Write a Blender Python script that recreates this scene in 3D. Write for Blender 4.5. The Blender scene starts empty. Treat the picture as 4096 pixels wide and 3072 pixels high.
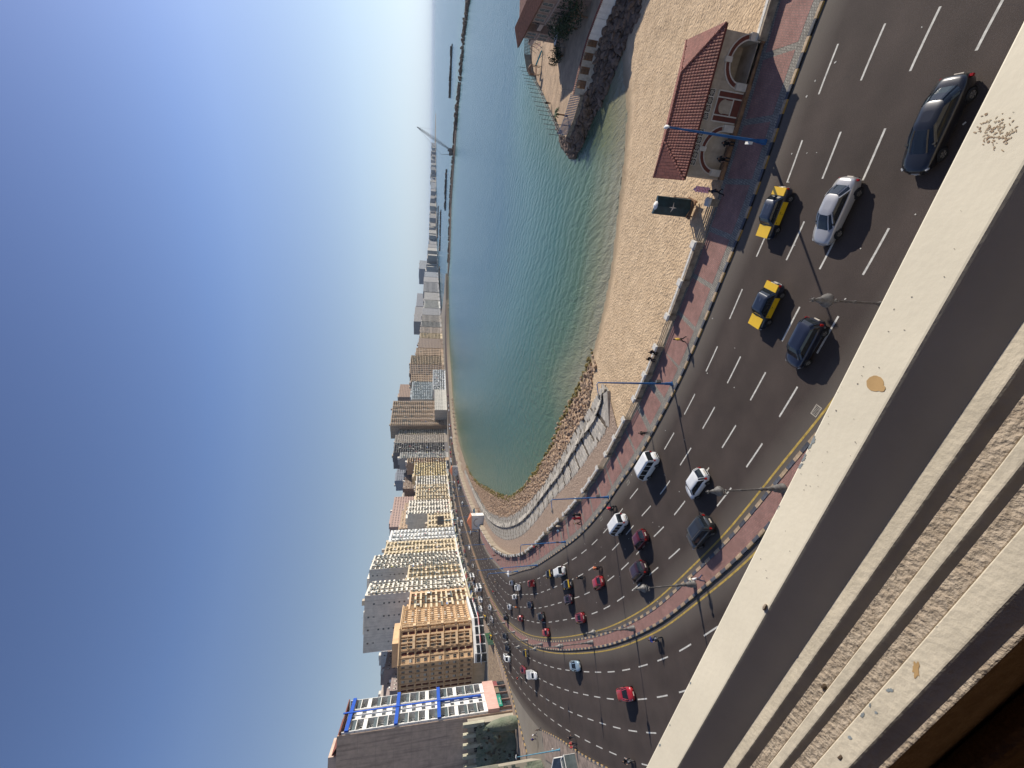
import bpy, bmesh, math, random
import numpy as np
from mathutils import Vector, Matrix
R = random.Random(7)
S = bpy.context.scene
COL = S.collection
PI = math.pi
rad = math.radians
# ------------------------------------------------------------------ camera
H = 29.0
FX = 1640.0
TH = math.atan(335/1640); RO = 0.0143
Fv = np.array([0, math.cos(TH), -math.sin(TH)])
D0 = np.array([0, -math.sin(TH), -math.cos(TH)])
R0 = np.array([1.0, 0, 0])
UU = math.cos(RO)*R0 - math.sin(RO)*D0          # picture "up" (the photo lies on its side)
VV = math.sin(RO)*R0 + math.cos(RO)*D0          # picture "right" = towards the ground
cam_d = bpy.data.cameras.new('camera'); cam = bpy.data.objects.new('camera', cam_d); COL.objects.link(cam)
m = Matrix.Identity(4)
for i in range(3):
    m[i][0] = VV[i]; m[i][1] = UU[i]; m[i][2] = -Fv[i]
m[2][3] = H
cam.matrix_world = m
cam_d.sensor_width = 36; cam_d.lens = FX/4096*36; cam_d.clip_end = 60000; cam_d.clip_start = .05
S.camera = cam
def G(x, y, z=0.0):                              # ground point seen at a measured spot of the plan survey
    r = Fv + UU*((1536-y)/FX) + VV*((x-2048)/FX)
    p = r*((z-H)/r[2]); return (float(p[0]), float(p[1]))
# ------------------------------------------------------------------ light
SUN_AZ, SUN_EL = rad(69.5), rad(28.3)
w = bpy.data.worlds.new('World'); S.world = w; w.use_nodes = True
nt = w.node_tree; bg = nt.nodes['Background']
sky = nt.nodes.new('ShaderNodeTexSky'); sky.sky_type = 'NISHITA'; sky.sun_disc = False
sky.sun_elevation = SUN_EL; sky.sun_rotation = SUN_AZ
sky.air_density = 1.0; sky.dust_density = 0.35; sky.ozone_density = 2.5; sky.altitude = 30
# milky sea air: the lowest part of the sky loses its yellow all the way round
wtc = nt.nodes.new('ShaderNodeTexCoord'); wsx = nt.nodes.new('ShaderNodeSeparateXYZ'); nt.links.new(wtc.outputs['Generated'], wsx.inputs[0])
wmr = nt.nodes.new('ShaderNodeMapRange'); wmr.inputs[1].default_value = 0; wmr.inputs[2].default_value = .42; wmr.inputs[3].default_value = .92; wmr.inputs[4].default_value = 0; nt.links.new(wsx.outputs['Z'], wmr.inputs[0])
wbw = nt.nodes.new('ShaderNodeRGBToBW'); nt.links.new(sky.outputs[0], wbw.inputs[0])
wcb = nt.nodes.new('ShaderNodeMixRGB'); wcb.blend_type = 'MULTIPLY'; wcb.inputs[0].default_value = 1; wcb.inputs[2].default_value = (.80,.95,1.0,1); nt.links.new(wbw.outputs[0], wcb.inputs[1])
wmx = nt.nodes.new('ShaderNodeMixRGB'); nt.links.new(wmr.outputs[0], wmx.inputs[0]); nt.links.new(sky.outputs[0], wmx.inputs[1]); nt.links.new(wcb.outputs[0], wmx.inputs[2])
whs = nt.nodes.new('ShaderNodeMixRGB'); whs.blend_type = 'MULTIPLY'; whs.inputs[0].default_value = 1; 
wr2 = nt.nodes.new('ShaderNodeValToRGB'); nt.links.new(wsx.outputs['Z'], wr2.inputs[0]); wr2.color_ramp.elements[0].position = .0; wr2.color_ramp.elements[0].color = (.60,.63,.66,1); wr2.color_ramp.elements[1].position = .66; wr2.color_ramp.elements[1].color = (.72,.70,.80,1)
we = wr2.color_ramp.elements.new(.36); we.color = (.88,.90,.98,1); we = wr2.color_ramp.elements.new(.14); we.color = (.76,.81,.87,1)
wsc = nt.nodes.new('ShaderNodeMixRGB'); wsc.blend_type = 'MULTIPLY'; wsc.inputs[0].default_value = 1; wsc.inputs[2].default_value = (1.47,1.41,1.47,1); nt.links.new(wr2.outputs[0], wsc.inputs[1]); nt.links.new(wsc.outputs[0], whs.inputs[2])
nt.links.new(wmx.outputs[0], whs.inputs[1]); nt.links.new(whs.outputs[0], bg.inputs[0]); bg.inputs[1].default_value = 0.085
sd = bpy.data.lights.new('sun', 'SUN'); sd.energy = 5.0; sd.angle = rad(0.5); sd.color = (1, .93, .82)
so = bpy.data.objects.new('sun', sd); COL.objects.link(so)
sv = Vector((math.sin(SUN_AZ)*math.cos(SUN_EL), math.cos(SUN_AZ)*math.cos(SUN_EL), math.sin(SUN_EL)))
so.rotation_euler = sv.to_track_quat('Z', 'Y').to_euler(); so.location = (200, 80, 200)
S.view_settings.view_transform = 'Standard'; S.view_settings.look = 'None'
S.view_settings.exposure = 0.25; S.view_settings.gamma = 1; S.view_settings.use_curve_mapping = False
# ------------------------------------------------------------------ helpers
def mat(name, col, rough=.8, metal=0., var=.12, scale=3., bump=0., bscale=40., streak=0., spec=.3, col2=None, coat=0., rnd=0., detail=6):
    m = bpy.data.materials.new(name); m.use_nodes = True
    n = m.node_tree; b = n.nodes['Principled BSDF']; L = n.links
    b.inputs['Roughness'].default_value = rough; b.inputs['Metallic'].default_value = metal
    b.inputs['Specular IOR Level'].default_value = spec; b.inputs['Coat Weight'].default_value = coat
    b.inputs['Coat Roughness'].default_value = .08
    tc = n.nodes.new('ShaderNodeTexCoord')
    c = (*col, 1)
    if var > 0 or col2:
        nz = n.nodes.new('ShaderNodeTexNoise'); nz.inputs['Scale'].default_value = scale; nz.inputs['Detail'].default_value = detail
        nz.inputs['Roughness'].default_value = .65
        L.new(tc.outputs['Object'], nz.inputs['Vector'])
        rp = n.nodes.new('ShaderNodeValToRGB')
        rp.color_ramp.elements[0].position = .32; rp.color_ramp.elements[1].position = .68
        lo = col2 if col2 else tuple(max(0, v*(1-2*var)) for v in col)
        rp.color_ramp.elements[0].color = (*lo, 1)
        rp.color_ramp.elements[1].color = c if col2 else (*[min(1, v*(1+var)) for v in col], 1)
        L.new(nz.outputs['Fac'], rp.inputs[0]); out = rp.outputs[0]
        if streak > 0:
            mp = n.nodes.new('ShaderNodeMapping'); mp.inputs['Scale'].default_value = (1.3, 1.3, .07)
            L.new(tc.outputs['Object'], mp.inputs[0])
            n2 = n.nodes.new('ShaderNodeTexNoise'); n2.inputs['Scale'].default_value = 1.1; n2.inputs['Detail'].default_value = 5
            L.new(mp.outputs[0], n2.inputs['Vector'])
            mr = n.nodes.new('ShaderNodeMapRange'); mr.inputs[1].default_value = .5; mr.inputs[2].default_value = .75
            mr.inputs[3].default_value = 0; mr.inputs[4].default_value = streak
            L.new(n2.outputs['Fac'], mr.inputs[0])
            mx = n.nodes.new('ShaderNodeMixRGB'); mx.inputs[2].default_value = (.12, .09, .07, 1)
            L.new(mr.outputs[0], mx.inputs[0]); L.new(out, mx.inputs[1]); out = mx.outputs[0]
        if rnd > 0:
            oi = n.nodes.new('ShaderNodeObjectInfo'); hs = n.nodes.new('ShaderNodeHueSaturation')
            mr = n.nodes.new('ShaderNodeMapRange'); mr.inputs[3].default_value = 1-rnd; mr.inputs[4].default_value = 1+rnd
            L.new(oi.outputs['Random'], mr.inputs[0]); L.new(mr.outputs[0], hs.inputs['Value']); L.new(out, hs.inputs['Color']); out = hs.outputs[0]
        L.new(out, b.inputs['Base Color'])
    else:
        b.inputs['Base Color'].default_value = c
    if bump > 0:
        n3 = n.nodes.new('ShaderNodeTexNoise'); n3.inputs['Scale'].default_value = bscale; n3.inputs['Detail'].default_value = 8
        L.new(tc.outputs['Object'], n3.inputs['Vector'])
        bp = n.nodes.new('ShaderNodeBump'); bp.inputs['Strength'].default_value = bump; bp.inputs['Distance'].default_value = .3/bscale*6
        L.new(n3.outputs['Fac'], bp.inputs['Height']); L.new(bp.outputs[0], b.inputs['Normal'])
    return m
class MB:
    def __init__(s): s.v = []; s.f = []; s.m = []; s.sm = []
    def add(s, vs, fs, mi=0, smooth=False):
        o = len(s.v); s.v += [tuple(map(float, v)) for v in vs]
        for f in fs: s.f.append(tuple(i+o for i in f)); s.m.append(mi); s.sm.append(smooth)
        return s
    def box(s, x0, y0, z0, x1, y1, z1, mi=0, top=None):
        s.add([(x0,y0,z0),(x1,y0,z0),(x1,y1,z0),(x0,y1,z0),(x0,y0,z1),(x1,y0,z1),(x1,y1,z1),(x0,y1,z1)],
              [(0,3,2,1),(0,1,5,4),(1,2,6,5),(2,3,7,6),(3,0,4,7)], mi)
        s.add([(x0,y0,z1),(x1,y0,z1),(x1,y1,z1),(x0,y1,z1)], [(0,1,2,3)], mi if top is None else top); return s
    def obox(s, c, sx, sy, z0, z1, a, mi=0, top=None, skew=0):       # oriented box: centre, half sizes, z range, angle
        ca, sa = math.cos(a), math.sin(a); P = []
        for z in (z0, z1):
            for u, v in ((-sx,-sy),(sx,-sy),(sx,sy),(-sx,sy)):
                P.append((c[0]+u*ca-v*sa, c[1]+u*sa+v*ca, z))
        s.add(P, [(0,3,2,1),(0,1,5,4),(1,2,6,5),(2,3,7,6),(3,0,4,7)], mi); s.add(P[4:], [(0,1,2,3)], mi if top is None else top); return s
    def prism(s, poly, z0, z1, mi=0, top=None):
        n = len(poly); a = sum(poly[i][0]*poly[(i+1)%n][1]-poly[(i+1)%n][0]*poly[i][1] for i in range(n))
        if a < 0: poly = poly[::-1]
        vs = [(p[0],p[1],z0) for p in poly]+[(p[0],p[1],z1) for p in poly]
        s.add(vs, [(i,(i+1)%n,(i+1)%n+n,i+n) for i in range(n)]+[tuple(range(n-1,-1,-1))], mi)
        s.add([(p[0],p[1],z1) for p in poly], [tuple(range(n))], mi if top is None else top); return s
    def tube(s, pts, rs, n=8, mi=0, smooth=True, cap=True):
        pts = [Vector(p) for p in pts]
        if not hasattr(rs, '__len__'): rs = [rs]*len(pts)
        vs = []; fs = []
        for i, p in enumerate(pts):
            t = (pts[min(i+1,len(pts)-1)]-pts[max(i-1,0)]).normalized()
            a = Vector((1,0,0)) if abs(t.x) < .8 else Vector((0,1,0))
            u = t.cross(a).normalized(); w2 = t.cross(u)
            for k in range(n):
                an = 2*PI*k/n; vs.append(p+(u*math.cos(an)+w2*math.sin(an))*rs[i])
        for i in range(len(pts)-1):
            for k in range(n):
                fs.append((i*n+k, i*n+(k+1)%n, (i+1)*n+(k+1)%n, (i+1)*n+k))
        s.add(vs, fs, mi, smooth)
        if cap:
            s.add(vs[:n], [tuple(range(n-1,-1,-1))], mi); s.add(vs[-n:], [tuple(range(n))], mi)
        return s
    def lathe(s, prof, n=12, c=(0,0), mi=0, smooth=True):            # prof: (radius, z)
        vs = []; fs = []
        for r, z in prof:
            for k in range(n): a = 2*PI*k/n; vs.append((c[0]+r*math.cos(a), c[1]+r*math.sin(a), z))
        for i in range(len(prof)-1):
            for k in range(n): fs.append((i*n+k, i*n+(k+1)%n, (i+1)*n+(k+1)%n, (i+1)*n+k))
        s.add(vs, fs, mi, smooth); return s
    def mesh(s, name, mats):
        me = bpy.data.meshes.new(name); me.from_pydata(s.v, [], s.f)
        me.polygons.foreach_set('material_index', s.m); me.polygons.foreach_set('use_smooth', s.sm)
        for q in (mats if isinstance(mats, (list, tuple)) else [mats]): me.materials.append(q)
        me.update(); return me
    def build(s, name, mats, parent=None, **k): return obj(name, s.mesh(name, mats), parent, **k)
def obj(name, me, parent=None, loc=None, rot=None, scale=None, label=None, cat=None, group=None, kind=None):
    o = bpy.data.objects.new(name, me); COL.objects.link(o)
    if parent is not None: o.parent = parent
    if loc is not None: o.location = loc
    if rot is not None: o.rotation_euler = rot if hasattr(rot, '__len__') else (0,0,rot)
    if scale is not None: o.scale = scale if hasattr(scale, '__len__') else (scale,)*3
    return tag(o, label, cat, group, kind)
def tag(o, label=None, cat=None, group=None, kind=None):
    if label: o['label'] = label
    if cat: o['category'] = cat
    if group: o['group'] = group
    if kind: o['kind'] = kind
    return o
def empty(name, loc=(0,0,0), rz=0, **k):
    return obj(name, None, loc=loc, rot=rz, **k)
def copy_tree(o, parent=None):
    c = o.copy(); COL.objects.link(c); c.parent = parent
    for ch in list(o.children): copy_tree(ch, c)
    return c
def catmull(pts, step):
    P = np.array(pts, float); P = np.vstack([2*P[0]-P[1], P, 2*P[-1]-P[-2]]); out = []
    for i in range(1, len(P)-2):
        n = max(1, int(np.linalg.norm(P[i+1]-P[i])/step*2))
        for k in range(n):
            t = k/n; a, b, c, d = P[i-1], P[i], P[i+1], P[i+2]
            out.append(.5*((2*b)+(-a+c)*t+(2*a-5*b+4*c-d)*t*t+(-a+3*b-3*c+d)*t**3))
    out.append(P[-2]); return resample(np.array(out), step)
def resample(P, step=None, n=None):
    P = np.array(P, float); d = np.r_[0, np.cumsum(np.linalg.norm(np.diff(P, axis=0), axis=1))]
    k = n if n else max(2, int(d[-1]/step)+1)
    t = np.linspace(0, d[-1], k)
    return np.c_[np.interp(t, d, P[:,0]), np.interp(t, d, P[:,1])]
def smooth(P, w):
    k = w; Q = P.copy()
    for i in range(len(P)):
        h = min(k, i, len(P)-1-i); Q[i] = P[i-h:i+h+1].mean(axis=0)
    return Q
def tangents(P):
    t = np.gradient(P, axis=0); return t/np.linalg.norm(t, axis=1)[:,None]
def offset(P, d):                                # + = left of travel
    t = tangents(P); n = np.c_[-t[:,1], t[:,0]]
    return P+n*(np.array(d)[:,None] if hasattr(d,'__len__') else d)
def dist_to(P, Q):                               # distance of points P (n,2) to polyline Q and signed side
    best = np.full(len(P), 1e9); side = np.zeros(len(P)); ar = np.zeros(len(P)); s0 = 0.
    for i in range(len(Q)-1):
        a, b = Q[i], Q[i+1]; ab = b-a; L = np.dot(ab, ab)
        if L < 1e-9: continue
        t = np.clip(((P-a)@ab)/L, 0, 1); c = a+t[:,None]*ab; e = P-c; d = np.hypot(e[:,0], e[:,1])
        m_ = d < best-1e-6; best[m_] = d[m_]; side[m_] = np.sign(ab[0]*e[:,1]-ab[1]*e[:,0])[m_]; ar[m_] = (s0+t*math.sqrt(L))[m_]
        s0 += math.sqrt(L)
    return best, side, ar
def poly_mesh(name, pts, z, mats, **k):
    from mathutils.geometry import tessellate_polygon
    v = [Vector((p[0], p[1], z)) for p in pts]
    tr = tessellate_polygon([v]); mb = MB()
    fs = []
    for a, b, c in tr:
        ar = (v[b]-v[a]).cross(v[c]-v[a]).z
        fs.append((a,b,c) if ar > 0 else (a,c,b))
    mb.add(v, fs); return mb.build(name, mats, **k)
def strip(mb, A, B, za, zb=None, mi=0):
    zb = za if zb is None else zb
    n = len(A); za = za if hasattr(za,'__len__') else [za]*n; zb = zb if hasattr(zb,'__len__') else [zb]*n
    vs = [(A[i][0],A[i][1],za[i]) for i in range(n)]+[(B[i][0],B[i][1],zb[i]) for i in range(n)]
    fs = []
    for i in range(n-1):
        a = np.array(A[i+1])-np.array(A[i]); b = np.array(B[i])-np.array(A[i])
        fs.append((i,i+1,n+i+1,n+i) if a[0]*b[1]-a[1]*b[0] > 0 else (i,n+i,n+i+1,i+1))
    mb.add(vs, fs, mi)
# ------------------------------------------------------------------ surveyed lines (plan metres)
K_ = [(95,-16),(62,4.5),(45,15.4),(29.4,25.7),(25.0,28.3),(22.0,29.9),(17.8,31.8),(14.1,34.2),(12.2,35.5),(9.3,37.3),(6.6,38.9),(4.7,40.3),(3.0,41.5),(-0.4,43.9),(-4.1,47.1),(-8.2,50.6),(-10.8,53.2),(-12.5,55.2),(-15.0,58.0),(-18.9,61.9),(-21.8,65.3),(-26.2,70.7),(-30.8,77.2),(-33.5,81.4),(-43.3,97.1),(-51,110),(-54.5,117),(-60,127.5),(-68,143),(-73,158),(-79,182),(-82,199),(-83.5,215),(-84,232),(-85,260),(-87,305),(-87,355),(-83,401),(-73,463),(-58,514),(-38,560),(-5,610),(40,675),(90,720),(150,760)]
W_ = [(95,1),(62,15),(45,24.0),(33.2,30.1),(30.7,31.3),(20.8,36.3),(16,39.2),(10.1,43.2),(7.9,44.9),(2.4,48.7),(0.9,50.1),(-2.2,52.6),(-5.3,55.7),(-8.2,58.5),(-11.3,61.5),(-13.8,64.4),(-16.5,67.6),(-19.2,70.9),(-21.8,74.1),(-26.4,80.7),(-30.9,87.5),(-35.6,95.1),(-41,103),(-46.5,112),(-51,120),(-56,131),(-61,143),(-66,158),(-71,176),(-74,193),(-76.5,212),(-78,226),(-80,260),(-81.5,305),(-81,355),(-77,399),(-68,460),(-53,510),(-33,555),(0,605),(45,668),(94,713),(150,750)]
Mn_ = [(75,-26),(40,-5),(20,9.0),(8,17.6),(0,23.3),(-5.1,27.3),(-7.3,29.1),(-9.9,31.1),(-12.3,32.9),(-15.0,35.2),(-17.9,37.8),(-22.1,41.8),(-27.0,46.4),(-31.2,51.0),(-35.7,56.4),(-40.7,62.9),(-46.2,70.8),(-52.8,80.7),(-58.2,89.2),(-64.0,98.9),(-71,111.5),(-78,126),(-84,140.5),(-89.3,155),(-93.3,170),(-97,187),(-100,208),(-102.5,234),(-105.5,268),(-107.5,308),(-108,357),(-104.5,401),(-95,463),(-79,516),(-58,566),(-24,620),(20,685),(72,735),(135,778)]
K = smooth(catmull(K_, 1.0), 4); W = smooth(catmull(W_, 1.0), 3); Mn = smooth(catmull(Mn_, 1.0), 4)
ys = Mn[:,1]
mw = np.interp(ys, [-30,30,50,90,130,170,900], [2.3,2.1,1.9,1.85,1.8,1.7,1.6])
Ms = offset(Mn, mw)                                # travel is away from the camera, left = land side
Sk_ = [(0,-8),(-20,12),(-40,33),(-50,45.5),(-60.9,60.7),(-67.2,69.9),(-71.3,76.2),(-75.9,83.6),(-81.9,92.5),(-85.9,98.2)]
Sk = smooth(catmull(Sk_, 1.0), 3)
Sk2_ = [(-104.6,113.5),(-104.6,126),(-104.6,140),(-105.5,151),(-108,162),(-111.5,178),(-115,196),(-118,214),(-121,238),(-124.5,270),(-127,308),(-127.5,357),(-124,404),(-114,468),(-97,524),(-75,577),(-42,632),(4,698),(58,750),(125,796)]
Sk2 = smooth(catmull(Sk2_, 1.0), 3)
SH_ = [(95,43),(80,62),(70,66.5),(58.2,69.5),(54.1,68.1),(50.8,67.1),(45.5,66.8),(39.9,68.0),(36.2,68.8),(30.1,70.4),(25.3,71.3),(18.9,73.6),(14.0,76.1),(8.8,79.3),(4.1,82.9),(-1.5,89.8),(-8.1,99.4),(-17,109),(-25,121),(-37,142),(-46,164),(-52,190),(-58,225),(-66,270),(-71,320),(-71,370),(-69,404),(-62,465),(-48,515),(-28,562),(5,618),(60,705),(145,745),(205,772),(223,718),(300,700),(322,658),(352,590),(372,572)]
SHp = smooth(catmull(SH_, 2.0), 2)
# ------------------------------------------------------------------ materials
M = {}
def asphalt():
    m = mat('asphalt', (.057,.043,.036), .85, var=.13, scale=.16, bump=.25, bscale=25, spec=.25)
    n = m.node_tree; L = n.links; b = n.nodes['Principled BSDF']
    src = b.inputs['Base Color'].links[0].from_socket
    tc = n.nodes.new('ShaderNodeTexCoord'); g = n.nodes.new('ShaderNodeTexNoise'); g.inputs['Scale'].default_value = 14; g.inputs['Detail'].default_value = 8
    L.new(tc.outputs['Object'], g.inputs['Vector'])
    mx = n.nodes.new('ShaderNodeMixRGB'); mx.blend_type = 'OVERLAY'; mx.inputs[0].default_value = .45
    L.new(src, mx.inputs[1]); L.new(g.outputs['Fac'], mx.inputs[2])
    # long dark tar seams
    vo = n.nodes.new('ShaderNodeTexVoronoi'); vo.feature = 'DISTANCE_TO_EDGE'; vo.inputs['Scale'].default_value = .045
    nz = n.nodes.new('ShaderNodeTexNoise'); nz.inputs['Scale'].default_value = .3; L.new(tc.outputs['Object'], nz.inputs['Vector'])
    ad = n.nodes.new('ShaderNodeVectorMath'); ad.operation = 'MULTIPLY_ADD'; ad.inputs[1].default_value = (4,4,4); L.new(nz.outputs['Color'], ad.inputs[0]); L.new(tc.outputs['Object'], ad.inputs[2])
    L.new(ad.outputs[0], vo.inputs['Vector'])
    mr = n.nodes.new('ShaderNodeMapRange'); mr.inputs[1].default_value = 0; mr.inputs[2].default_value = .0022; mr.inputs[3].default_value = .4; mr.inputs[4].default_value = 0
    L.new(vo.outputs['Distance'], mr.inputs[0])
    m2 = n.nodes.new('ShaderNodeMixRGB'); m2.inputs[2].default_value = (.035,.03,.028,1)
    L.new(mr.outputs[0], m2.inputs[0]); L.new(mx.outputs[0], m2.inputs[1])
    # oil darkening and dusty lanes that follow the stored lane coordinate
    at = n.nodes.new('ShaderNodeAttribute'); at.attribute_name = 'lane'
    wv = n.nodes.new('ShaderNodeMath'); wv.operation = 'SINE'
    ml = n.nodes.new('ShaderNodeMath'); ml.operation = 'MULTIPLY'; ml.inputs[1].default_value = 2*PI/3.3; L.new(at.outputs['Fac'], ml.inputs[0]); L.new(ml.outputs[0], wv.inputs[0])
    m3 = n.nodes.new('ShaderNodeMapRange'); m3.inputs[1].default_value = -1; m3.inputs[2].default_value = 1; m3.inputs[3].default_value = .93; m3.inputs[4].default_value = 1.06
    L.new(wv.outputs[0], m3.inputs[0])
    hs = n.nodes.new('ShaderNodeHueSaturation'); L.new(m3.outputs[0], hs.inputs['Value']); L.new(m2.outputs[0], hs.inputs['Color'])
    # dust along the edges
    a2 = n.nodes.new('ShaderNodeAttribute'); a2.attribute_name = 'edge'
    mr2 = n.nodes.new('ShaderNodeMapRange'); mr2.inputs[1].default_value = 0; mr2.inputs[2].default_value = 2.6; mr2.inputs[3].default_value = .6; mr2.inputs[4].default_value = 0
    L.new(a2.outputs['Fac'], mr2.inputs[0])
    m4 = n.nodes.new('ShaderNodeMixRGB'); m4.inputs[2].default_value = (.16,.14,.115,1); L.new(mr2.outputs[0], m4.inputs[0]); L.new(hs.outputs[0], m4.inputs[1])
    L.new(m4.outputs[0], b.inputs['Base Color']); return m
M['asphalt'] = asphalt()
M['ground'] = mat('dusty_ground', (.25,.22,.18), .95, var=.2, scale=.02, bump=.2, bscale=3)
M['paint'] = mat('road_paint', (.55,.53,.47), .8, var=.18, scale=3.5)
M['ypaint'] = mat('yellow_paint', (.42,.29,.07), .8, var=.22, scale=2)
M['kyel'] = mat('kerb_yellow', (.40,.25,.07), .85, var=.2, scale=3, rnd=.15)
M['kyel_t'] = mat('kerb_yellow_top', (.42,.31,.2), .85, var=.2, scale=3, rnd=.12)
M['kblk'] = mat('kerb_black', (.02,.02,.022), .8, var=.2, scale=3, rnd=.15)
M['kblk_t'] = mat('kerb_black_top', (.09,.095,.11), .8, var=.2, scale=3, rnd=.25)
M['kcon'] = mat('bare_kerb', (.36,.32,.26), .9, var=.2, scale=3, rnd=.2)
def paver(name, c1, c2, mort, sc):
    m = mat(name, c1, .9, var=.1); n = m.node_tree; L = n.links; b = n.nodes['Principled BSDF']
    tc = n.nodes.new('ShaderNodeTexCoord')
    bt = n.nodes.new('ShaderNodeTexBrick'); bt.inputs['Scale'].default_value = sc; bt.inputs['Mortar Size'].default_value = .03
    bt.inputs['Color1'].default_value = (*c1,1); bt.inputs['Color2'].default_value = (*c2,1); bt.inputs['Mortar'].default_value = (*mort,1)
    bt.inputs['Brick Width'].default_value = .22; bt.inputs['Row Height'].default_value = .12
    nz0 = n.nodes.new('ShaderNodeTexNoise'); nz0.inputs['Scale'].default_value = 6; L.new(tc.outputs['Object'], nz0.inputs['Vector'])
    ad = n.nodes.new('ShaderNodeVectorMath'); ad.operation = 'MULTIPLY_ADD'; ad.inputs[1].default_value = (.12,.12,.12); L.new(nz0.outputs['Color'], ad.inputs[0]); L.new(tc.outputs['Object'], ad.inputs[2])
    L.new(ad.outputs[0], bt.inputs['Vector'])
    nz = n.nodes.new('ShaderNodeTexNoise'); nz.inputs['Scale'].default_value = .7; nz.inputs['Detail'].default_value = 8; nz.inputs['Roughness'].default_value = .7
    L.new(tc.outputs['Object'], nz.inputs['Vector'])
    mx = n.nodes.new('ShaderNodeMixRGB'); mx.blend_type = 'OVERLAY'; mx.inputs[0].default_value = .55
    L.new(bt.outputs['Color'], mx.inputs[1]); L.new(nz.outputs['Fac'], mx.inputs[2]); L.new(mx.outputs[0], b.inputs['Base Color'])
    bp = n.nodes.new('ShaderNodeBump'); bp.inputs['Strength'].default_value = .5; bp.inputs['Distance'].default_value = .02
    L.new(bt.outputs['Fac'], bp.inputs['Height']); bp.invert = True; L.new(bp.outputs[0], b.inputs['Normal']); return m
M['red_pav'] = paver('red_paving', (.37,.18,.145), (.28,.135,.11), (.2,.13,.11), 1.0)
M['grey_pav'] = paver('grey_cobbles', (.36,.33,.28), (.24,.22,.19), (.13,.12,.1), .9)
M['stone'] = mat('old_stone', (.33,.27,.2), .9, var=.25, scale=2, bump=.3, bscale=15, streak=.4)
M['stone_w'] = mat('whitewashed_stone', (.62,.59,.53), .9, var=.18, scale=3, bump=.3, bscale=15)
M['slab'] = mat('concrete_slab', (.43,.39,.33), .92, var=.18, scale=1.2, bump=.3, bscale=10, rnd=.22)
M['gravel'] = mat('gravel', (.44,.33,.25), .95, col2=(.2,.14,.10), scale=2.6, bump=1., bscale=4, detail=9)
M['rock'] = mat('brown_rock', (.46,.33,.225), .95, col2=(.24,.155,.10), scale=1.2, bump=.7, bscale=5, rnd=.35)
M['rock_d'] = mat('dark_rock', (.24,.165,.12), .9, col2=(.10,.07,.05), scale=1.5, bump=.7, bscale=5, rnd=.35)
M['algae'] = mat('algae_rock', (.23,.17,.04), .8, col2=(.08,.06,.02), scale=3, bump=.5, bscale=6)
M['steel'] = mat('grey_iron', (.17,.16,.15), .5, .3, var=.2, scale=6)
M['blue_st'] = mat('blue_paint_steel', (.03,.12,.30), .45, 0, var=.15, scale=2)
M['lblue'] = mat('pale_blue_steel', (.12,.3,.4), .5, 0, var=.15, scale=2)
M['glass_lamp'] = mat('frosted_glass', (.6,.6,.56), .3, 0, var=0)
M['white'] = mat('white_plaster', (.74,.72,.67), .8, var=.06, scale=1, streak=.15)
M['dark'] = mat('dark_void', (.02,.02,.02), .8, var=0)
M['black'] = mat('black_rubber', (.012,.012,.013), .7, var=0)
M['glass'] = mat('dark_glass', (.012,.016,.02), .05, 0, var=0, spec=.6)
M['win'] = mat('window_glass', (.03,.038,.045), .12, 0, var=.5, scale=.4, spec=.6)
M['chrome'] = mat('bright_metal', (.55,.55,.55), .25, .9, var=0)
M['lred'] = mat('red_lens', (.22,.008,.008), .2, 0, var=0)
M['lwhite'] = mat('clear_lens', (.32,.33,.34), .12, 0, var=0)
M['tile'] = mat('red_roof_tile', (.27,.10,.07), .75, var=.2, scale=3, rnd=.25, bump=.2, bscale=20)
M['tile_d'] = mat('tile_bed', (.12,.035,.028), .9, var=.15, scale=3)
M['maroon'] = mat('maroon_trim', (.14,.042,.028), .8, var=.1, scale=2)
M['cream'] = mat('kiosk_plaster', (.43,.35,.26), .85, var=.12, scale=1.2, streak=.35, bump=.1, bscale=12)
M['cream_l'] = mat('pale_trim', (.56,.50,.42), .85, var=.1, scale=2)
M['rust'] = mat('rusty_stone', (.27,.15,.08), .9, var=.25, scale=1.5)
def car_paint(name, c, metal=.35, rough=.32, coat=.8): return mat(name, c, rough, metal, var=.03, scale=1, spec=.5, coat=coat)
CP = dict(black=car_paint('paint_black', (.014,.014,.016)), navy=car_paint('paint_navy', (.018,.022,.04)), silver=car_paint('paint_silver', (.42,.41,.40)),
          white=car_paint('paint_white', (.72,.72,.70), 0), grey=car_paint('paint_dark_grey', (.04,.042,.043)), maroon=car_paint('paint_maroon', (.13,.012,.016)),
          red=car_paint('paint_red', (.36,.014,.018), .1), brown=car_paint('paint_aubergine', (.055,.02,.026)), ltblue=car_paint('paint_light_blue', (.30,.40,.46)),
          yellow=car_paint('paint_yellow', (.68,.42,.008), 0, .4), dkblue=car_paint('paint_dark_blue', (.008,.014,.03), .1, .4), silver2=car_paint('paint_pale_silver', (.52,.54,.56)),
          darkred=car_paint('paint_dark_red', (.22,.012,.016), .2))
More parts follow.
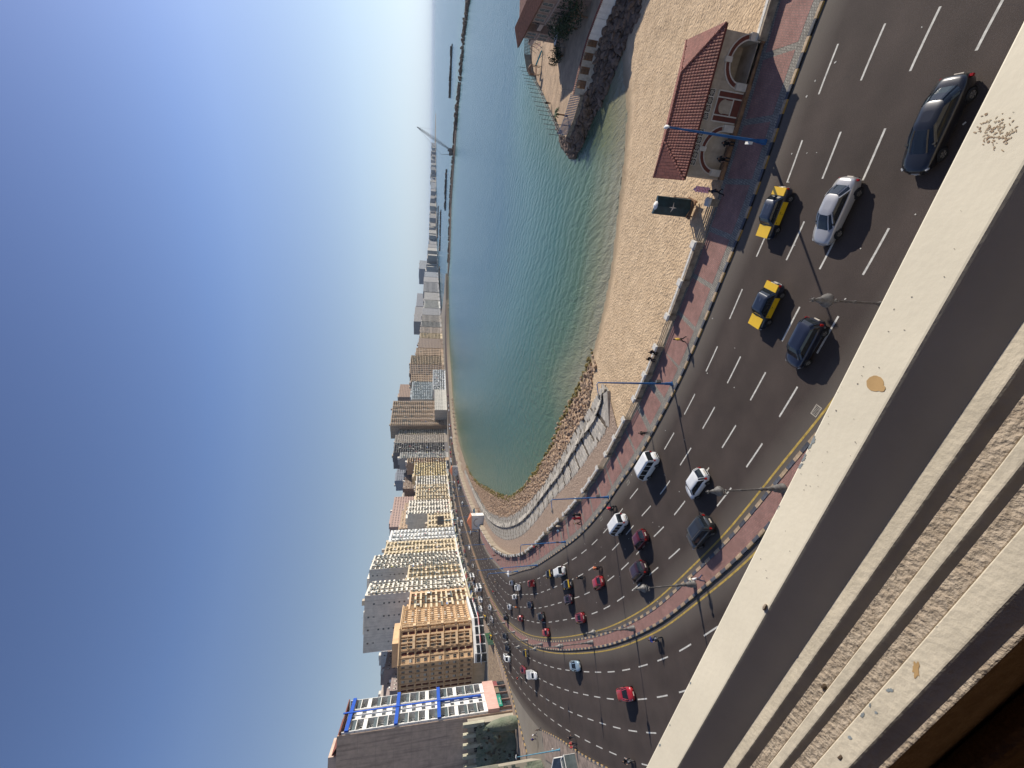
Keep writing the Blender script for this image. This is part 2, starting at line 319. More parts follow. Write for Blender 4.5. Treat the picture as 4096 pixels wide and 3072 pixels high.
def water_mat():
    m = bpy.data.materials.new('sea_water'); m.use_nodes = True; n = m.node_tree; L = n.links; b = n.nodes['Principled BSDF']
    at = n.nodes.new('ShaderNodeAttribute'); at.attribute_name = 'depth'
    rp = n.nodes.new('ShaderNodeValToRGB'); e = rp.color_ramp.elements
    e[0].position = 0; e[0].color = (.24,.215,.135,1); e[1].position = 1; e[1].color = (.03,.105,.15,1)
    for p, c in ((.05,(.165,.175,.095,1)),(.13,(.07,.125,.068,1)),(.3,(.048,.125,.098,1)),(.55,(.065,.155,.155,1))):
        q = e.new(p); q.color = c
    tc = n.nodes.new('ShaderNodeTexCoord')
    nz = n.nodes.new('ShaderNodeTexNoise'); nz.inputs['Scale'].default_value = .03; nz.inputs['Detail'].default_value = 5; L.new(tc.outputs['Object'], nz.inputs['Vector'])
    ma = n.nodes.new('ShaderNodeMath'); ma.operation = 'MULTIPLY_ADD'; ma.inputs[1].default_value = .22; ma.inputs[2].default_value = -.11; L.new(nz.outputs['Fac'], ma.inputs[0])
    mm = n.nodes.new('ShaderNodeMath'); mm.operation = 'MULTIPLY'; L.new(at.outputs['Fac'], mm.inputs[0]); L.new(ma.outputs[0], mm.inputs[1])
    ad = n.nodes.new('ShaderNodeMath'); ad.operation = 'ADD'; L.new(at.outputs['Fac'], ad.inputs[0]); L.new(mm.outputs[0], ad.inputs[1])
    L.new(ad.outputs[0], rp.inputs[0]); L.new(rp.outputs[0], b.inputs['Base Color'])
    b.inputs['Roughness'].default_value = .22; b.inputs['IOR'].default_value = 1.33; b.inputs['Specular IOR Level'].default_value = .36
    # ripples: two layers of stretched noise
    hs = []
    for sc, rot, st, wt in ((.8, 25, (1,.3,1), 1.0), (2.6, -10, (1,.45,1), .5), (.1, 40, (1,.3,1), 1.1)):
        mp = n.nodes.new('ShaderNodeMapping'); mp.inputs['Rotation'].default_value = (0,0,rad(rot)); mp.inputs['Scale'].default_value = st
        L.new(tc.outputs['Object'], mp.inputs[0]); x = n.nodes.new('ShaderNodeTexNoise'); x.inputs['Scale'].default_value = sc; x.inputs['Detail'].default_value = 4; x.inputs['Distortion'].default_value = .6
        L.new(mp.outputs[0], x.inputs['Vector']); k = n.nodes.new('ShaderNodeMath'); k.operation = 'MULTIPLY'; k.inputs[1].default_value = wt; L.new(x.outputs['Fac'], k.inputs[0]); hs.append(k)
    a1 = n.nodes.new('ShaderNodeMath'); a1.operation = 'ADD'; L.new(hs[0].outputs[0], a1.inputs[0]); L.new(hs[1].outputs[0], a1.inputs[1])
    mpr = n.nodes.new('ShaderNodeMapping'); mpr.inputs['Location'].default_value = (-175,-255,0); L.new(tc.outputs['Object'], mpr.inputs[0])
    wv = n.nodes.new('ShaderNodeTexWave'); wv.wave_type = 'RINGS'; wv.rings_direction = 'Z'; wv.inputs['Scale'].default_value = .075; wv.inputs['Distortion'].default_value = 11; wv.inputs['Detail'].default_value = 4; wv.inputs['Detail Scale'].default_value = .8; L.new(mpr.outputs[0], wv.inputs['Vector'])
    kw = n.nodes.new('ShaderNodeMath'); kw.operation = 'MULTIPLY_ADD'; kw.inputs[1].default_value = .2; L.new(wv.outputs['Fac'], kw.inputs[0]); L.new(a1.outputs[0], kw.inputs[2])
    a2 = n.nodes.new('ShaderNodeMath'); a2.operation = 'ADD'; L.new(kw.outputs[0], a2.inputs[0]); L.new(hs[2].outputs[0], a2.inputs[1])
    bp = n.nodes.new('ShaderNodeBump'); bp.inputs['Strength'].default_value = .75; bp.inputs['Distance'].default_value = .42
    L.new(a2.outputs[0], bp.inputs['Height']); L.new(bp.outputs[0], b.inputs['Normal']); return m
M['water'] = water_mat()
def sand_mat():
    m = bpy.data.materials.new('beach_sand'); m.use_nodes = True; n = m.node_tree; L = n.links; b = n.nodes['Principled BSDF']
    b.inputs['Roughness'].default_value = .95; b.inputs['Specular IOR Level'].default_value = .15
    tc = n.nodes.new('ShaderNodeTexCoord')
    at = n.nodes.new('ShaderNodeAttribute'); at.attribute_name = 'shore'
    nz = n.nodes.new('ShaderNodeTexNoise'); nz.inputs['Scale'].default_value = .5; nz.inputs['Detail'].default_value = 9; nz.inputs['Roughness'].default_value = .7; L.new(tc.outputs['Object'], nz.inputs['Vector'])
    rp = n.nodes.new('ShaderNodeValToRGB'); rp.color_ramp.elements[0].position = .3; rp.color_ramp.elements[1].position = .7
    rp.color_ramp.elements[0].color = (.42,.30,.185,1); rp.color_ramp.elements[1].color = (.60,.445,.285,1); L.new(nz.outputs['Fac'], rp.inputs[0])
    # wet dark sand by the water, scattered weed higher up
    mr = n.nodes.new('ShaderNodeMapRange'); mr.inputs[1].default_value = .9; mr.inputs[2].default_value = 3.0; mr.inputs[3].default_value = .95; mr.inputs[4].default_value = 0; L.new(at.outputs['Fac'], mr.inputs[0])
    mx = n.nodes.new('ShaderNodeMixRGB'); mx.inputs[2].default_value = (.27,.205,.13,1); L.new(mr.outputs[0], mx.inputs[0]); L.new(rp.outputs[0], mx.inputs[1])
    n2 = n.nodes.new('ShaderNodeTexNoise'); n2.inputs['Scale'].default_value = 2.6; n2.inputs['Detail'].default_value = 6; n2.inputs['Roughness'].default_value = .8; L.new(tc.outputs['Object'], n2.inputs['Vector'])
    n4 = n.nodes.new('ShaderNodeTexNoise'); n4.inputs['Scale'].default_value = .11; L.new(tc.outputs['Object'], n4.inputs['Vector'])
    q = n.nodes.new('ShaderNodeMath'); q.operation = 'MULTIPLY_ADD'; q.inputs[1].default_value = .35; L.new(n4.outputs['Fac'], q.inputs[0]); L.new(n2.outputs['Fac'], q.inputs[2])
    m3 = n.nodes.new('ShaderNodeMapRange'); m3.inputs[1].default_value = .71; m3.inputs[2].default_value = .83; m3.inputs[4].default_value = .55; L.new(q.outputs[0], m3.inputs[0])
    x2 = n.nodes.new('ShaderNodeMixRGB'); x2.inputs[2].default_value = (.13,.09,.055,1); L.new(m3.outputs[0], x2.inputs[0]); L.new(mx.outputs[0], x2.inputs[1])
    L.new(x2.outputs[0], b.inputs['Base Color'])
    vo = n.nodes.new('ShaderNodeTexVoronoi'); vo.inputs['Scale'].default_value = 2.9; vo.feature = 'SMOOTH_F1'; L.new(tc.outputs['Object'], vo.inputs['Vector'])
    n3 = n.nodes.new('ShaderNodeTexNoise'); n3.inputs['Scale'].default_value = 5; n3.inputs['Detail'].default_value = 7; L.new(tc.outputs['Object'], n3.inputs['Vector'])
    ad = n.nodes.new('ShaderNodeMath'); ad.operation = 'ADD'; L.new(vo.outputs['Distance'], ad.inputs[0]); L.new(n3.outputs['Fac'], ad.inputs[1])
    m5 = n.nodes.new('ShaderNodeMapRange'); m5.inputs[1].default_value = 1.5; m5.inputs[2].default_value = 4.5; m5.inputs[3].default_value = .1; m5.inputs[4].default_value = 1.0; L.new(at.outputs['Fac'], m5.inputs[0])
    bp = n.nodes.new('ShaderNodeBump'); bp.inputs['Distance'].default_value = .14; L.new(m5.outputs[0], bp.inputs['Strength']); L.new(ad.outputs[0], bp.inputs['Height']); L.new(bp.outputs[0], b.inputs['Normal']); return m
M['sand'] = sand_mat()
# ------------------------------------------------------------------ THE SETTING
SEA = -4.5
def grid_mesh(xs, ys_, zf, attrs, name, mats, keep=None, **k):
    X, Y = np.meshgrid(xs, ys_); P = np.c_[X.ravel(), Y.ravel()]
    z, at, kp = zf(P)
    nx, ny = len(xs), len(ys_)
    i = np.arange(nx*ny).reshape(ny, nx)
    F = np.stack([i[:-1,:-1], i[:-1,1:], i[1:,1:], i[1:,:-1]], -1).reshape(-1, 4)
    if kp is not None: F = F[kp[F].all(axis=1)]
    me = bpy.data.meshes.new(name); me.from_pydata(np.c_[P, z].tolist(), [], F.tolist())
    for a, v in at.items():
        q = me.attributes.new(a, 'FLOAT', 'POINT'); q.data.foreach_set('value', v.astype(np.float32))
    me.polygons.foreach_set('use_smooth', [True]*len(me.polygons)); me.materials.append(mats)
    return obj(name, me, **k)
def cl(a, b, s):
    return np.arange(a, b+s*.5, s)
def far(a, g, n): 
    out = [a]; s = g
    for _ in range(n): s *= 1.45; out.append(out[-1]+s)
    return np.array(out[1:])
xs = np.r_[-far(110, 4, 22)[::-1], cl(-110, 130, 3), 130+ (far(0, 4, 22))]
ys_ = np.r_[-40-far(0,4,6)[::-1], cl(-40, 240, 3), 240+cl(6, 560, 8), 800+far(0, 8, 20)]
MOLE = np.array([(205,772),(223,718),(300,700),(322,658),(352,590),(372,572),(372,500),(382,447),(370,390)], float)
HEAD = np.array([(57.6,81),(56.0,87),(55.3,92),(62,99),(74,109),(86,118),(96,126),(107,130),(118,126)], float)
def wf(P):
    d, s, a = dist_to(P, SHp); d2, s2, _ = dist_to(P, MOLE); d3, _, _ = dist_to(P, HEAD)
    dd = np.minimum(d, 60+d2*.8); dd = np.minimum(dd, 14+d3*2.2)
    fz = np.clip((2-P[:,0])/14., 0, 1)*np.clip((P[:,1]-78)/12., 0, 1)*np.clip((480-P[:,1])/200., 0, 1); dd = dd+fz*np.clip(15-dd*.2, 0, 15)
    dep = np.clip(dd/130., 0, 1)
    return np.full(len(P), SEA), {'depth': dep}, None
grid_mesh(xs, ys_, wf, None, 'water', M['water'], kind='structure')
# land sheet: to the horizon on the town side, cut along the promenade wall and the far coast
coast = [tuple(p) for p in resample(W, 4.0)]
coast += [(190,768),(205,776),(205,800),(182,860),(170,1000),(185,1180),(215,1275),(300,1500),(520,2000),(800,2300),(1500,3000),(2450,3800),(2500,9000)]
land = [(300,-110)]+coast+[(-1000,30000),(-22000,30000),(-22000,-9000),(300,-9000)]
poly_mesh('ground', land, -.03, M['ground'], kind='structure')
mb = MB(); cw = [tuple(p) for p in coast]
for a, b in zip(cw[:-1], cw[1:]): mb.add([(a[0],a[1],-.03),(b[0],b[1],-.03),(b[0],b[1],-6),(a[0],a[1],-6)], [(0,1,2,3)])
mb.build('sea_wall_face', M['stone'], kind='structure')
# terrain below the wall: beach, gravel and sea bed
WL = resample(W, 2.0); SHl = SHp
def top_z(P):
    d, s, a = dist_to(P, WL); e, s2, b = dist_to(P, SHl)
    inside = s2                                   # +1 sea side or land side of shoreline
    t = d/(d+e+1e-6)
    return d, s, e, s2, t
def bf(P):
    d, s, e, s2, t = top_z(P)
    onsea = s > 0                                 # left of W travel = land side ; right = sea
    land_ = s2 > 0
    seaside = s < 0
    z = np.where(s2 > 0, -1.9-2.6*t, SEA-.1-e*.09)
    z = z+np.where(s2 > 0, .05*np.sin(P[:,0]*1.7+np.sin(P[:,1]*1.1)*2)*np.clip(e-1.5, 0, 1), 0)
    kp = (s < 0) & ((s2 > 0) | (e < 6))
    kp |= d < .9
    z = np.where(kp & (d < .9), np.maximum(z, -2.0), z)
    return z, {'shore': np.where(s2 > 0, e, 0)}, kp
SS = dist_to(np.array([[0., 62.], [30., 50.]]), SHl)[1]
if SS[0] < 0: SHl = SHl[::-1]
if dist_to(np.array([[0., 62.]]), WL)[1][0] > 0: WL = WL[::-1]
grid_mesh(cl(-95, 130, 1.0), cl(0, 300, 1.0), bf, None, 'beach', M['sand'], kind='structure')
grid_mesh(cl(-95, 200, 4.0), cl(296, 790, 4.0), bf, None, 'far_shore', mat('shore_rubble', (.36,.27,.19), .95, col2=(.17,.12,.08), scale=.35, bump=.8, bscale=1.2), kind='structure')
# asphalt with lane and edge attributes
def road_strip(name, A, B, z, lane0=0., dens=14, flip=False):
    n = len(A); A = np.array(A); B = np.array(B); V = []; lane = []; edge = []
    for k in range(dens+1):
        t = k/dens; Q = A*(1-t)+B*t; wd = np.linalg.norm(B-A, axis=1)
        V.append(Q); lane.append(wd*t+lane0); edge.append(np.minimum(wd*t, wd*(1-t)))
    V = np.vstack(V); lane = np.hstack(lane); edge = np.hstack(edge)
    i = np.arange((dens+1)*n).reshape(dens+1, n)
    F = np.stack([i[:-1,:-1], i[1:,:-1], i[1:,1:], i[:-1,1:]], -1).reshape(-1, 4)
    a = V[F[0][1]]-V[F[0][0]]; b = V[F[0][3]]-V[F[0][0]]
    if a[0]*b[1]-a[1]*b[0] < 0: F = F[:, ::-1]
    me = bpy.data.meshes.new(name); me.from_pydata(np.c_[V, np.full(len(V), z)].tolist(), [], F.tolist())
    for an, v in (('lane', lane), ('edge', edge)):
        q = me.attributes.new(an, 'FLOAT', 'POINT'); q.data.foreach_set('value', v.astype(np.float32))
    me.materials.append(M['asphalt']); return obj(name, me, kind='structure')
NR = 420
Kr = resample(K, n=NR); 
def nearest_on(P, Q):
    out = []
    for p in P:
        d = np.linalg.norm(Q-p, axis=1); out.append(Q[int(d.argmin())])
    return np.array(out)
road_strip('road', Kr, nearest_on(Kr, Mn), 0.0)
Msr = resample(Ms, n=NR); Ssouth = offset(Msr, np.full(NR, 18.0))
road_strip('road_towards_camera', Msr, Ssouth, 0.0)
side = [(-20,-20),(-60,18),(-100,60),(-175,86),(-175,126),(-116,126),(-113,119),(-108,112),(-100,105),(-92,92),(-80,74),(-60,45),(-30,10),(0,-20)]
sm_ = poly_mesh('side_street', side, -.006, M['asphalt'], kind='structure')
for an, v in (('lane', 0.), ('edge', 5.)):
    q = sm_.data.attributes.new(an, 'FLOAT', 'POINT'); q.data.foreach_set('value', [v]*len(sm_.data.vertices))
# painted lane dashes
def dashes(mb, line, off, s0, s1, per=6.1, ln=3.05, wd=.15, ph=0., z=.006):
    L = offset(line, off); L = resample(L, .5)
    d = np.r_[0, np.cumsum(np.linalg.norm(np.diff(L, axis=0), axis=1))]
    s = s0+ph
    while s < s1:
        tt = [s+ln*q/4 for q in range(5)]
        C = np.c_[np.interp(tt, d, L[:,0]), np.interp(tt, d, L[:,1])]
        a = offset(C, wd/2); b = offset(C, -wd/2); strip(mb, a, b, z); s += per
mb = MB()
kd = lambda P, p: float(dist_to(np.array([p], float), P)[2][0])
# phase of each dash line from a surveyed dash start
def phase(line, off, p, per=6.1):
    L = resample(offset(line, off), .5); return kd(L, p) % per
oK = [3.05, 6.4, 9.75, 13.1]
ref = [G(3218.5,560), G(3375,526), G(3543,513.5), G(3553,912)]
for o, p in zip(oK, ref):
    ph = phase(K, o, p); dashes(mb, K, o, 0, 700, ph=ph)
MsL = Ms
for o, p in zip([3.4, 6.9, 10.4, 13.8], [G(2705,2640), G(2690,2757), G(2640,2900), G(2583,3020)]):
    ph = phase(MsL, o, p); dashes(mb, MsL, o, 20 if o < 13 else 60, 620 if o < 10 else 330, ph=ph)
mb.build('lane_markings', M['paint'], kind='structure')
mb = MB()
for P, o in ((Mn, -.55), (Ms, .55)):
    Q = resample(P[20:], 1.5); strip(mb, offset(Q, o-.09), offset(Q, o+.09), .006)
mb.build('edge_lines', M['ypaint'], kind='structure')
mb = MB()
for _ in range(90):
    j = R.randrange(70, 260); f_ = R.uniform(.5, 17); p = offset(K, f_)[j] if 0 else K[j]+np.array([-(K[j+1]-K[j])[1], (K[j+1]-K[j])[0]])*f_; mb.obox(p, R.uniform(.03,.08), R.uniform(.02,.06), .001, .02, R.random()*3)
mb.build('litter', M['paint'], kind='stuff')
# ---- kerbs: stones laid one by one
def kerb(name, P, inward, label, step=1.03, h=.16, wd=.3, mats=None, cut=None, start=0, pat=2):
    root = empty(name, kind='structure')
    Q = resample(P, step); T = tangents(Q)
    mats = mats or [(M['kyel'], M['kyel_t']), (M['kblk'], M['kblk_t'])]
    me = []
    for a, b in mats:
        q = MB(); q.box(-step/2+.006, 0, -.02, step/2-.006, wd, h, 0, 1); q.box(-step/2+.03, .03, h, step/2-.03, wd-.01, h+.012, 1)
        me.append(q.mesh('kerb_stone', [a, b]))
    order = sorted(range(len(Q)), key=lambda i: math.hypot(Q[i][0], Q[i][1])+ (0 if Q[i][1] > 8 else 1e4))
    near = set(order[:300]); rest = MB()
    for i in range(len(Q)):
        a = math.atan2(T[i][1], T[i][0]); 
        if inward < 0: a += PI
        if i in near:
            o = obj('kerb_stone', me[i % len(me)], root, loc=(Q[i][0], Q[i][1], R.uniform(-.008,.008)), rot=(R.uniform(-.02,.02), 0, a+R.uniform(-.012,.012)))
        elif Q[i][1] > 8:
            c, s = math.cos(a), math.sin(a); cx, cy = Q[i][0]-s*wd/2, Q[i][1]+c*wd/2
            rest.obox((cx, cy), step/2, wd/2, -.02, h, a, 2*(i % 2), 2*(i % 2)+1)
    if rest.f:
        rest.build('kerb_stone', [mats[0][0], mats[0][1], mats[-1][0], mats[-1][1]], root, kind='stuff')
    return root
kerb('promenade_kerb', K[:820], -1, '')
kerb('median_kerb', Mn[10:820], 1, '')
kerb('median_kerb', Ms[10:760], -1, '')
kerb('side_kerb', Sk, 1, '')
kerb('shop_kerb', Sk2[:430], 1, '')
# ---- promenade paving
PV = empty('promenade', kind='structure')
Kp = resample(K, 1.0); Wp = nearest_on(Kp, resample(W, .5))
mb = MB(); strip(mb, offset(Kp, -.28), Wp, .12); mb.build('pavement_bed', M['grey_pav'], PV)
Kq = resample(K, 5.05)
def pt_in(i, f, t):                                # along kerb, across
    pass
Kf = resample(K, .5); Wf = resample(W, .5); Tf = tangents(Kf)
dK = np.arange(len(Kf))*.5
def cross(s):
    i = min(len(Kf)-1, int(s/ .5)); p = Kf[i]; q = Wf[int(np.linalg.norm(Wf-p, axis=1).argmin())]; return p, q
s = 40.0; Ltot = len(Kf)*.5; cnt = 0; far_p = MB()
s_k1 = kd(Kf, (20.8,30.5)); s_k0 = kd(Kf, (31,24.5))
while s < Ltot-12:
    ln = 4.45
    ss = [s+.3+ln*k/3 for k in range(4)]
    A = []; B = []
    for q in ss:
        p, r = cross(q); d = np.linalg.norm(r-p)
        A.append(p+(r-p)*(1.15/d)); B.append(p+(r-p)*((d-.55)/d))
    if np.linalg.norm(A[0]-B[0]) > .6:
        v = MB(); strip(v, A, B, .132); 
        if cnt < 120: v.build('paving_panel', M['red_pav'], PV)
        else: far_p.add(v.v, v.f)
    cnt += 1; s += 5.05
far_p.build('paving_panel', M['red_pav'], PV, kind='stuff')
# median top
mb = MB(); Ai = offset(Mn[10:820], .28); mwx = mw[10:820]
Bi = offset(Mn[10:820], np.maximum(mwx-.28, .4)); strip(mb, Ai, Bi, .13)
MD = empty('median_strip', kind='structure'); mb.build('red_paving', M['red_pav'], MD)
# south pavements
mb = MB(); strip(mb, offset(Sk, .28), offset(Sk, 5.5), .12); mb.build('pavement', mat('dusty_paving', (.27,.21,.17), .95, var=.25, scale=.6, bump=.3, bscale=8), kind='structure')
mb = MB(); strip(mb, offset(Sk2, .28), offset(Sk2, 6.5), .12); mb.build('shop_pavement', mat('shop_paving', (.33,.25,.19), .95, var=.25, scale=.5), kind='structure')
# ------------------------------------------------------------------ promenade balustrade
def zone_z(t): return -1.9-2.6*t
BL = empty('promenade_wall', label='low old stone balustrade with whitewashed coping along the promenade edge', cat='wall')
Wq = resample(W[50:560], 4.25); Tq = tangents(Wq)
pil = MB(); pil.box(-.33,-.42,-2,.33,.3,1.05); pil.box(-.42,-.5,1.05,.42,.38,1.16,1); pil.box(-.33,-.42,1.16,.33,.3,1.27,1); pil.box(-.2,-.44,.3,.2,-.4,.85)
pilm = pil.mesh('pillar', [M['stone'], M['stone_w']])
sol = MB(); sol.box(-1.8,-.2,-.02,1.8,.18,.82); sol.box(-1.8,-.3,.82,1.8,-.02,.92); sol.box(-1.8,-.0199,.82,1.8,.3,.95,1); sol.box(-1.8,.185,-2,1.8,.3,.0); sol.box(-1.8,-.24,0,1.8,-.202,.2)
solm = sol.mesh('parapet_panel', [M['stone'], M['stone_w']])
rl = MB(); rl.box(-1.8,-.16,-.02,1.8,.16,.2); rl.box(-1.8,.165,-2,1.8,.28,.0)
for z in (.42,.66,.9): rl.box(-1.8,-.05,z-.04,1.8,.05,z+.04)
rlm = rl.mesh('rail_panel', [M['stone'], M['stone_w']])
pit = MB(); allp = 0
khx0, khx1 = (19.6,36.9), (31.6,31.0)
for i in range(len(Wq)-1):
    p = (Wq[i]+Wq[i+1])/2; a = math.atan2(Tq[i][1], Tq[i][0])
    if khx0[0] < p[0] < khx1[0] and p[1] < 37.5: continue
    if 222 < p[1] < 231 or 396 < p[1] < 404: continue
    if math.hypot(*p) < 190:
        k = i % 3
        obj('parapet_panel' if k in (0,1) else 'rail_panel', solm if k in (0,1) else rlm, BL, loc=(p[0],p[1],0), rot=a+PI)
        obj('pillar', pilm, BL, loc=(Wq[i][0],Wq[i][1],R.uniform(-.03,.03)), rot=a+PI)
    else:
        pit.obox(p, 2.13, .2, -2, .9, a, 0, 1)
        if i % 2 == 0: pit.obox(Wq[i], .36, .36, -2, 1.2, a, 0, 1)
pit.build('parapet_panel', [M['stone'], M['stone_w']], BL, kind='stuff')
# ------------------------------------------------------------------ revetment: slabs, gravel, rocks
GR = [(-1.6,69.2),(-7.0,68.4),(-9.7,71),(-13.2,75.8),(-16.4,80),(-20.5,86.1),(-26.2,95.5),(-31.6,104.5),(-38,113.5),(-44.9,124),(-51.0,134.5),(-59.6,153.5),(-65.8,172),(-71.2,196),(-74.2,228),(-76,262),(-77,305),(-77,355)]
RG = [(-.6,71.0),(-5,73.8),(-8.0,77.5),(-11.8,83.5),(-16.2,89.3),(-22.0,97.2),(-26.8,105),(-32.1,113),(-39.1,124),(-46.4,137),(-55.0,157),(-61.6,177),(-67.6,203),(-71.9,236),(-74,268),(-75.3,308),(-75.5,355)]
RK = [(-.5,73.0),(-5.5,80),(-8.8,85.3),(-12.6,90.3),(-17.0,95.6),(-22.6,103.9),(-28.6,112.5),(-35.5,124),(-42.0,136),(-50.6,155),(-56.8,172),(-62.9,196),(-68.1,222),(-71,262),(-73.2,305),(-73.6,355)]
RV = empty('seawall_revetment', kind='structure')
nS = 260
g_, r_, k_ = (resample(catmull(q, 1.0), n=nS) for q in (GR, RG, RK))
Wfine = resample(W, 1.); Sfine = resample(SHp, 1.)
def zt(p):
    d = math.sqrt(((Wfine-p)**2).sum(1).min()); e = math.sqrt(((Sfine-p)**2).sum(1).min()); return zone_z(d/(d+e))
mb = MB()
wn = nearest_on(g_, resample(W, .5))
strip(mb, g_, wn, [zt(p)+.10 for p in g_], -1.75)
g0 = mb.build('gravel', M['gravel'], RV)
mb = MB(); strip(mb, k_, g_, [zt(p)+.06 for p in k_], [zt(p)+.08 for p in g_]); mb.build('slab_bed', mat('dark_joint', (.10,.08,.06), .95, var=.2), RV)
slabs = []
def lay(A, B, rows, thick, tilt, zoff, keepf=1.0):
    LA = np.linalg.norm(np.diff(A, axis=0), axis=1).sum()
    for rI in range(rows):
        s = R.random()
        i = 0.
        while i < nS-2:
            c0 = A[int(i)]; step = 1.5*(nS-1)/LA*R.uniform(.92,1.1)
            t0 = (rI+.5)/rows+R.uniform(-.012,.012)
            j = min(nS-1, i+step/2); j0 = int(j)
            p = A[j0]*(1-t0)+B[j0]*t0; q = min(nS-1, j0+1)
            wd = np.linalg.norm(B[j0]-A[j0])/rows
            tg = A[q]-A[j0-1]; a = math.atan2(tg[1], tg[0])
            cr = B[j0]-A[j0]; ac = math.atan2(cr[1], cr[0])-PI/2
            if R.random() < keepf:
                slabs.append((math.hypot(*p), p, .70, wd/2*.90, thick, ac, tilt, zoff+R.uniform(-.02,.03)))
            i += step
lay(k_, r_*.97+k_*.03, 2, .12, 0, .10)
lay(r_*.90+g_*.10, g_, 4, .12, 0, .14)
slabs.sort(key=lambda q: q[0])
sme = MB(); sme.box(-1,-1,0,1,1,1); smesh = sme.mesh('slab', M['slab']); rest = MB()
for n_, (d, p, hx, hy, th, a, tl, zo) in enumerate(slabs):
    z = zt(p)+zo
    if n_ < 290:
        obj('slab', smesh, RV, loc=(p[0],p[1],z-.05), rot=(R.uniform(-.014,.014), R.uniform(-.012,.012), a+R.uniform(-.02,.02)), scale=(hx*.95,hy,th))
    else: rest.obox(p, hx*.95, hy, z-.05, z+th-.05+R.uniform(-.02,.02), a+R.uniform(-.02,.02))
rest.build('slab', M['slab'], RV, kind='stuff')
# tilted upstand slabs of the ridge, each leaning on the next
rest = MB(); rr = resample(r_, 1.05); TT = tangents(rr)
for i, p in enumerate(rr):
    a = math.atan2(TT[i][1], TT[i][0]); z = zt(p); q = MB(); q.box(-.48,-.95,0,.48,.95,.16)
    rot = Matrix.Rotation(a, 4, 'Z') @ Matrix.Rotation(R.uniform(.15,.5), 4, 'X') @ Matrix.Rotation(R.uniform(-.12,.12), 4, 'Y')
    vs = [tuple(rot @ Vector(v)+Vector((p[0], p[1], z+.38+R.uniform(-.08,.1)))) for v in q.v]; rest.add(vs, q.f)
rest.build('ridge_slab', M['slab'], RV, kind='stuff')
# the tip of the revetment with its sloping end block
mb = MB(); mb.prism([(-1.0,68.6),(-7.4,67.6),(-7.2,69.0),(-1.6,70.4)], zt((-3,69))-.3, zt((-3,69))+.55); mb.build('end_block', M['slab'], RV)
def rock_mesh(seed, sub=1):
    bm = bmesh.new(); bmesh.ops.create_icosphere(bm, subdivisions=sub+1, radius=1); r = random.Random(seed)
    pl = [(Vector((r.gauss(0,1), r.gauss(0,1), r.gauss(0,1))).normalized(), r.uniform(.5,.95)) for _ in range(11)]
    for v in bm.verts:
        c = v.co.copy()
        for n, h in pl:
            e = c.dot(n)-h
            if e > 0: c -= n*e
        v.co = Vector((c.x*1.15, c.y*.9, c.z*.75))
    me = bpy.data.meshes.new('rock'); bm.to_mesh(me); bm.free(); return me
RM = []
for i in range(6):
    a = rock_mesh(i, 1 if i < 4 else 1); RM.append(a)
def rocks(parent, pts, mats, name='rock', lim=290, smin=.3, smax=.75):
    ms = []
    for k, mt in enumerate(mats):
        for a in RM:
            q = a.copy(); q.materials.append(mt); ms.append((k, q))
    pts = sorted(pts, key=lambda q: math.hypot(q[0], q[1])-q[3]*30); rest = MB()
    for n_, (x, y, z, s, k) in enumerate(pts):
        e = (R.uniform(-.5,.5), R.uniform(-.5,.5), R.uniform(0,6.28)); sc = (s*R.uniform(.8,1.25), s*R.uniform(.75,1.1), s*R.uniform(.7,1.05))
        me = ms[k*6+R.randrange(6)][1]
        if n_ < lim: obj(name, me, parent, loc=(x,y,z), rot=e, scale=sc)
        else:
            mt = Matrix.Translation((x,y,z)) @ Matrix.Rotation(e[2],4,'Z') @ Matrix.Rotation(e[0],4,'X') @ Matrix.Diagonal((*sc,1))
            src = RML[R.randrange(3)]
            rest.add([tuple(mt @ Vector(v)) for v in src[0]], src[1], k)
    if rest.f: rest.build(name, mats, parent, kind='stuff')
RML = []
for i in range(3):
    bm = bmesh.new(); bmesh.ops.create_icosphere(bm, subdivisions=1, radius=1); r = random.Random(50+i)
    for v in bm.verts: v.co *= r.uniform(.75,1.15); v.co.z *= .75
    bm.verts.index_update(); RML.append(([tuple(v.co) for v in bm.verts], [tuple(v.index for v in f.verts) for f in bm.faces])); bm.free()
RB = empty('rock_bank', kind='structure')
pts = []
kk = resample(catmull([(3.5,77.5),(0.5,79)]+RK[1:], 1.0), n=300)
for i in range(300):
    p = kk[i]; d = np.linalg.norm(SHp-p, axis=1); q = SHp[int(d.argmin())]; L = np.linalg.norm(q-p)
    n = max(2, int(L/0.72)) if i < 215 else max(2, int(L/1.2))
    for j in range(n+1):
        t = (j+R.uniform(-.4,.4))/n; x, y = p*(1-t)+q*t
        x += R.uniform(-.4,.4); y += R.uniform(-.5,.5); k = 1 if (t > .82 and R.random() < .75) else 0
        pts.append((x, y, zt(p)*(1-max(0,t))+(-4.45)*max(0,t)+.1, R.uniform(.3,.7)*(1 if i < 215 else 1.6), k))
rocks(RB, pts, [M['rock'], M['algae']])
mb = MB(); q2 = nearest_on(kk, SHp); strip(mb, q2+(q2-kk)*.05, kk, -4.6, [zt(p)+.02 for p in kk]); mb.build('rock_rubble', M['rock'], RB)
fo = MB(); b0 = resample(SHp, .6); fi = [i for i, p in enumerate(b0[:-1]) if p[0] > 6 and p[1] < 90]
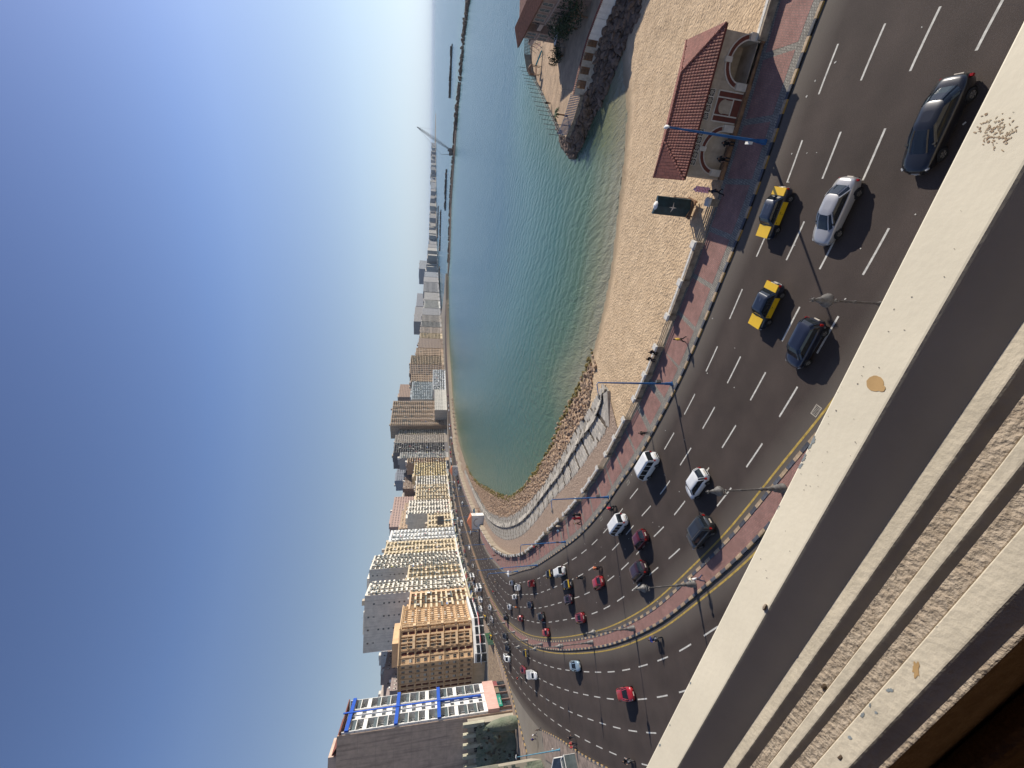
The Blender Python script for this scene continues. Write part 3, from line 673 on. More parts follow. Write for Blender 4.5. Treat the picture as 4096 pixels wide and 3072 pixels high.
for i in fi:
    if math.sin(i*.07)+math.sin(i*.031+1)+R.uniform(-.5,.5) < .1: continue
    w0 = R.uniform(.04,.12); o0 = .25*math.sin(i*.05); a, b = b0[i], b0[i+1]; d = (b-a)/np.linalg.norm(b-a); n_ = np.array([d[1],-d[0]]); a, b = a+n_*o0, b+n_*o0
    fo.add([(*(a-n_*w0),SEA+.012),(*(b-n_*w0),SEA+.012),(*(b+n_*w0),SEA+.012),(*(a+n_*w0),SEA+.012)], [(0,1,2,3),(3,2,1,0)])
fo.build('foam_line', mat('foam', (.62,.63,.6), .7, var=.1), kind='stuff')
# ------------------------------------------------------------------ breakwater with blocks
MO = empty('breakwater', kind='structure')
mc = resample([(205,765),(218,722),(245,714),(300,700),(322,658),(352,590),(366,560)], 6.0)
mb = MB(); strip(mb, offset(mc, 7), offset(mc, -7), -3.0); strip(mb, offset(mc, 10.5), offset(mc, 7), -4.6, -3.0); strip(mb, offset(mc, -7), offset(mc, -10.5), -3.0, -4.6)
mb.build('embankment', M['rock_d'], MO)
blk = MB()
mc2 = resample([(215,740),(222,722),(300,702),(324,658),(356,590),(368,560),(372,500),(383,447),(372,390),(360,350)], 1.6)
for i, p in enumerate(mc2):
    f = i/len(mc2)
    for k in range(3 if f < .5 else 4):
        if f > .62 and R.random() < .35: continue
        o = R.uniform(-14, 16) if f > .5 else R.uniform(-1, 12); t = (-.4, .8)
        blk.obox((p[0]+o*.85+R.uniform(-1,1), p[1]+o*.5+R.uniform(-1,1)), R.uniform(.6,1.3), R.uniform(.6,1.2), -5, -4.4+R.uniform(.5,3.2)*(1.2 if f < .55 else .9), R.uniform(0,3))
blk.build('concrete_block', M['rock_d'], MO, kind='stuff')
for pts_, nm in (([(608,732),(570,765),(524,796)], 'detached reef'), ([(470,905),(395,960)], 'x'), ([(760,1800),(640,1900)], 'y'), ([(560,1360),(420,1420),(300,1440)], 'z')):
    q = resample(pts_, 3.0); mb = MB()
    for iq, p in enumerate(q):
        if math.sin(iq*.21+q[0][0])+math.sin(iq*.09) < -.35: continue
        for _ in range(3): mb.obox((p[0]+R.uniform(-5,5), p[1]+R.uniform(-5,5)), R.uniform(1.5,3), R.uniform(1.5,3), -6, SEA+R.uniform(.8,3.2)*(1+p[1]/2500), R.uniform(0,3))
    mb.build('reef', M['rock_d'], kind='structure')
# crane on the breakwater
CR = empty('lattice_crane', (348,622,-2.6), rad(8), label='dark lattice boom crawler crane standing on the breakwater', cat='crane')
CR.scale = (1.9,1.9,1.9)
mb = MB(); mb.box(-2.5,-1.5,0,2.5,-.6,1); mb.box(-2.5,.6,0,2.5,1.5,1); mb.build('crawler_track', M['steel'], CR)
mb = MB(); mb.box(-3,-1.4,1,1.5,1.4,3.2); mb.box(.6,.5,3.2,1.8,1.4,4.2); mb.build('cab', M['steel'], CR)
mb = MB(); tip = Vector((17,0,28)); b0 = Vector((1,0,2)); u = (tip-b0).normalized(); pv = u.cross(Vector((0,1,0)))
def bc(t, k): s = .75*(1-.75*abs(2*t-1)**2); return b0+(tip-b0)*t+Vector((0,1,0))*s*(1 if k & 1 else -1)+pv*s*(1 if k & 2 else -1)
for k in range(4): mb.tube([bc(t/8, k) for t in range(9)], .11, 4, cap=False)
for t in range(16):
    for k, l in ((0,1),(1,3),(3,2),(2,0)): mb.tube([bc(t/16, k), bc((t+1)/16, l)], .06, 3, cap=False)
mb.build('boom', M['steel'], CR)
mb = MB(); mb.tube([(-2.8,0,3),(-4,0,9)], .12, 4); mb.tube([(-4,0,9), tuple(tip)], .07, 3); mb.tube([tuple(tip), (17,0,14)], .05, 3); mb.tube([(-4,0,9),(-3,0,3)], .08, 3); mb.build('cable', M['steel'], CR)
# ------------------------------------------------------------------ kiosk on the promenade
ka = math.atan2(31.3-37.0, 31.5-20.9)
KI = empty('beach_kiosk', (21.15,36.75,0), ka, label='plastered beach kiosk with red hipped tile roof and arched niches on the promenade', cat='kiosk')
Lk = 11.4; Dk = 5.5; ez = 4.35; rz_ = 5.75
mb = MB(); 
def arch_wall(mb, x0, x1, z0, z1, ax0, ax1, az, y, mi=0, n=14):        # wall panel with an arched hole: az = springing height
    cx = (ax0+ax1)/2; r = (ax1-ax0)/2
    mb.add([(x0,y,z0),(ax0,y,z0),(ax0,y,z1),(x0,y,z1)], [(0,1,2,3)], mi); mb.add([(ax1,y,z0),(x1,y,z0),(x1,y,z1),(ax1,y,z1)], [(0,1,2,3)], mi)
    for i in range(n):
        a0 = PI-PI*i/n; a1 = PI-PI*(i+1)/n
        p0 = (cx+r*math.cos(a0), az+r*math.sin(a0)); p1 = (cx+r*math.cos(a1), az+r*math.sin(a1))
        mb.add([(p0[0],y,p0[1]),(p1[0],y,p1[1]),(p1[0],y,z1),(p0[0],y,z1)], [(0,1,2,3)], mi)
def arch_reveal(mb, ax0, ax1, z0, az, y0, y1, mi=0, n=14):
    cx = (ax0+ax1)/2; r = (ax1-ax0)/2; P = [(ax0,z0)]+[(cx+r*math.cos(PI-PI*i/n), az+r*math.sin(PI-PI*i/n)) for i in range(n+1)]+[(ax1,z0)]
    for i in range(len(P)-1):
        a, b = P[i], P[i+1]; mb.add([(a[0],y0,a[1]),(b[0],y0,b[1]),(b[0],y1,b[1]),(a[0],y1,a[1])], [(0,3,2,1)], mi)
def arch_band(mb, ax0, ax1, az, y, wd, th, mi=0, n=16, a_from=0., a_to=PI):
    cx = (ax0+ax1)/2; r = (ax1-ax0)/2
    for i in range(n):
        t0 = a_from+(a_to-a_from)*i/n; t1 = a_from+(a_to-a_from)*(i+1)/n; P = []
        for yy in (y, y-th):
            for rr_, tt in ((r,t0),(r+wd,t0),(r+wd,t1),(r,t1)): P.append((cx+rr_*math.cos(tt), yy, az+rr_*math.sin(tt)))
        mb.add(P, [(0,1,2,3),(4,7,6,5),(0,4,5,1),(2,6,7,3),(1,5,6,2),(0,3,7,4)], mi)
A1 = (.75, 4.05, 1.15); A2 = (7.85, 11.0, 1.15)
arch_wall(mb, 0, 4.6, .45, ez, *A1[:2], A1[2], 0); mb.add([(4.6,0,.45),(7.3,0,.45),(7.3,0,ez),(4.6,0,ez)], [(0,1,2,3)])
arch_wall(mb, 7.3, Lk, .45, ez, *A2[:2], A2[2], 0)
arch_reveal(mb, A1[0], A1[1], .45, A1[2], 0, .35); mb.box(.5,.35,.4,4.3,.5,3.2)
arch_reveal(mb, A2[0], A2[1], .45, A2[2], 0, 2.2); mb.box(7.6,2.2,.4,11.2,2.4,3.2); mb.box(7.6,.2,.38,11.2,2.2,.45)
mb.box(0,.5,-2,Lk,Dk,ez-.02) if False else None
mb.box(0,.52,-2,7.5,Dk,ez-.05); mb.box(7.5,2.42,-2,Lk,Dk,ez-.05); mb.box(Lk-.18,.01,-2,Lk,2.42,ez-.05); mb.box(0,.01,-2,.18,.52,ez-.05); mb.box(7.5,.01,3.3,Lk-.18,2.42,ez-.05)
mb.build('wall', M['cream'], KI)
mb = MB(); mb.box(-.06,-.35,-.02,7.9,.0,.45); mb.box(10.9,-.35,-.02,Lk+.06,0,.45); mb.box(7.9,-.18,0,10.9,.0,.3); mb.build('plinth_bench', M['rust'], KI)
for ax0, ax1, az in (A1, A2):
    mb = MB(); arch_band(mb, ax0, ax1, az, -.004, .1, .06); arch_band(mb, ax0-.42, ax1+.42, az, -.004, .09, .06)
    arch_band(mb, ax0-.1, ax1+.1, az, -.004, .32, .03, 1, 16, .25 if 1 else 0, PI-.25)
    cx = (ax0+ax1)/2; zt_ = az+(ax1-ax0)/2; mb.box(cx-.2,-.16,zt_-.06,cx+.2,-.004,zt_+.62)
    for sx in (-1, 1):
        e = cx+sx*((ax1-ax0)/2+.25); mb.box(e-.3,-.14,.45,e+.3,-.004,az+.35)
    mb.build('arch_trim', [M['cream_l'], M['maroon']], KI)
mb = MB(); mb.box(4.75,-.03,.45,7.15,-.003,3.0, 1); 
for x0, z0, x1, z1 in ((4.7,.5,4.8,3.05),(7.1,.5,7.2,3.05),(5.2,.5,5.3,2.95),(6.6,.5,6.7,2.95),(4.7,2.95,7.2,3.06),(5.3,1.25,6.6,1.36)): mb.box(x0,-.08,z0,x1,-.031,z1)
mb.box(5.45,-.05,1.36,6.45,-.031,2.1); mb.lathe([], 8) if False else None
mb.build('door_surround', [M['cream_l'], M['maroon']], KI)
mb = MB()
P = [(5.95+.5*math.cos(a), -.062, 2.1+.5*math.sin(a)) for a in np.linspace(0, PI, 13)]
mb.add(P, [tuple(range(12,-1,-1))]); arch_band(mb, 5.45, 6.45, 2.1, -.03, .08, .07); mb.box(5.42,-.06,1.36,6.48,-.033,2.1); mb.build('blind_niche', M['cream'], KI)
def lattice(x, z, s=.52):
    mb = MB(); mb.box(x,-.03,z,x+s,-.003,z+s, 1)
    for a, b in (((0,0),(s,s)),((s,0),(0,s)),((s/2,0),(s/2,s)),((0,s/2),(s,s/2))):
        dx, dz = b[0]-a[0], b[1]-a[1]; L = math.hypot(dx,dz); nx, nz = -dz/L*.028, dx/L*.028
        q = [(x+a[0]+nx,z+a[1]+nz),(x+a[0]-nx,z+a[1]-nz),(x+b[0]-nx,z+b[1]-nz),(x+b[0]+nx,z+b[1]+nz)]
        mb.add([(u,-.06,v) for u, v in q], [(0,3,2,1),(0,1,2,3)])
    arch_band(mb, x+s*.25, x+s*.75, z+s/2, -.031, .035, .03, 0, 12, 0, 2*PI)
    for r0 in ((x-.05,z-.05,x+s+.05,z),(x-.05,z+s,x+s+.05,z+s+.05),(x-.05,z,x,z+s),(x+s,z,x+s+.05,z+s)): mb.box(r0[0],-.07,r0[1],r0[2],-.003,r0[3])
    mb.build('lattice_panel', [M['cream_l'], M['dark']], KI)
for i in range(5): lattice(.95+i*.62, 3.45)
for i in range(4): lattice(4.75+i*.62, 3.45)
# roof: bed, tiles row by row
ov = .45; x0, x1, y0, y1 = -ov, Lk+.3, -ov, Dk+ov; ym = (y0+y1)/2; rx0, rx1 = x0+3.3, x1-3.2
RF = MB(); c = [(x0,y0,ez),(x1,y0,ez),(x1,y1,ez),(x0,y1,ez),(rx0,ym,rz_),(rx1,ym,rz_),(x0,y0,ez-.16),(x1,y0,ez-.16),(x1,y1,ez-.16),(x0,y1,ez-.16)]
RF.add(c, [(0,1,5,4),(1,2,5),(2,3,4,5),(3,0,4),(0,6,7,1),(1,7,8,2),(2,8,9,3),(3,9,6,0),(6,9,8,7)]); rfo = RF.build('roof', M['tile_d'], KI)
tw, tl = .235, .335
def tile_mesh():
    t = MB(); vs = []; n = 5
    for yy, zo in ((-.03, .045), (tl+.02, .012)):
        for k in range(n):
            a = PI*k/(n-1); vs.append((tw*.5-tw*.5*math.cos(a)*1.0, yy, zo+.055*math.sin(a)))
    t.add(vs, [(k, k+1, n+k+1, n+k) for k in range(n-1)], 0, True); t.add([vs[k] for k in range(n)]+[(tw,-.03,.0),(0,-.03,.0)], [(6,5,4,3,2,1,0)]); return t.mesh('roof_tile', M['tile'])
tmesh = tile_mesh(); trest = MB(); tcount = [0]
def tile_slope(o, ax, up, width_at, length, n0):
    # o: eave start; ax: unit along the eave; up: unit up the slope
    ax, up = Vector(ax), Vector(up); nn = ax.cross(up); rows = int(length/tl)
    rot = Matrix((ax, up, nn)).transposed().to_4x4()
    for r in range(rows):
        a, b = width_at((r+.5)*tl); k0 = math.ceil(a/tw)
        for k in range(k0, int(b/tw)):
            p = Vector(o)+ax*(k*tw)+up*(r*tl)+nn*.012
            if tcount[0] < n0:
                t = obj('roof_tile', tmesh, rfo, loc=p, rot=rot.to_euler()); tcount[0] += 1
            else:
                mt = Matrix.Translation(p) @ rot; trest.add([tuple(mt @ v.co) for v in tmesh.vertices], [tuple(q.vertices) for q in tmesh.polygons], 0)
sl = math.hypot(ym-y0, rz_-ez); cs, sn = (ym-y0)/sl, (rz_-ez)/sl; wl = x1-x0
tile_slope((x0,y0,ez), (1,0,0), (0,cs,sn), lambda u: (u/sl*(rx0-x0), wl-u/sl*(x1-rx1)), sl, 230)
s2 = math.hypot(rx0-x0, rz_-ez); tile_slope((x0,y1,ez), (0,-1,0), ((rx0-x0)/s2,0,(rz_-ez)/s2), lambda u: (u/s2*(ym-y0), (y1-y0)-u/s2*(ym-y0)), s2, 290)
s3 = math.hypot(x1-rx1, rz_-ez); tile_slope((x1,y0,ez), (0,1,0), (-(x1-rx1)/s3,0,(rz_-ez)/s3), lambda u: (u/s3*(ym-y0), (y1-y0)-u/s3*(ym-y0)), s3, 0)
tile_slope((x1,y1,ez), (-1,0,0), (0,-cs,sn), lambda u: (u/sl*(x1-rx1), wl-u/sl*(rx0-x0)), sl, 0)
trest.build('roof_tile', M['tile'], rfo, kind='stuff')
rd = MB()
for a, b in ((c[0],c[4]),(c[3],c[4]),(c[1],c[5]),(c[2],c[5]),(c[4],c[5])):
    a, b = Vector(a), Vector(b); n = max(2, int((b-a).length/.36))
    for i in range(n):
        p = a+(b-a)*(i/n); q = a+(b-a)*((i+1.05)/n); rd.tube([p+Vector((0,0,.06)), q+Vector((0,0,.04))], [.13,.1], 7, smooth=True)
rd.build('ridge_tile', M['tile'], rfo)
# ------------------------------------------------------------------ small white stair kiosks
def stair_kiosk(p, ang, s, label):
    t = empty('stair_kiosk', (p[0],p[1],0), ang, label=label, cat='kiosk', group='stair kiosks on the promenade wall')
    m_ = MB(); wd, dp, hh = 7.5*s, 6*s, 4.6*s
    m_.box(0,.3,-3,wd,dp,hh); arch_wall(m_, 0, wd, 0, hh, wd*.25, wd*.75, 1.3*s, 0); arch_reveal(m_, wd*.25, wd*.75, 0, 1.3*s, 0, .3)
    m_.box(0,.0,-3,.3,.299,hh); m_.box(wd-.3,0,-3,wd,.299,hh); m_.build('wall', M['white'], t)
    r_2 = MB(); e = .5; r_2.add([(-e,-e,hh),(wd+e,-e,hh),(wd+e,dp+e,hh),(-e,dp+e,hh),(wd/2,dp*.5,hh+2.4*s)], [(0,1,4),(1,2,4),(2,3,4),(3,0,4),(0,3,2,1)]); r_2.build('roof', mat('orange_tile_%d' % int(s*10), (.5,.17,.085), .8, var=.15, scale=4, bump=.4, bscale=6), t)
    a = MB(); arch_band(a, wd*.25, wd*.75, 1.3*s, -.01, .3*s, .08); a.build('arch_trim', M['stone'], t)
    for i in range(4):
        f = MB(); f.box(wd+.01, .8+i*1.3*s, 1.6, wd+.12, 1.4+i*1.3*s, hh-.6); f.build('buttress', M['white'], t)
    return t
stair_kiosk((-80.5,225.0), rad(4), 1.0, 'white stair kiosk with orange roof where the curved seawall meets the road')
stair_kiosk((-88.5,396), rad(8), 1.15, 'farther white stair kiosk with orange roof, near the yellow building')
# blue shade huts on the sand
def shade_hut(p, ang, z, label, sc=1.):
    t = empty('shade_hut', (p[0],p[1],z), ang, label=label, cat='hut', group=None); t.scale = (sc,)*3
    r_2 = MB()
    for s in (-1, 1): r_2.add([(-1.9,0,3.1),(1.9,0,3.1),(1.9,s*.95,2.5),(-1.9,s*.95,2.5),(-1.9,0,3.02),(1.9,0,3.02),(1.9,s*.95,2.42),(-1.9,s*.95,2.42)], [(0,1,2,3) if s < 0 else (3,2,1,0),(4,7,6,5) if s < 0 else (5,6,7,4),(2,1,5,6),(3,7,4,0),(3,2,6,7)])
    r_2.build('roof', mat('dark_blue_sheet_%d' % int(sc*10), (.018,.055,.085), .6, var=.2, scale=3), t)
    for x in (-1.7, 1.7):
        for y in (-.8, .8): q = MB(); q.box(x-.06,y-.06,-.5,x+.06,y+.06,2.5); q.build('post', M['rust'], t)
    q = MB(); q.box(-1.8,-.9,.7,1.8,.9,.8); q.box(-1.8,-.9,1.4,-1.74,.9,1.5); q.build('deck', M['rust'], t)
    q = MB()
    for k in range(8): a = k*PI/4; q.add([(0,0,3.14),(.13*math.cos(a-.35),.13*math.sin(a-.35),3.1),(.45*math.cos(a),.3*math.sin(a),3.05),(.13*math.cos(a+.35),.13*math.sin(a+.35),3.1)], [(0,1,2,3)])
    q.build('star_ornament', M['white'], t)
bp_ = G(2774, 838, -2.1)
t = empty('beach_tower', (bp_[0],bp_[1],-2.3), rad(-38), label='tall dark teal folded panel tower with white star on the sand near the kiosk', cat='beach tower')
teal = mat('dark_teal_panel', (.014,.045,.065), .55, var=.2, scale=2)
for s_ in (-1, 1):
    g = MB(); g.prism([(0,.05),(0,-.25) if 0 else (0,-.22),(s_*1.0,.12),(s_*1.0,.45),(0,.3)] if s_ > 0 else [(0,.3),(s_*1.0,.45),(s_*1.0,.12),(0,-.22),(0,.05)], .8, 5.2); g.build('panel', teal, t)
g = MB(); g.lathe([(.5,5.2),(.42,5.3),(0,5.45)], 8); g.build('cap', M['white'], t)
g = MB()
for k in range(4): a = k*PI/2; g.add([(.0,-.30,3.1),(.12*math.cos(a-.6),-.29,3.1+.12*math.sin(a-.6)),(.62*math.cos(a),-.27+.2*abs(math.cos(a)),3.1+.5*math.sin(a)),(.12*math.cos(a+.6),-.29,3.1+.12*math.sin(a+.6))], [(0,1,2,3),(3,2,1,0)])
g.build('star_ornament', M['white'], t)
for x in (-.85,.85):
    for y in (.1,1.2): g = MB(); g.box(x-.07,y-.07,0,x+.07,y+.07,2.6 if y > 1 else .85); g.build('post', M['rust'], t)
g = MB(); g.box(-1.1,-.5,.55,1.1,1.3,.65); g.box(-1.1,1.2,2.4,1.1,1.3,2.5); g.build('deck', M['rust'], t)
shade_hut((-77,243), rad(60), -2.6, 'small blue shade hut beyond the white stair kiosk', 1.4)
# ------------------------------------------------------------------ lamp posts
def blue_post(p, ang, label, arm=True, h=9.6):
    t = empty('lamp_post', (p[0],p[1],.13), ang, label=label, cat='street lamp', group='blue lamp posts along the promenade')
    q = MB(); q.tube([(0,0,0),(0,0,h-.4)]+([(.0,0,h-.1),(.25,0,h+.12),(1.6,0,h+.2)] if arm else [(0,0,h)]), [.13,.075]+([.07,.06,.05] if arm else [.07]), 8); q.build('pole', M['blue_st'], t)
    q = MB(); q.box(-.22,-.22,0,.22,.22,.12); q.tube([(0,0,.1),(0,0,.9)], [.2,.16], 8); q.build('base', M['blue_st'], t)
    q = MB(); q.box(-.3,.12,1.6,.0,.45,2.2) if arm else q.box(-.3,-.35,1.4,.3,-.15,1.7); q.build('control_box', M['steel'] if arm else M['white'], t)
    q = MB(); x = 1.6 if arm else -.25
    q.tube([(x-.15,0,h+.2 if arm else h),(x+.25,0,h+.22 if arm else h+.05),(x+.65,0,h+.15 if arm else h)], [.08,.17,.06], 8); q.build('lamp_head', M['steel'] if arm else M['white'], t); return t
pb = [(21.7,31.1),(0.3,44.7),(-18.1,61.9),(-33.2,82.5),(-47.6,104.3),(-59.6,127.3),(-70.2,153.1),(-77.2,178.9),(-81.2,205.6),(-84,232)]
pl = ['blue lamp post in front of the tiled kiosk','blue lamp post between the sand beach and the taxis','blue lamp post beside the motorcyclist in red, where the slab slope widens','blue lamp post beside the two white minibuses bend','fifth blue lamp post from the kiosk, at the curve of the pavement','sixth blue lamp post from the kiosk, near the white parasol','seventh blue lamp post from the kiosk','eighth blue lamp post from the kiosk','ninth blue lamp post, just before the white stair kiosk','tenth blue lamp post, beyond the white stair kiosk']
for i, p in enumerate(pb):
    d = np.linalg.norm(K-np.array(p), axis=1); j = int(d.argmin()); a = math.atan2(K[j][1]-p[1], K[j][0]-p[0])
    blue_post(p, a if i else ka-PI/2, pl[i], i > 0)
for j in range(4):
    s = 250+28*j; i = min(len(K)-1, int(kd(K, (-84,232)))+int(28*(j+1))); p = offset(K, -.5)[i]
    blue_post(p, 0, 'far blue lamp post number %s beyond the white stair kiosk' % ['eleven','twelve','thirteen','fourteen'][j])
q = blue_post((-78.6,84.2), rad(200), 'pale blue lamp post standing by the side street on the land side', False); q['group'] = 'lamp posts on the land side'
for ch in q.children:
    if ch.name.startswith(('pole','base')): ch.data = ch.data.copy(); ch.data.materials[0] = M['lblue']
def classic_lamp():
    t = empty('ornate_street_lamp', (0,0,.13), 0, cat='street lamp', group='ornate lamps on the median strip')
    q = MB(); q.lathe([(.42,0),(.42,.12),(.34,.2),(.36,.5),(.26,.62),(.3,.8),(.2,.95),(.16,1.2),(.2,1.28),(.14,1.4),(.12,2.0),(.17,2.08),(.11,2.2),(.075,2.4),(.07,3.9),(.11,3.96),(.07,4.06),(.06,5.3),(.14,5.38),(.09,5.5)], 12); q.build('post', M['steel'], t)
    q = MB()
    for s in (-1, 1): q.tube([(0,0,5.45),(s*.33,0,5.55),(s*.36,0,5.95),(s*.22,0,6.2)], [.04,.045,.035,.03], 6)
    q.build('scroll_bracket', M['steel'], t)
    q = MB(); q.lathe([(.0,6.75),(.14,6.66),(.18,6.52),(.2,6.4),(.34,6.2),(.42,6.02),(.42,5.96),(.38,5.96),(0,6.02)], 14); q.lathe([(0,7.3),(.03,7.2),(.05,7.05),(.14,6.98),(.06,6.92),(.09,6.8),(.14,6.66)], 8)
    for k in range(6): a = k*PI/3; q.tube([(.05*math.cos(a),.05*math.sin(a),6.95),(.17*math.cos(a),.17*math.sin(a),7.1)], [.025,.012], 4)
    q.build('lamp_hood', M['steel'], t)
    q = MB(); q.lathe([(.3,5.95),(.27,5.8),(.0,5.72)], 12); q.build('lamp_glass', M['glass_lamp'], t); return t
c0 = classic_lamp()
lampP = [(5.2,19.9),(-8.3,28.7),(-21.7,39.6),(-34.0,52.8),(-44.9,67.3),(-56.0,83.0),(-65.3,98.3),(-73.7,113.8),(-81.3,130.6),(-88.0,148.0),(-93.6,166.1),(-97.6,184.5),(-100.2,204),(-102.6,224),(-105,246),(-107,270),(-108.5,295)]
ln_ = ['ornate iron lamp rising just above the parapet, beside the dark blue car','ornate iron lamp on the median beside the white hatchback','ornate iron lamp on the median beside the walking person in white','ornate iron lamp on the wide bend of the median','ornate iron lamp past the bend, across from the light blue car']+['%s ornate median lamp counted from the parapet' % w_ for w_ in ('sixth','seventh','eighth','ninth','tenth','eleventh','twelfth','thirteenth','fourteenth','fifteenth','sixteenth','seventeenth')]
for i, p in enumerate(lampP):
    t = c0 if i == 0 else copy_tree(c0)
    P_ = offset(Mn, mw*.5); j = int(np.linalg.norm(P_-np.array(p), axis=1).argmin()); q = P_[j] if i > 1 else np.array(p)
    t.location = (q[0], q[1], .13); t.rotation_euler = (R.uniform(-.008,.008), R.uniform(-.008,.008), R.uniform(0,.4)+math.atan2(*(Mn[j]-Mn[j-1])[::-1])+PI/2); t['label'] = ln_[i]
# ------------------------------------------------------------------ HEADLAND
HZ = -1.0
plat = [(59.6,80.5),(57.2,85),(56.6,89.5),(59.5,92.5),(72.4,103.2),(83.6,112),(91.5,119),(97.5,123.3),(105,125.5),(135,118),(140,60),(76,58),(69.5,68.6),(68.0,74.5),(64.5,81.5)]
mb = MB(); mb.prism(plat, -5, HZ, 0, 1)
mb.build('headland', [M['stone'], mat('garden_sand', (.43,.30,.19), .95, var=.16, scale=.5, bump=.4, bscale=3)], kind='structure')
HR = empty('headland_rocks', kind='structure'); pts = []
inner = resample([(66.5,62),(66.8,68),(65.6,74),(62.6,80.5),(58.5,80.8),(56.6,85.5),(56.2,90),(59.5,93),(72.0,103.8),(84,113.2),(92,120.5),(100,125.5)], n=150)
outer = resample([(61,62),(61,66),(60.8,68.7),(59.2,71.8),(57.8,75),(57.0,78.5),(56.6,82),(55.6,86),(54.6,89),(54.6,93),(57.5,97.5),(63,102.5),(71.5,106.5),(84,115.2),(92,122.3),(100,127.5)], n=150)
wdt = []
for i in range(150):
    p, q = inner[i], outer[i]; L = np.linalg.norm(q-p); n = max(1, int(L/.72))
    for j in range(n+1):
        t = j/n
        for _ in range(1):
            x, y = p*(1-t)+q*t; zz = -2.3*(1-t)-4.45*t
            pts.append((x+R.uniform(-.5,.5), y+R.uniform(-.5,.5), zz+R.uniform(-.2,.25), R.uniform(.45,1.0), 0))
for _ in range(160):
    p = (R.uniform(54.5,60), R.uniform(86.5,96)); 
    if dist_to(np.array([p]), np.array(plat))[0][0] < 4.2 and not (p[0] > 59.6+0.6*(p[1]-92) ): pts.append((p[0], p[1], -4.3+R.uniform(0,1.2)*(p[0] > 56), R.uniform(.4,.8), 0))
rocks(HR, pts, [M['rock_d']], lim=290)
mb = MB(); strip(mb, inner, outer, -2.5, -4.7); mb.build('rock_rubble', M['rock_d'], HR)
# garden wall with tiled coping and lattice openings
GW = empty('garden_wall', label='white garden wall with red tile coping and brown lattice openings above the boulders', cat='wall')
gp = resample([(59.5,80.2),(64.2,81.6)][:1]+[(61.8,80.2),(66.6,73.8),(67.4,68.2),(68.5,60)], n=9); gl = [(60.2,80.9),(61.9,78.9),(63.3,77.1),(64.6,75.2),(65.6,73.3),(66.4,69.6),(67.0,65.5),(68.2,58)]
for i in range(len(gl)-1):
    a, b = Vector(gl[i]), Vector(gl[i+1]); d = b-a; L = d.length; an = math.atan2(d.y, d.x)
    q = MB()
    if i < 4:
        q.box(0,-.15,-3.2,.45*L,.15,.35); q.box(.45*L,-.15,-3.2,L,.15,-1.75); q.box(.45*L,-.15,.15,L,.15,.35)
    else: q.box(0,-.15,-3.2,L-.06,.15,.35)
    q.build('wall_panel', M['slab'] if i < 4 else M['white'], GW, loc=(a.x,a.y,0), rot=an)
    if i < 4:
        q = MB(); n = 9
        for k in range(n):
            x = .45*L+.55*L*k/n
            for s in (1,-1): 
                x2 = x+s*.5; x2 = min(max(x2, .45*L), L)
                q.tube([(x,-.02*s,-1.75),(x2,-.02*s,.15)], .035, 4, cap=False)
        q.build('lattice', M['rust'], GW, loc=(a.x,a.y,0), rot=an)
    q = MB(); n = int(L/.3)
    for k in range(n): x = L*k/n; q.tube([(x+.15,-.32,.38),(x+.15,0,.52),(x+.15,.32,.38)], .11, 5)
    q.build('coping_tile', M['tile'], GW, loc=(a.x,a.y,0), rot=an, kind='stuff')
# near bar fence
def fence(name, pts_, z, h, sp, label, barm, railm, post_every=0, bar=.03):
    t = empty(name, label=label, cat='fence'); P = resample(pts_, sp); 
    q = MB()
    for p in P: q.box(p[0]-bar,p[1]-bar,z,p[0]+bar,p[1]+bar,z+h)
    q.build('bar', barm, t, kind='stuff' if len(P) > 300 else None) if len(P) > 90 else None
    if len(P) <= 90:
        m1 = MB(); m1.box(-bar,-bar,0,bar,bar,h); me = m1.mesh('bar', barm)
        for p in P: obj('bar', me, t, loc=(p[0],p[1],z))
    q = MB()
    for zz in (.12, .5, .94): q.tube([(p[0],p[1],z+h*zz) for p in P], .045, 4)
    q.build('rail', railm, t); return t
fence('bar_fence', [(56.8,88.9),(57.6,84.6),(59.8,80.6)], HZ, 2.1, .32, 'blue barred fence with pale rails on the rocky tip of the headland', M['blue_st'], M['cream_l'], bar=.05)
ff = [(57.2,90.2),(72.2,103.0),(83.5,111.8),(91.3,118.6),(97.3,123.0)]
fence('mesh_fence', ff, HZ, 1.2, 1.1, 'thin wire fence along the seaward edge of the headland garden', M['steel'], M['steel'], bar=.03)
fence('picket_fence', [(91,117.5),(95,120.9),(103,124.8),(112,124)], HZ, 2.2, .42, 'dark picket fence between the garden swings and the sea', M['steel'], M['steel'], bar=.06)
P = resample(ff, 3.1)
for i, p in enumerate(P):
    q = MB(); q.tube([(0,0,0),(0,0,3.9)], .055, 6); q.build('post', M['steel'], loc=(p[0],p[1],HZ), label='tall thin grey post on the seaward edge of the headland garden', cat='post', group='tall posts along the headland edge')
for p in ((57.3,86.6),(61.2,81.2)):
    q = MB(); q.tube([(0,0,0),(0,0,3.6)], .06, 6); q.build('post', M['steel'], loc=(p[0],p[1],HZ), label='thin post on the rocky side of the headland garden' , cat='post', group='thin posts on the rocky side')
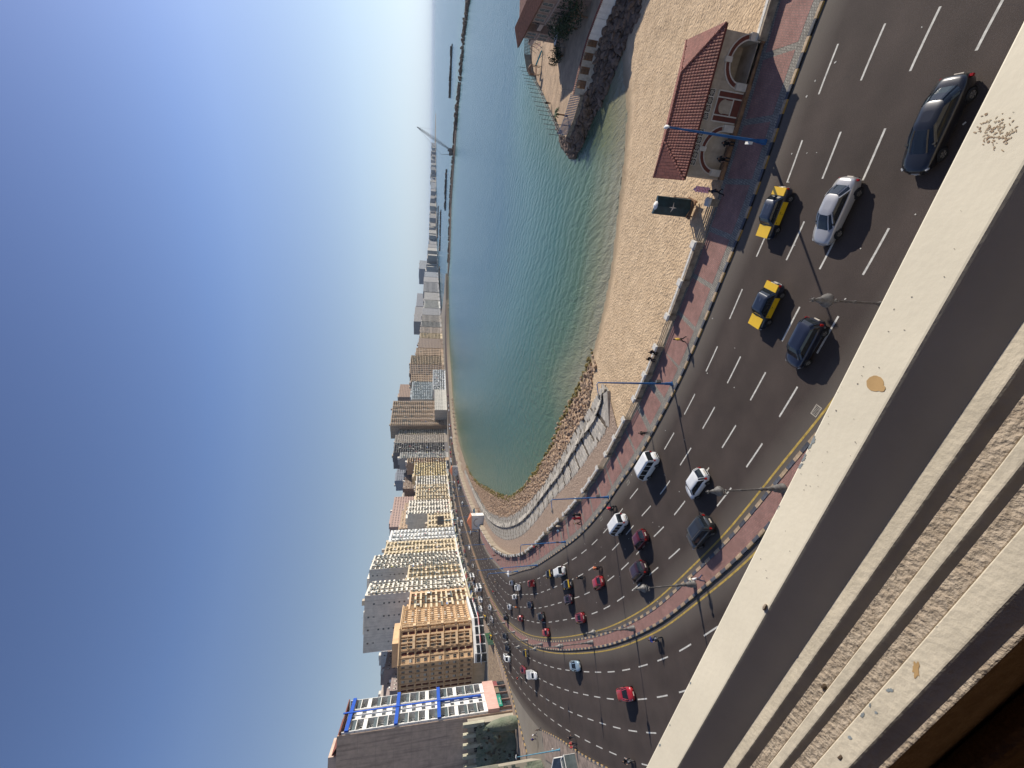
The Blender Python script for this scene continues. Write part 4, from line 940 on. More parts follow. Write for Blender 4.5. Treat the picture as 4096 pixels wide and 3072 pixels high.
def palm(p, z, h, label, r=1.5, n=22):
    t = empty('palm_tree', (p[0],p[1],z), 0, label=label, cat='palm')
    q = MB(); q.tube([(0,0,0),(.05,.03,h*.5),(0,.0,h)], [.2,.15,.14], 8); q.build('trunk', M['rust'], t)
    q = MB()
    for k in range(n):
        a = k*2.4; L = r*R.uniform(.8,1.1); up = R.uniform(.1,.9); pr = []
        for s in range(6):
            f = s/5; pr.append(Vector((math.cos(a)*L*f, math.sin(a)*L*f, h+up*f*1.1-1.3*f*f*L*.6)))
        for s in range(5):
            d = (pr[s+1]-pr[s]); sd = d.cross(Vector((0,0,1))).normalized()*(.28*(1-s/6))
            for m_ in (-1, 1): q.add([pr[s], pr[s+1], pr[s+1]+sd*m_*.8-Vector((0,0,.12)), pr[s]+sd*m_-Vector((0,0,.12))], [(0,1,2,3)])
    q.build('crown', M['leaf'], t); return t
def leafm(name, c, c2): return mat(name, c, .7, col2=c2, scale=1.5)
M['leaf'] = leafm('leaf_green', (.10,.13,.03), (.04,.065,.018)); M['leaf_d'] = leafm('dark_foliage', (.035,.06,.022), (.012,.025,.012))
palm((60.9,88.6), HZ, 2.9, 'small palm tree in the garden near the tip of the headland')
def bush(p, z, r, h, label, cat='bush', name='garden_bush', trunk=0., mt='leaf_d', n=900, group=None):
    t = empty(name, (p[0],p[1],z), R.uniform(0,6), label=label, cat=cat, group=group)
    q = MB(); q.tube([(0,0,0),(.1,0,trunk+h*.5)], [.16,.06], 6)
    for k in range(4): a = k*1.7; q.tube([(0,0,trunk*.7+.1),(math.cos(a)*r*.5, math.sin(a)*r*.5, trunk+h*.6)], [.08,.03], 5)
    q.build('trunk', M['rust'], t)
    q = MB(); cl_ = [(Vector((R.gauss(0,.42)*r, R.gauss(0,.42)*r, trunk+h*R.uniform(.25,.85))), R.uniform(.25,.5)) for _ in range(14)]
    for _ in range(n):
        c, s = R.choice(cl_); d = Vector((R.gauss(0,1), R.gauss(0,1), R.gauss(0,.8))).normalized()
        p0 = c+Vector((d.x*r*s, d.y*r*s, d.z*h*s*.7)); a = Vector((R.gauss(0,1), R.gauss(0,1), R.gauss(0,1))).normalized()*.16*(r/2)**.5; b = d.cross(a).normalized()*.12*(r/2)**.5
        if p0.z > .05: q.add([p0-a, p0+b, p0+a, p0-b], [(0,1,2,3)])
    q.build('crown', M[mt], t); return t
bush((77.5,92.5), HZ, 2.2, 3.0, 'round dark bush standing nearest the sunlit sand of the headland garden')
bush((80.0,88.0), HZ, 2.3, 3.8, 'dark bush between the house wall and the garden path')
bush((75.8,83.0), HZ, 3.0, 4.8, 'large dark tree shading the corner beside the house', 'tree', 'garden_tree', 1.0)
bush((73.0,77.0), HZ, 3.3, 5.0, 'dark tree behind the white garden wall at the photo edge', 'tree', 'garden_tree', 1.0)
# garden pavilion canopy, slide and play set
t = empty('white_canopy', (79.5,90.2,HZ), rad(35), label='small white crossed canopy beside the dark garden bush', cat='canopy')
q = MB(); q.add([(-1.3,-1.3,2.4),(1.3,-1.3,2.6),(1.3,1.3,2.4),(-1.3,1.3,2.6),(0,0,2.9)], [(0,1,4),(1,2,4),(2,3,4),(3,0,4)]); q.build('cloth', M['white'], t)
for x in (-1.2,1.2):
    for y in (-1.2,1.2): q = MB(); q.tube([(x,y,0),(x,y,2.5)], .05, 5); q.build('post', M['steel'], t)
t = empty('play_tower', (89.3,113.2,HZ), rad(-30), label='brown wooden play tower with a turquoise slide', cat='play tower')
q = MB(); q.box(-1,-1,1.2,1,1,1.32); 
for x in (-.95,.95):
    for y in (-.95,.95): q.box(x-.06,y-.06,0,x+.06,y+.06,3)
q.add([(-1.2,-1.2,2.9),(1.2,-1.2,2.9),(1.2,1.2,2.9),(-1.2,1.2,2.9),(0,0,3.7)], [(0,1,4),(1,2,4),(2,3,4),(3,0,4)]); q.build('frame', M['rust'], t)
q = MB(); q.add([(1,-.35,1.3),(4.6,-.35,.1),(4.6,.35,.1),(1,.35,1.3),(1,-.35,1.6),(4.6,-.35,.4),(4.6,.35,.4),(1,.35,1.6)], [(0,1,2,3),(0,4,5,1),(3,2,6,7)]); q.build('slide', mat('turquoise_plastic', (.02,.3,.36), .4, var=0), t)
t = empty('swing_set', (97,114,HZ), rad(60), label='thin framed swing set with red seats behind the slide', cat='swing')
q = MB(); q.tube([(-4,0,2.4),(4,0,2.4)], .05, 6)
for x in (-4, 0, 4):
    for s in (-1,1): q.tube([(x,0,2.4),(x,s*1.0,0)], .05, 5)
q.build('frame', M['steel'], t)
for x in (-2.6,-1.2,1.5):
    q = MB(); q.box(x-.3,-.2,.5,x+.3,.2,.56); q.tube([(x-.25,0,.55),(x-.25,0,2.4)], .02, 3); q.tube([(x+.25,0,.55),(x+.25,0,2.4)], .02, 3); q.build('swing_seat', M['lred'], t)
# the villa
VM = dict(w=mat('villa_plaster', (.33,.22,.17), .9, var=.14, scale=1, streak=.3), t=mat('villa_trim', (.45,.34,.28), .85, var=.1, scale=2))
VI = empty('seaside_villa', (85.2,98.5,HZ), math.atan2(-.93,-.37), label='pinkish brown seaside villa with tiled eaves, balconies and arched windows on the headland', cat='villa')
# local x runs along the front towards the photo edge, local +y away from the camera
q = MB(); q.box(0,0,0,26,16,9.2); q.box(-2.4,2.2,0,-.005,13,8.0); q.box(4.2,-1.4,0,8.2,-.005,9.0); q.box(13,-1.4,0,26,-.005,9.0); q.build('wall', VM['w'], VI)
q = MB()
for a in ((-.2,-.16,3.0,4.19,-.005,3.2),(8.21,-.16,3.0,12.99,-.005,3.2),(8.21,-.16,6.0,12.99,-.005,6.2),(-.2,-.16,6.0,4.19,-.005,6.2),(4.1,-1.6,5.9,8.3,-1.405,6.1),(12.9,-1.6,5.9,26,-1.405,6.1)): q.box(*a)
q.build('cornice', VM['t'], VI)
def vroof(q, x0,y0,x1,y1,z,r): 
    m_ = min(x1-x0,y1-y0)/2; q.add([(x0,y0,z),(x1,y0,z),(x1,y1,z),(x0,y1,z),(x0+m_,(y0+y1)/2,z+r),(x1-m_,(y0+y1)/2,z+r)], [(0,1,5,4),(1,2,5),(2,3,4,5),(3,0,4),(0,3,2,1)])
q = MB(); vroof(q, -.5,-1.7,27,17.2,9.2,2.4); vroof(q,-2.9,1.8,-.2,13.4,8.05,.9); 
for k in range(60): x = -1.0+k*.46; q.tube([(x,-1.92,9.27),(min(max(x,-1),26)*1.0,2.1,10.4)], .1, 5, cap=False)
q.build('roof', mat('weathered_tile', (.20,.085,.06), .85, var=.25, scale=2, bump=.5, bscale=6), VI)
q = MB()
for k in range(34): q.box(-.8+k*.8,-1.8,9.0,-.84+k*.8,0,9.18)
q.build('eave_bracket', M['rust'], VI)
def villa_window(x, y, z, w_=1.1, h_=1.6):
    q = MB(); q.box(-w_/2-.15,-.09,-.15,w_/2+.15,-.004,0,1); q.box(-w_/2-.15,-.09,0,-w_/2,-.004,h_,1); q.box(w_/2,-.09,0,w_/2+.15,-.004,h_,1); q.box(-w_/2,-.03,0,w_/2,-.003,h_)
    arch_band(q, -w_/2, w_/2, h_, -.004, .16, .09, 1, 8); q.add([(w_/2*math.cos(a), -.03, h_+w_/2*math.sin(a)) for a in np.linspace(0, PI, 9)], [tuple(range(8,-1,-1))], 0)
    q.box(-.03,-.06,0,.03,-.031,h_+w_/2,1); q.box(-w_/2,-.06,h_*.6,w_/2,-.031,h_*.6+.05,1)
    return q
wm = villa_window(0,0,0).mesh('window', [M['win'], VM['t']])
for x, y in ((1.2,0),(3.0,0),(5.3,-1.4),(7.1,-1.4),(9.4,0),(11.4,0),(14.5,-1.4),(16.5,-1.4),(19,-1.4),(21.5,-1.4)):
    for z in (.9, 3.7, 6.6): obj('window', wm, VI, loc=(x,y,z))
for y in (4.5, 7.5, 10.5): obj('window', wm, VI, loc=(-2.4,y,4.2), rot=-PI/2); obj('window', wm, VI, loc=(-2.4,y,1.0), rot=-PI/2)
for x0_, z0_ in ((.3,6.0),(8.8,6.0),(8.8,3.0)):
    q = MB(); q.box(x0_,-1.3,z0_,x0_+3.2,-.17,z0_+.18); q.box(x0_,-1.3,z0_+.18,x0_+3.2,-1.2,z0_+.95); q.box(x0_,-1.2,z0_+.18,x0_+.1,-.17,z0_+.95); q.box(x0_+3.1,-1.2,z0_+.18,x0_+3.2,-.17,z0_+.95); q.build('balcony', VM['t'], VI)
q = MB(); q.box(-4.4,4,2.4,-2.41,12,2.6); 
for y in (4.1, 8, 11.8): q.box(-4.3,y-.1,0,-4.1,y+.1,2.4)
q.build('porch', M['maroon'], VI)
# ------------------------------------------------------------------ BUILDINGS
BLn = np.array([(-114,160),(-117,180),(-120,200),(-125,232),(-130,265),(-136,305),(-139,345),(-139,395),(-135,440),(-127,490),(-117,530),(-105,570),(-86,615),(-60,660),(-22,712),(20,770),(78,870),(150,1010),(255,1230),(400,1500),(620,1900),(900,2300),(1500,2950),(2500,3750),(3800,4600),(5200,5600)], float)
def hitline(y, Ln):
    g = np.array(G(1900, y, 0)); g = g/np.linalg.norm(g)
    for i in range(len(Ln)-1):
        a, b = Ln[i], Ln[i+1]; A = np.array([[g[0], -(b-a)[0]], [g[1], -(b-a)[1]]])
        try: s, t = np.linalg.solve(A, a)
        except Exception: continue
        if 0 <= t <= 1 and s > 0: return g*s
    return g*3000
def hgt(roof, y, d):
    hx = 1713-.0143*(y-1536); return 29+(hx-roof)/1640*d
WALLS = {}
def wallm(c, st=.35):
    k = tuple(c)+(st,)
    if k not in WALLS: WALLS[k] = mat('facade_plaster', c, .88, var=.09, scale=.35, streak=st, detail=8)
    return WALLS[k]
RAIL = mat('balcony_glass', (.10,.12,.12), .15, var=.2, scale=.5, spec=.5)
SHUT = mat('wood_shutter', (.16,.10,.06), .8, var=.2, scale=2)
CURT = mat('pale_blind', (.45,.42,.36), .85, var=.2, scale=1)
_wc = {}
def win_mesh(w_, h_, wm_, kind=0):
    k = (round(w_,1), round(h_,1), wm_.name, kind)
    if k in _wc: return _wc[k]
    q = MB(); f = .09
    q.box(-w_/2,-.05,0,w_/2,-.002,h_, 0)
    for b in ((-w_/2-f,-.13,-f,w_/2+f,-.002,0),(-w_/2-f,-.13,h_,w_/2+f,-.002,h_+f),(-w_/2-f,-.13,0,-w_/2,-.002,h_),(w_/2,-.13,0,w_/2+f,-.002,h_),(-.03,-.08,0,.03,-.051,h_)): q.box(*b, 1)
    if kind == 1: q.box(-w_/2,-.09,h_*.35,w_/2,-.052,h_, 2)
    if kind == 2: q.box(-w_/2,-.09,0,-.03,-.052,h_, 2)
    _wc[k] = q.mesh('window', [M['win'], wm_, CURT if kind == 1 else SHUT]); return _wc[k]
_bc = {}
def balc_mesh(w_, pr, wm_, kind):
    k = (round(w_,1), pr, wm_.name, kind)
    if k in _bc: return _bc[k]
    q = MB(); q.box(-w_/2,-pr,-.16,w_/2,-.003,0, 0); m_ = {0: 0, 1: 1, 2: 0}[kind]; h_ = .95
    if kind == 2: h_ = .5
    q.box(-w_/2,-pr,.0,w_/2,-pr+.1,h_, m_); q.box(-w_/2,-pr+.1,0,-w_/2+.1,-.003,h_, m_); q.box(w_/2-.1,-pr+.1,0,w_/2,-.003,h_, m_)
    if kind == 2:
        for z in (.7, .95): q.box(-w_/2,-pr+.02,z-.03,w_/2,-pr+.07,z+.03, 2)
    _bc[k] = q.mesh('balcony', [wm_, RAIL, M['steel']]); return _bc[k]
def building(p0, p1, dep, h, bays, fl, wcol, label, indiv=True, z0=0., side_w=0, base=4.2, col2=None, roofstuff=True, name='apartment_building', pod=None, par=1.0, bk=0, group=None, piers=True):
    """local frame: x along the front, front faces -y"""
    p0 = np.array(p0, float); p1 = np.array(p1, float); d = p1-p0; wd = np.linalg.norm(d); an = math.atan2(d[1], d[0])
    t = empty(name, (p0[0],p0[1],z0), an, label=label, cat='building', group=group)
    wm_ = wallm(wcol); tr = wallm(col2 or wcol, .15); n = len(bays); bw = wd/n; RC = 1.1
    nf = max(1, int(round((h-base)/fl))); fh = (h-base)/nf
    q = MB(); q.box(0,RC,0,wd,dep,h); wins = []; bal = []
    def put_w(x, y, z, w_, h_, rz=0.): wins.append((x, y, z, w_, h_, rz))
    xb = 0
    q.box(0,-.002,0,wd,RC-.001,base)
    for i, b in enumerate(bays):
        a0 = i*bw; a1 = a0+bw; cx = (a0+a1)/2
        if b in 'wWbBs':
            q.box(a0+.001,0.,base,a1-.001,RC-.001,h)
        else:
            if piers: q.box(a0,-.02,base,a0+.22,RC-.001,h)
        for f in range(nf):
            z = base+f*fh
            if b == 'w': put_w(cx,0,z+.9,min(1.3,bw*.42),1.45)
            elif b == 'W': put_w(cx-bw*.23,0,z+.8,min(1.1,bw*.3),1.6); put_w(cx+bw*.23,0,z+.8,min(1.1,bw*.3),1.6)
            elif b in 'bB': put_w(cx,0,z+.05,bw*.66,2.4); bal.append((cx,0,z,bw*.86,1.25, (bk if b == 'b' else 1) if R.random() < .6 else R.randrange(3)))
            elif b in 'lL': put_w(cx,RC,z+.05,bw*.74,2.45); q.box(a0,0,z-.2,a1,RC-.001,z); bal.append((cx,RC+.0,z,bw-.24,RC+.05+(.5 if (i+f//3) % 2 else 0.), (bk if b == 'l' else 2) if R.random() < .7 else R.randrange(3)))
    if piers and bays[-1] in 'lL': q.box(wd-.22,-.02,base,wd,RC-.001,h)
    q.box(-.05,-.12,h,wd+.05,.2,h+par); q.box(-.05,.2,h,.2,dep,h+par); q.box(wd-.2,.2,h,wd+.05,dep,h+par); q.box(.2,dep-.2,h,wd-.2,dep,h+par*.9)
    q.build('wall', wm_, t)
    if side_w:
        for f in range(nf):
            for k in range(side_w): 
                if R.random() < .8: put_w(0, dep*(k+.7)/(side_w+.4), base+f*fh+1, .9, 1.1, -PI/2)
    if indiv and len(wins) < 300:
        for x, y, z, w_, h_, rz in wins:
            obj('window', win_mesh(w_, h_, tr, R.choice([0,0,1,2])), t, loc=(x,y,z), rot=rz)
        for x, y, z, w_, pr, k in bal: obj('balcony', balc_mesh(w_, pr, tr, k), t, loc=(x,y,z))
    else:
        g = MB()
        for x, y, z, w_, h_, rz in wins:
            if rz == 0: g.box(x-w_/2,y-.05,z,x+w_/2,y-.002,z+h_, 0)
            else: g.box(x-.05,y-w_/2,z,x-.002,y+w_/2,z+h_, 0)
        if g.f: g.build('window', [M['win']], t, kind='stuff')
        g = MB()
        for x, y, z, w_, pr, k in bal: g.box(x-w_/2,y-pr,z-.14,x+w_/2,y-.003,z, 0); g.box(x-w_/2,y-pr,z,x+w_/2,y-pr+.1,z+.9, 0 if k != 1 else 1)
        if g.f: g.build('balcony', [tr, RAIL], t, kind='stuff')
    if indiv and len(bal) > 12:
        for _ in range(min(26, len(bal)//3)):
            x, y, z, w_, pr, k = R.choice(bal); kk = R.randrange(4)
            if kk == 0: g = MB(); g.box(x+w_*.1,y-pr+.12,z+1.0,x+w_*.48,y-pr+.2,z+fh-.25); g.build('enclosure_panel', R.choice([RAIL, CURT, M['white']]), t)
            elif kk == 1: g = MB(); g.box(x-.9,y-pr-.32,z+.2,x-.1,y-pr-.002,z+.8); g.build('air_conditioner', M['white'], t)
            elif kk == 2: g = MB(); g.box(x-w_*.4,y-pr-.05,z+.25,x+w_*R.uniform(-.1,.3),y-pr-.02,z+1.0); g.build('laundry', wallm(R.choice([(.5,.1,.1),(.1,.2,.45),(.7,.68,.6),(.45,.4,.1)]), 0), t)
            else: g = MB(); g.box(x-w_*.45,y-pr-.5,z+fh-.45,x+w_*.45,y-pr,z+fh-.4); g.build('sun_canopy', wallm(R.choice([(.5,.45,.35),(.2,.28,.22),(.6,.6,.58)]), 0), t)
    if pod:
        g = MB(); g.box(0,-pod,3.3,wd,-.003,base-.05, 1); g.box(0,-pod,0,.3,-.003,3.3,1); g.box(wd-.3,-pod,0,wd,-.003,3.3,1)
        n2 = max(1, int(wd/4))
        for k in range(n2): x = wd*k/n2; g.box(x+.4,-pod+.6,.1,x+wd/n2-.2,-pod+.7,3.2,0); g.box(x+.31,-pod,0,x+.36,-.01,3.29,1)
        g.build('shop_front', [M['win'], wallm(R.choice([(.7,.68,.62),(.5,.42,.3),(.2,.22,.25)]))], t)
        for k in range(n2):
            if R.random() < .6:
                x = wd*k/n2; a = MB(); a.add([(x+.4,-pod-.01,3.1),(x+wd/n2-.3,-pod-.01,3.1),(x+wd/n2-.3,-pod-1.6,2.5),(x+.4,-pod-1.6,2.5),(x+.4,-pod-.01,3.05),(x+wd/n2-.3,-pod-.01,3.05),(x+wd/n2-.3,-pod-1.6,2.3),(x+.4,-pod-1.6,2.3)], [(0,1,2,3),(4,7,6,5),(3,2,6,7),(0,3,7,4),(1,5,6,2)])
                a.build('awning', wallm(R.choice([(.6,.58,.5),(.22,.06,.05),(.07,.11,.2),(.5,.45,.3),(.1,.16,.12)])), t)
    if roofstuff:
        g = MB(); a = wd*R.uniform(.1,.4); g.box(a, dep*.35, h, min(wd-.3, a+max(3, wd*.35)), dep*.75, h+R.uniform(2.2,3.6)); g.build('stair_house', wm_, t)
        for k in range(R.randrange(2, 4)):
            g = MB(); x, y = wd*R.uniform(0,.8), dep*R.uniform(.02,.7); w2 = R.uniform(1.5,4.5); g.box(x,y,h,min(wd,x+w2),y+R.uniform(2,4),h+R.uniform(1.2,4.5)); g.build('roof_room', wallm(R.choice([(.5,.42,.32),(.36,.3,.26),(.6,.56,.5)])), t)
        for k in range(2 if h > 20 else 1):
            g = MB(); x, y = wd*R.uniform(.2,.8), dep*R.uniform(.15,.3); g.lathe([(0,h+2.4),(.7,h+2.3),(.75,h+.9),(0,h+.9)], 10, (x,y)); g.box(x-.5,y-.5,h,x+.5,y+.5,h+.9); g.build('water_tank', M['white'], t)
        g = MB()
        for k in range(3): x, y = wd*R.uniform(.1,.9), dep*R.uniform(.1,.8); g.tube([(x,y,h),(x,y,h+R.uniform(1.5,4))], .05, 4)
        for k in range(3): x, y = wd*R.uniform(.1,.9), dep*R.uniform(.05,.3); g.lathe([(0,h+1.3),(.3,h+1.35),(.55,h+1.55)], 8, (x,y)); g.tube([(x,y,h),(x,y,h+1.3)], .04, 4)
        g.build('antenna', M['steel'], t)
    return t
def row_b(y0, y1, roof, bays, col, label, dep=18, fl=3.05, off=0., Ln=BLn, **k):
    """front spans picture rows y0..y1 (y0 far end, y1 near end) on the street line, shifted back by off"""
    Lq = offset(Ln, off) if off else Ln
    a = hitline(y1, Lq); b = hitline(y0, Lq); h = hgt(roof, (y0+y1)/2, (a[1]+b[1])/2)
    if isinstance(bays, str) and len(bays) <= 3:
        n = max(2, int(round(np.linalg.norm(b-a)/3.6))); bays = (bays*n)[:n]
    return building(a, b, dep, h, bays, fl, col, label, **k)
CR_ = (.60,.49,.33); WH = (.72,.665,.57); TN = (.40,.29,.20); PE = (.62,.42,.26); GY = (.36,.35,.33); BR = (.24,.18,.14); YE = (.62,.50,.29)
# --- A: tall white block with blue cross bars
An, Af = (-108.0,133.2), (-110.3,149.2)
A = empty('white_blue_building', (An[0],An[1],0), math.atan2(Af[1]-An[1], Af[0]-An[0]), label='tall white apartment block with blue cross bars, dark balconies and a bare brown side wall', cat='building')
aw = 16.16; ah = 53.6; WA = wallm((.72,.70,.66), .1); BA = mat('bare_side_render', (.58,.42,.31), .92, var=.1, scale=.5, streak=.5); BLUE = mat('cobalt_paint', (.02,.085,.42), .6, var=.08, scale=2)
q = MB(); q.box(0,1.6,0,aw,42,ah); q.box(5.6,-.0,8.2,10.6,1.599,ah-1); q.box(0.02,-.001,0,aw,1.599,4.4); q.build('wall', WA, A)
q = MB(); q.box(-.25,.25,0,-.003,42,ah+1.2); 
q.build('side_wall', BA, A)
pj = MB()
for f in range(9): pj.box(-.262,.3,5.5+f*5.4,-.251,42,5.56+f*5.4)
for y in (7,14.5,22,30,36): pj.box(-.262,y,4,-.2512,y+.06,ah)
pj.build('render_joint', mat('render_joint', (.36,.28,.22), .95, var=.1), A, kind='stuff')
nf = 14; fh = (ah-9)/nf
PINK = wallm((.58,.36,.30), .2)
q = MB(); q.box(.02,-.9,4.4,aw,1.598,8.2); q.build('pink_band', PINK, A)
wmA = win_mesh(1.25, 1.25, WA, 0)
for f in range(nf):
    z = 8.4+f*fh
    for s, (b0_, b1_) in enumerate(((0.0, 5.3), (10.9, aw))):
        g = MB(); w_ = b1_-b0_; g.box(b0_,-.35,z-.2,b1_,1.59,z, 0)
        g.build('floor_slab', WA, A)
        g = MB(); kind = (f*7+s*3) % 3
        g.box(b0_+.05,-.3,z,b1_-.05,-.18,z+1.0, 0 if kind == 0 else 1)
        g.build('balcony_front', [WA if kind == 0 else WA, RAIL], A)
        g = MB(); g.box(b0_+w_*.5-.1,.9,z,b0_+w_*.5+.1,1.58,z+fh-.2); g.build('balcony_divider', WA, A)
        obj('window', win_mesh(1.9, 2.2, WA, R.choice([0,1])), A, loc=(b0_+w_*.27,1.6,z+.1)); obj('window', win_mesh(1.2, 2.2, WA, R.choice([0,2])), A, loc=(b0_+w_*.76,1.6,z+.1))
    for x in (6.9, 9.3): obj('window', wmA, A, loc=(x,0,z+.9))
q = MB(); q.box(0,-.4,8.2,.28,1.58,ah); q.box(aw-.2,-.4,8.2,aw,1.58,ah); q.box(5.31,-.4,8.2,5.6,1.58,ah-1); q.box(10.6,-.4,8.2,10.89,1.58,ah-1); q.build('pier', WA, A)
for z in (8.4+4.97*fh, 8.4+9.2*fh, ah-1.2):
    q = MB(); q.box(-.3,-.95,z-.75,aw+.2,-.41,z+.35); q.build('blue_bar', BLUE, A)
q = MB(); q.box(8.0,-1.15,z-32,8.6,-.96,ah+1.0); q.box(8.3,-.9,9.5,8.9,-.42,ah-30); q.build('blue_bar', BLUE, A)
q = MB(); q.box(-.2,-.8,ah+.3,aw+.2,2.4,ah+.6); q.add([(-.2,2.4,ah+.6),(aw+.2,2.4,ah+.6),(aw+.2,5.2,ah+2.4),(-.2,5.2,ah+2.4)], [(0,1,2,3)]); q.box(-.2,5.2,ah,aw+.2,5.5,ah+2.5); q.build('roof_edge', M['tile'], A)
for (x0_,y0_,x1_,y1_,hh) in ((.4,6.2,9,16,3.6),(.5,17,11,30,6.2)): q = MB(); q.box(x0_,y0_,ah,x1_,y1_,ah+hh); q.build('penthouse', wallm((.58,.43,.34), .15), A)
for k in range(2): 
    q = MB(); q.tube([(2.5+.1*k,18.2+4.6*k,ah+7.6),(8.0,18.6+4.6*k,ah+7.6)], 1.45, 16); q.build('water_tank', M['white'], A)
for k in range(4):
    x = .2+k*4; q = MB(); q.box(x,-1.0,0,x+.25,-.002,4.3); q.box(x+.25,-.6,2.9,x+3.9,-.5,4.3,1); q.box(x+.4,-.4,.1,x+3.8,-.3,2.8,2); q.build('shop_front', [wallm((.3,.2,.16)), wallm([(.3,.14,.11),(.03,.16,.12),(.2,.15,.1),(.25,.07,.07)][k]), M['win']], A)
sg = MB(); sg.box(.2,-1.3,3.2,5.6,-1.15,4.5); so_ = sg.build('shop_sign', mat('green_sign', (.01,.2,.13), .5, var=0), A)
st_ = MB()
pp = [(.9,3.7),(1.2,3.6),(1.35,3.95),(1.5,3.62),(2.1,3.6),(2.25,4.2),(2.35,3.62),(2.9,3.6),(3.1,3.85),(3.35,3.6),(3.9,3.65),(4.05,4.15),(4.15,3.6),(4.7,3.65),(4.9,3.9)]
st_.tube([(x,-1.32,z) for x, z in pp], .05, 4, cap=False)
for x, z in ((1.25,4.2),(1.5,4.2),(3.0,3.42),(3.3,4.15),(4.6,3.42)): st_.box(x-.06,-1.34,z-.05,x+.06,-1.3,z+.05)
st_.build('script_lettering', M['white'], A)
# --- T: peach Moorish building with arches on a rounded corner
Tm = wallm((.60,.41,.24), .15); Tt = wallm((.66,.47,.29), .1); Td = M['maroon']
def moorish(p0, p1, dep, z0, h, cols, label_part, parent, nfl=10):
    p0 = np.array(p0, float); p1 = np.array(p1, float); d = p1-p0; wd = np.linalg.norm(d); an = math.atan2(d[1], d[0])
    t = obj(label_part, None, parent, loc=(p0[0],p0[1],0), rot=an)
    return t, wd
TB = empty('moorish_building', (-121.5,207.5,0), 0, label='peach apartment block with rounded corner, arched openings and carved balconies above white shops', cat='building')
ox, oy = -121.5, 207.5
def facet(p0, p1, cols):
    d = np.array(p1)-np.array(p0); wd = np.linalg.norm(d); an = math.atan2(d[1], d[0]); T0 = Matrix.Translation((p0[0]-ox, p0[1]-oy, 0)) @ Matrix.Rotation(an, 4, 'Z')
    def bld(q, name, mats): o = q.build(name, mats, TB); o.matrix_local = T0; return o
    z0, h = 6.2, 41.0; nf_ = 10; f = (h-z0-.6)/nf_
    q = MB(); q.box(0,.7,0,wd,9,h); n = len(cols); bw = wd/n; 
    for k in range(0, nf_+1, 2): q.box(-.1,-.35,z0+k*f-.25,wd+.1,.699,z0+k*f+.12)
    q.box(-.3,-.8,h-.3,wd+.3,.7,h+.25)
    for i in range(n+1): 
        x = min(wd-.3, max(0, i*bw-.15)); q.box(x,-.12,z0,x+.3,.699,h-.3)
    for i, c in enumerate(cols):
        a0, a1 = i*bw+.15, (i+1)*bw-.15; cx = (a0+a1)/2; hw = (a1-a0)/2
        for k in range(nf_):
            z = z0+k*f+.12; top = z+f-(.37 if k % 2 else .0)
            if c == 'a':        # tall arch hole
                w2 = hw*.5
                arch_wall(q, a0, a1, z, top, cx-w2, cx+w2, top-w2-.45, .25, 0, 8); 
                q.add([(a0,.25,z),(a1,.25,z),(a1,.25,z+.0),(a0,.25,z)], [(0,1,2,3)])
            elif c == 'w':
                q.box(a0,.25,z,a1,.698,top-.002)
    bld(q, 'wall', Tm)
    for i, c in enumerate(cols):
        a0, a1 = i*bw+.15, (i+1)*bw-.15; cx = (a0+a1)/2; hw = (a1-a0)/2
        for k in range(nf_):
            z = z0+k*f+.12
            loc = T0 @ Vector((cx, .25 if c == 'w' else .7, z+(.8 if c == 'w' else .2)))
            if c == 'w':
                obj('window', win_mesh(min(1.5, hw*1.1), 1.5, Tt, R.choice([0,1,2])), TB, loc=loc, rot=an)
                if k % 2 == 1: 
                    g = MB(); arch_band(g, cx-hw*.75, cx+hw*.75, z+2.0, .24, .14, .16, 0, 8); bld(g, 'arch_moulding', Tt)
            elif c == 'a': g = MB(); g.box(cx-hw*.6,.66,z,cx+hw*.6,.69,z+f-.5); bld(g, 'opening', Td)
            elif c == 'B':
                obj('window', win_mesh(1.8, 2.2, Tt, 0), TB, loc=loc, rot=an)
                if k % 2 == 0:
                    g = MB(); g.box(a0-.1,-1.5,z-.2,a1+.1,.69,z+.1); g.box(a0-.1,-1.5,z+.1,a1+.1,-1.35,z+1.0); g.box(a0-.1,-1.35,z+.1,a0+.1,.2,z+1.0); g.box(a1-.1,-1.35,z+.1,a1+.1,.2,z+1.0)
                    for x in (a0-.1, cx-.1, a1-.1): g.box(x,-1.45,z+1,x+.2,-1.25,z+2*f-.6)
                    bld(g, 'balcony', Tt)
                else:
                    g = MB(); g.box(a0+.1,-1.2,z-.2,a1-.1,.69,z); 
                    for zz in (.4,.8): g.box(a0+.1,-1.2,z+zz,a1-.1,-1.14,z+zz+.05)
                    bld(g, 'balcony', Tt)
facet((-121.5,207.5), (-126.3,238), 'Baawwwwwwaa'[::1])
facet((-131.5,196.5), (-121.6,207.4), 'waBBa')
facet((-147.5,200.0), (-131.7,196.4), 'aawwww')
q = MB(); q.box(-24,2,0,-8,30,40.5); q.box(-22,6,40.5,-10,24,45); q.build('core', Tm, TB)
q = MB()
Pp = [(-118.4,206.5),(-124.2,238.8),(-140,236),(-140,205),(-132.5,193.5),(-127.8,193.0)]
q.prism([(a-ox, b-oy) for a, b in Pp], 0, 5.6); q.build('podium', wallm((.68,.67,.64), .2), TB)
pts_ = [(-132.5,193.4),(-127.8,192.9),(-118.3,206.5),(-124.0,238.6)]
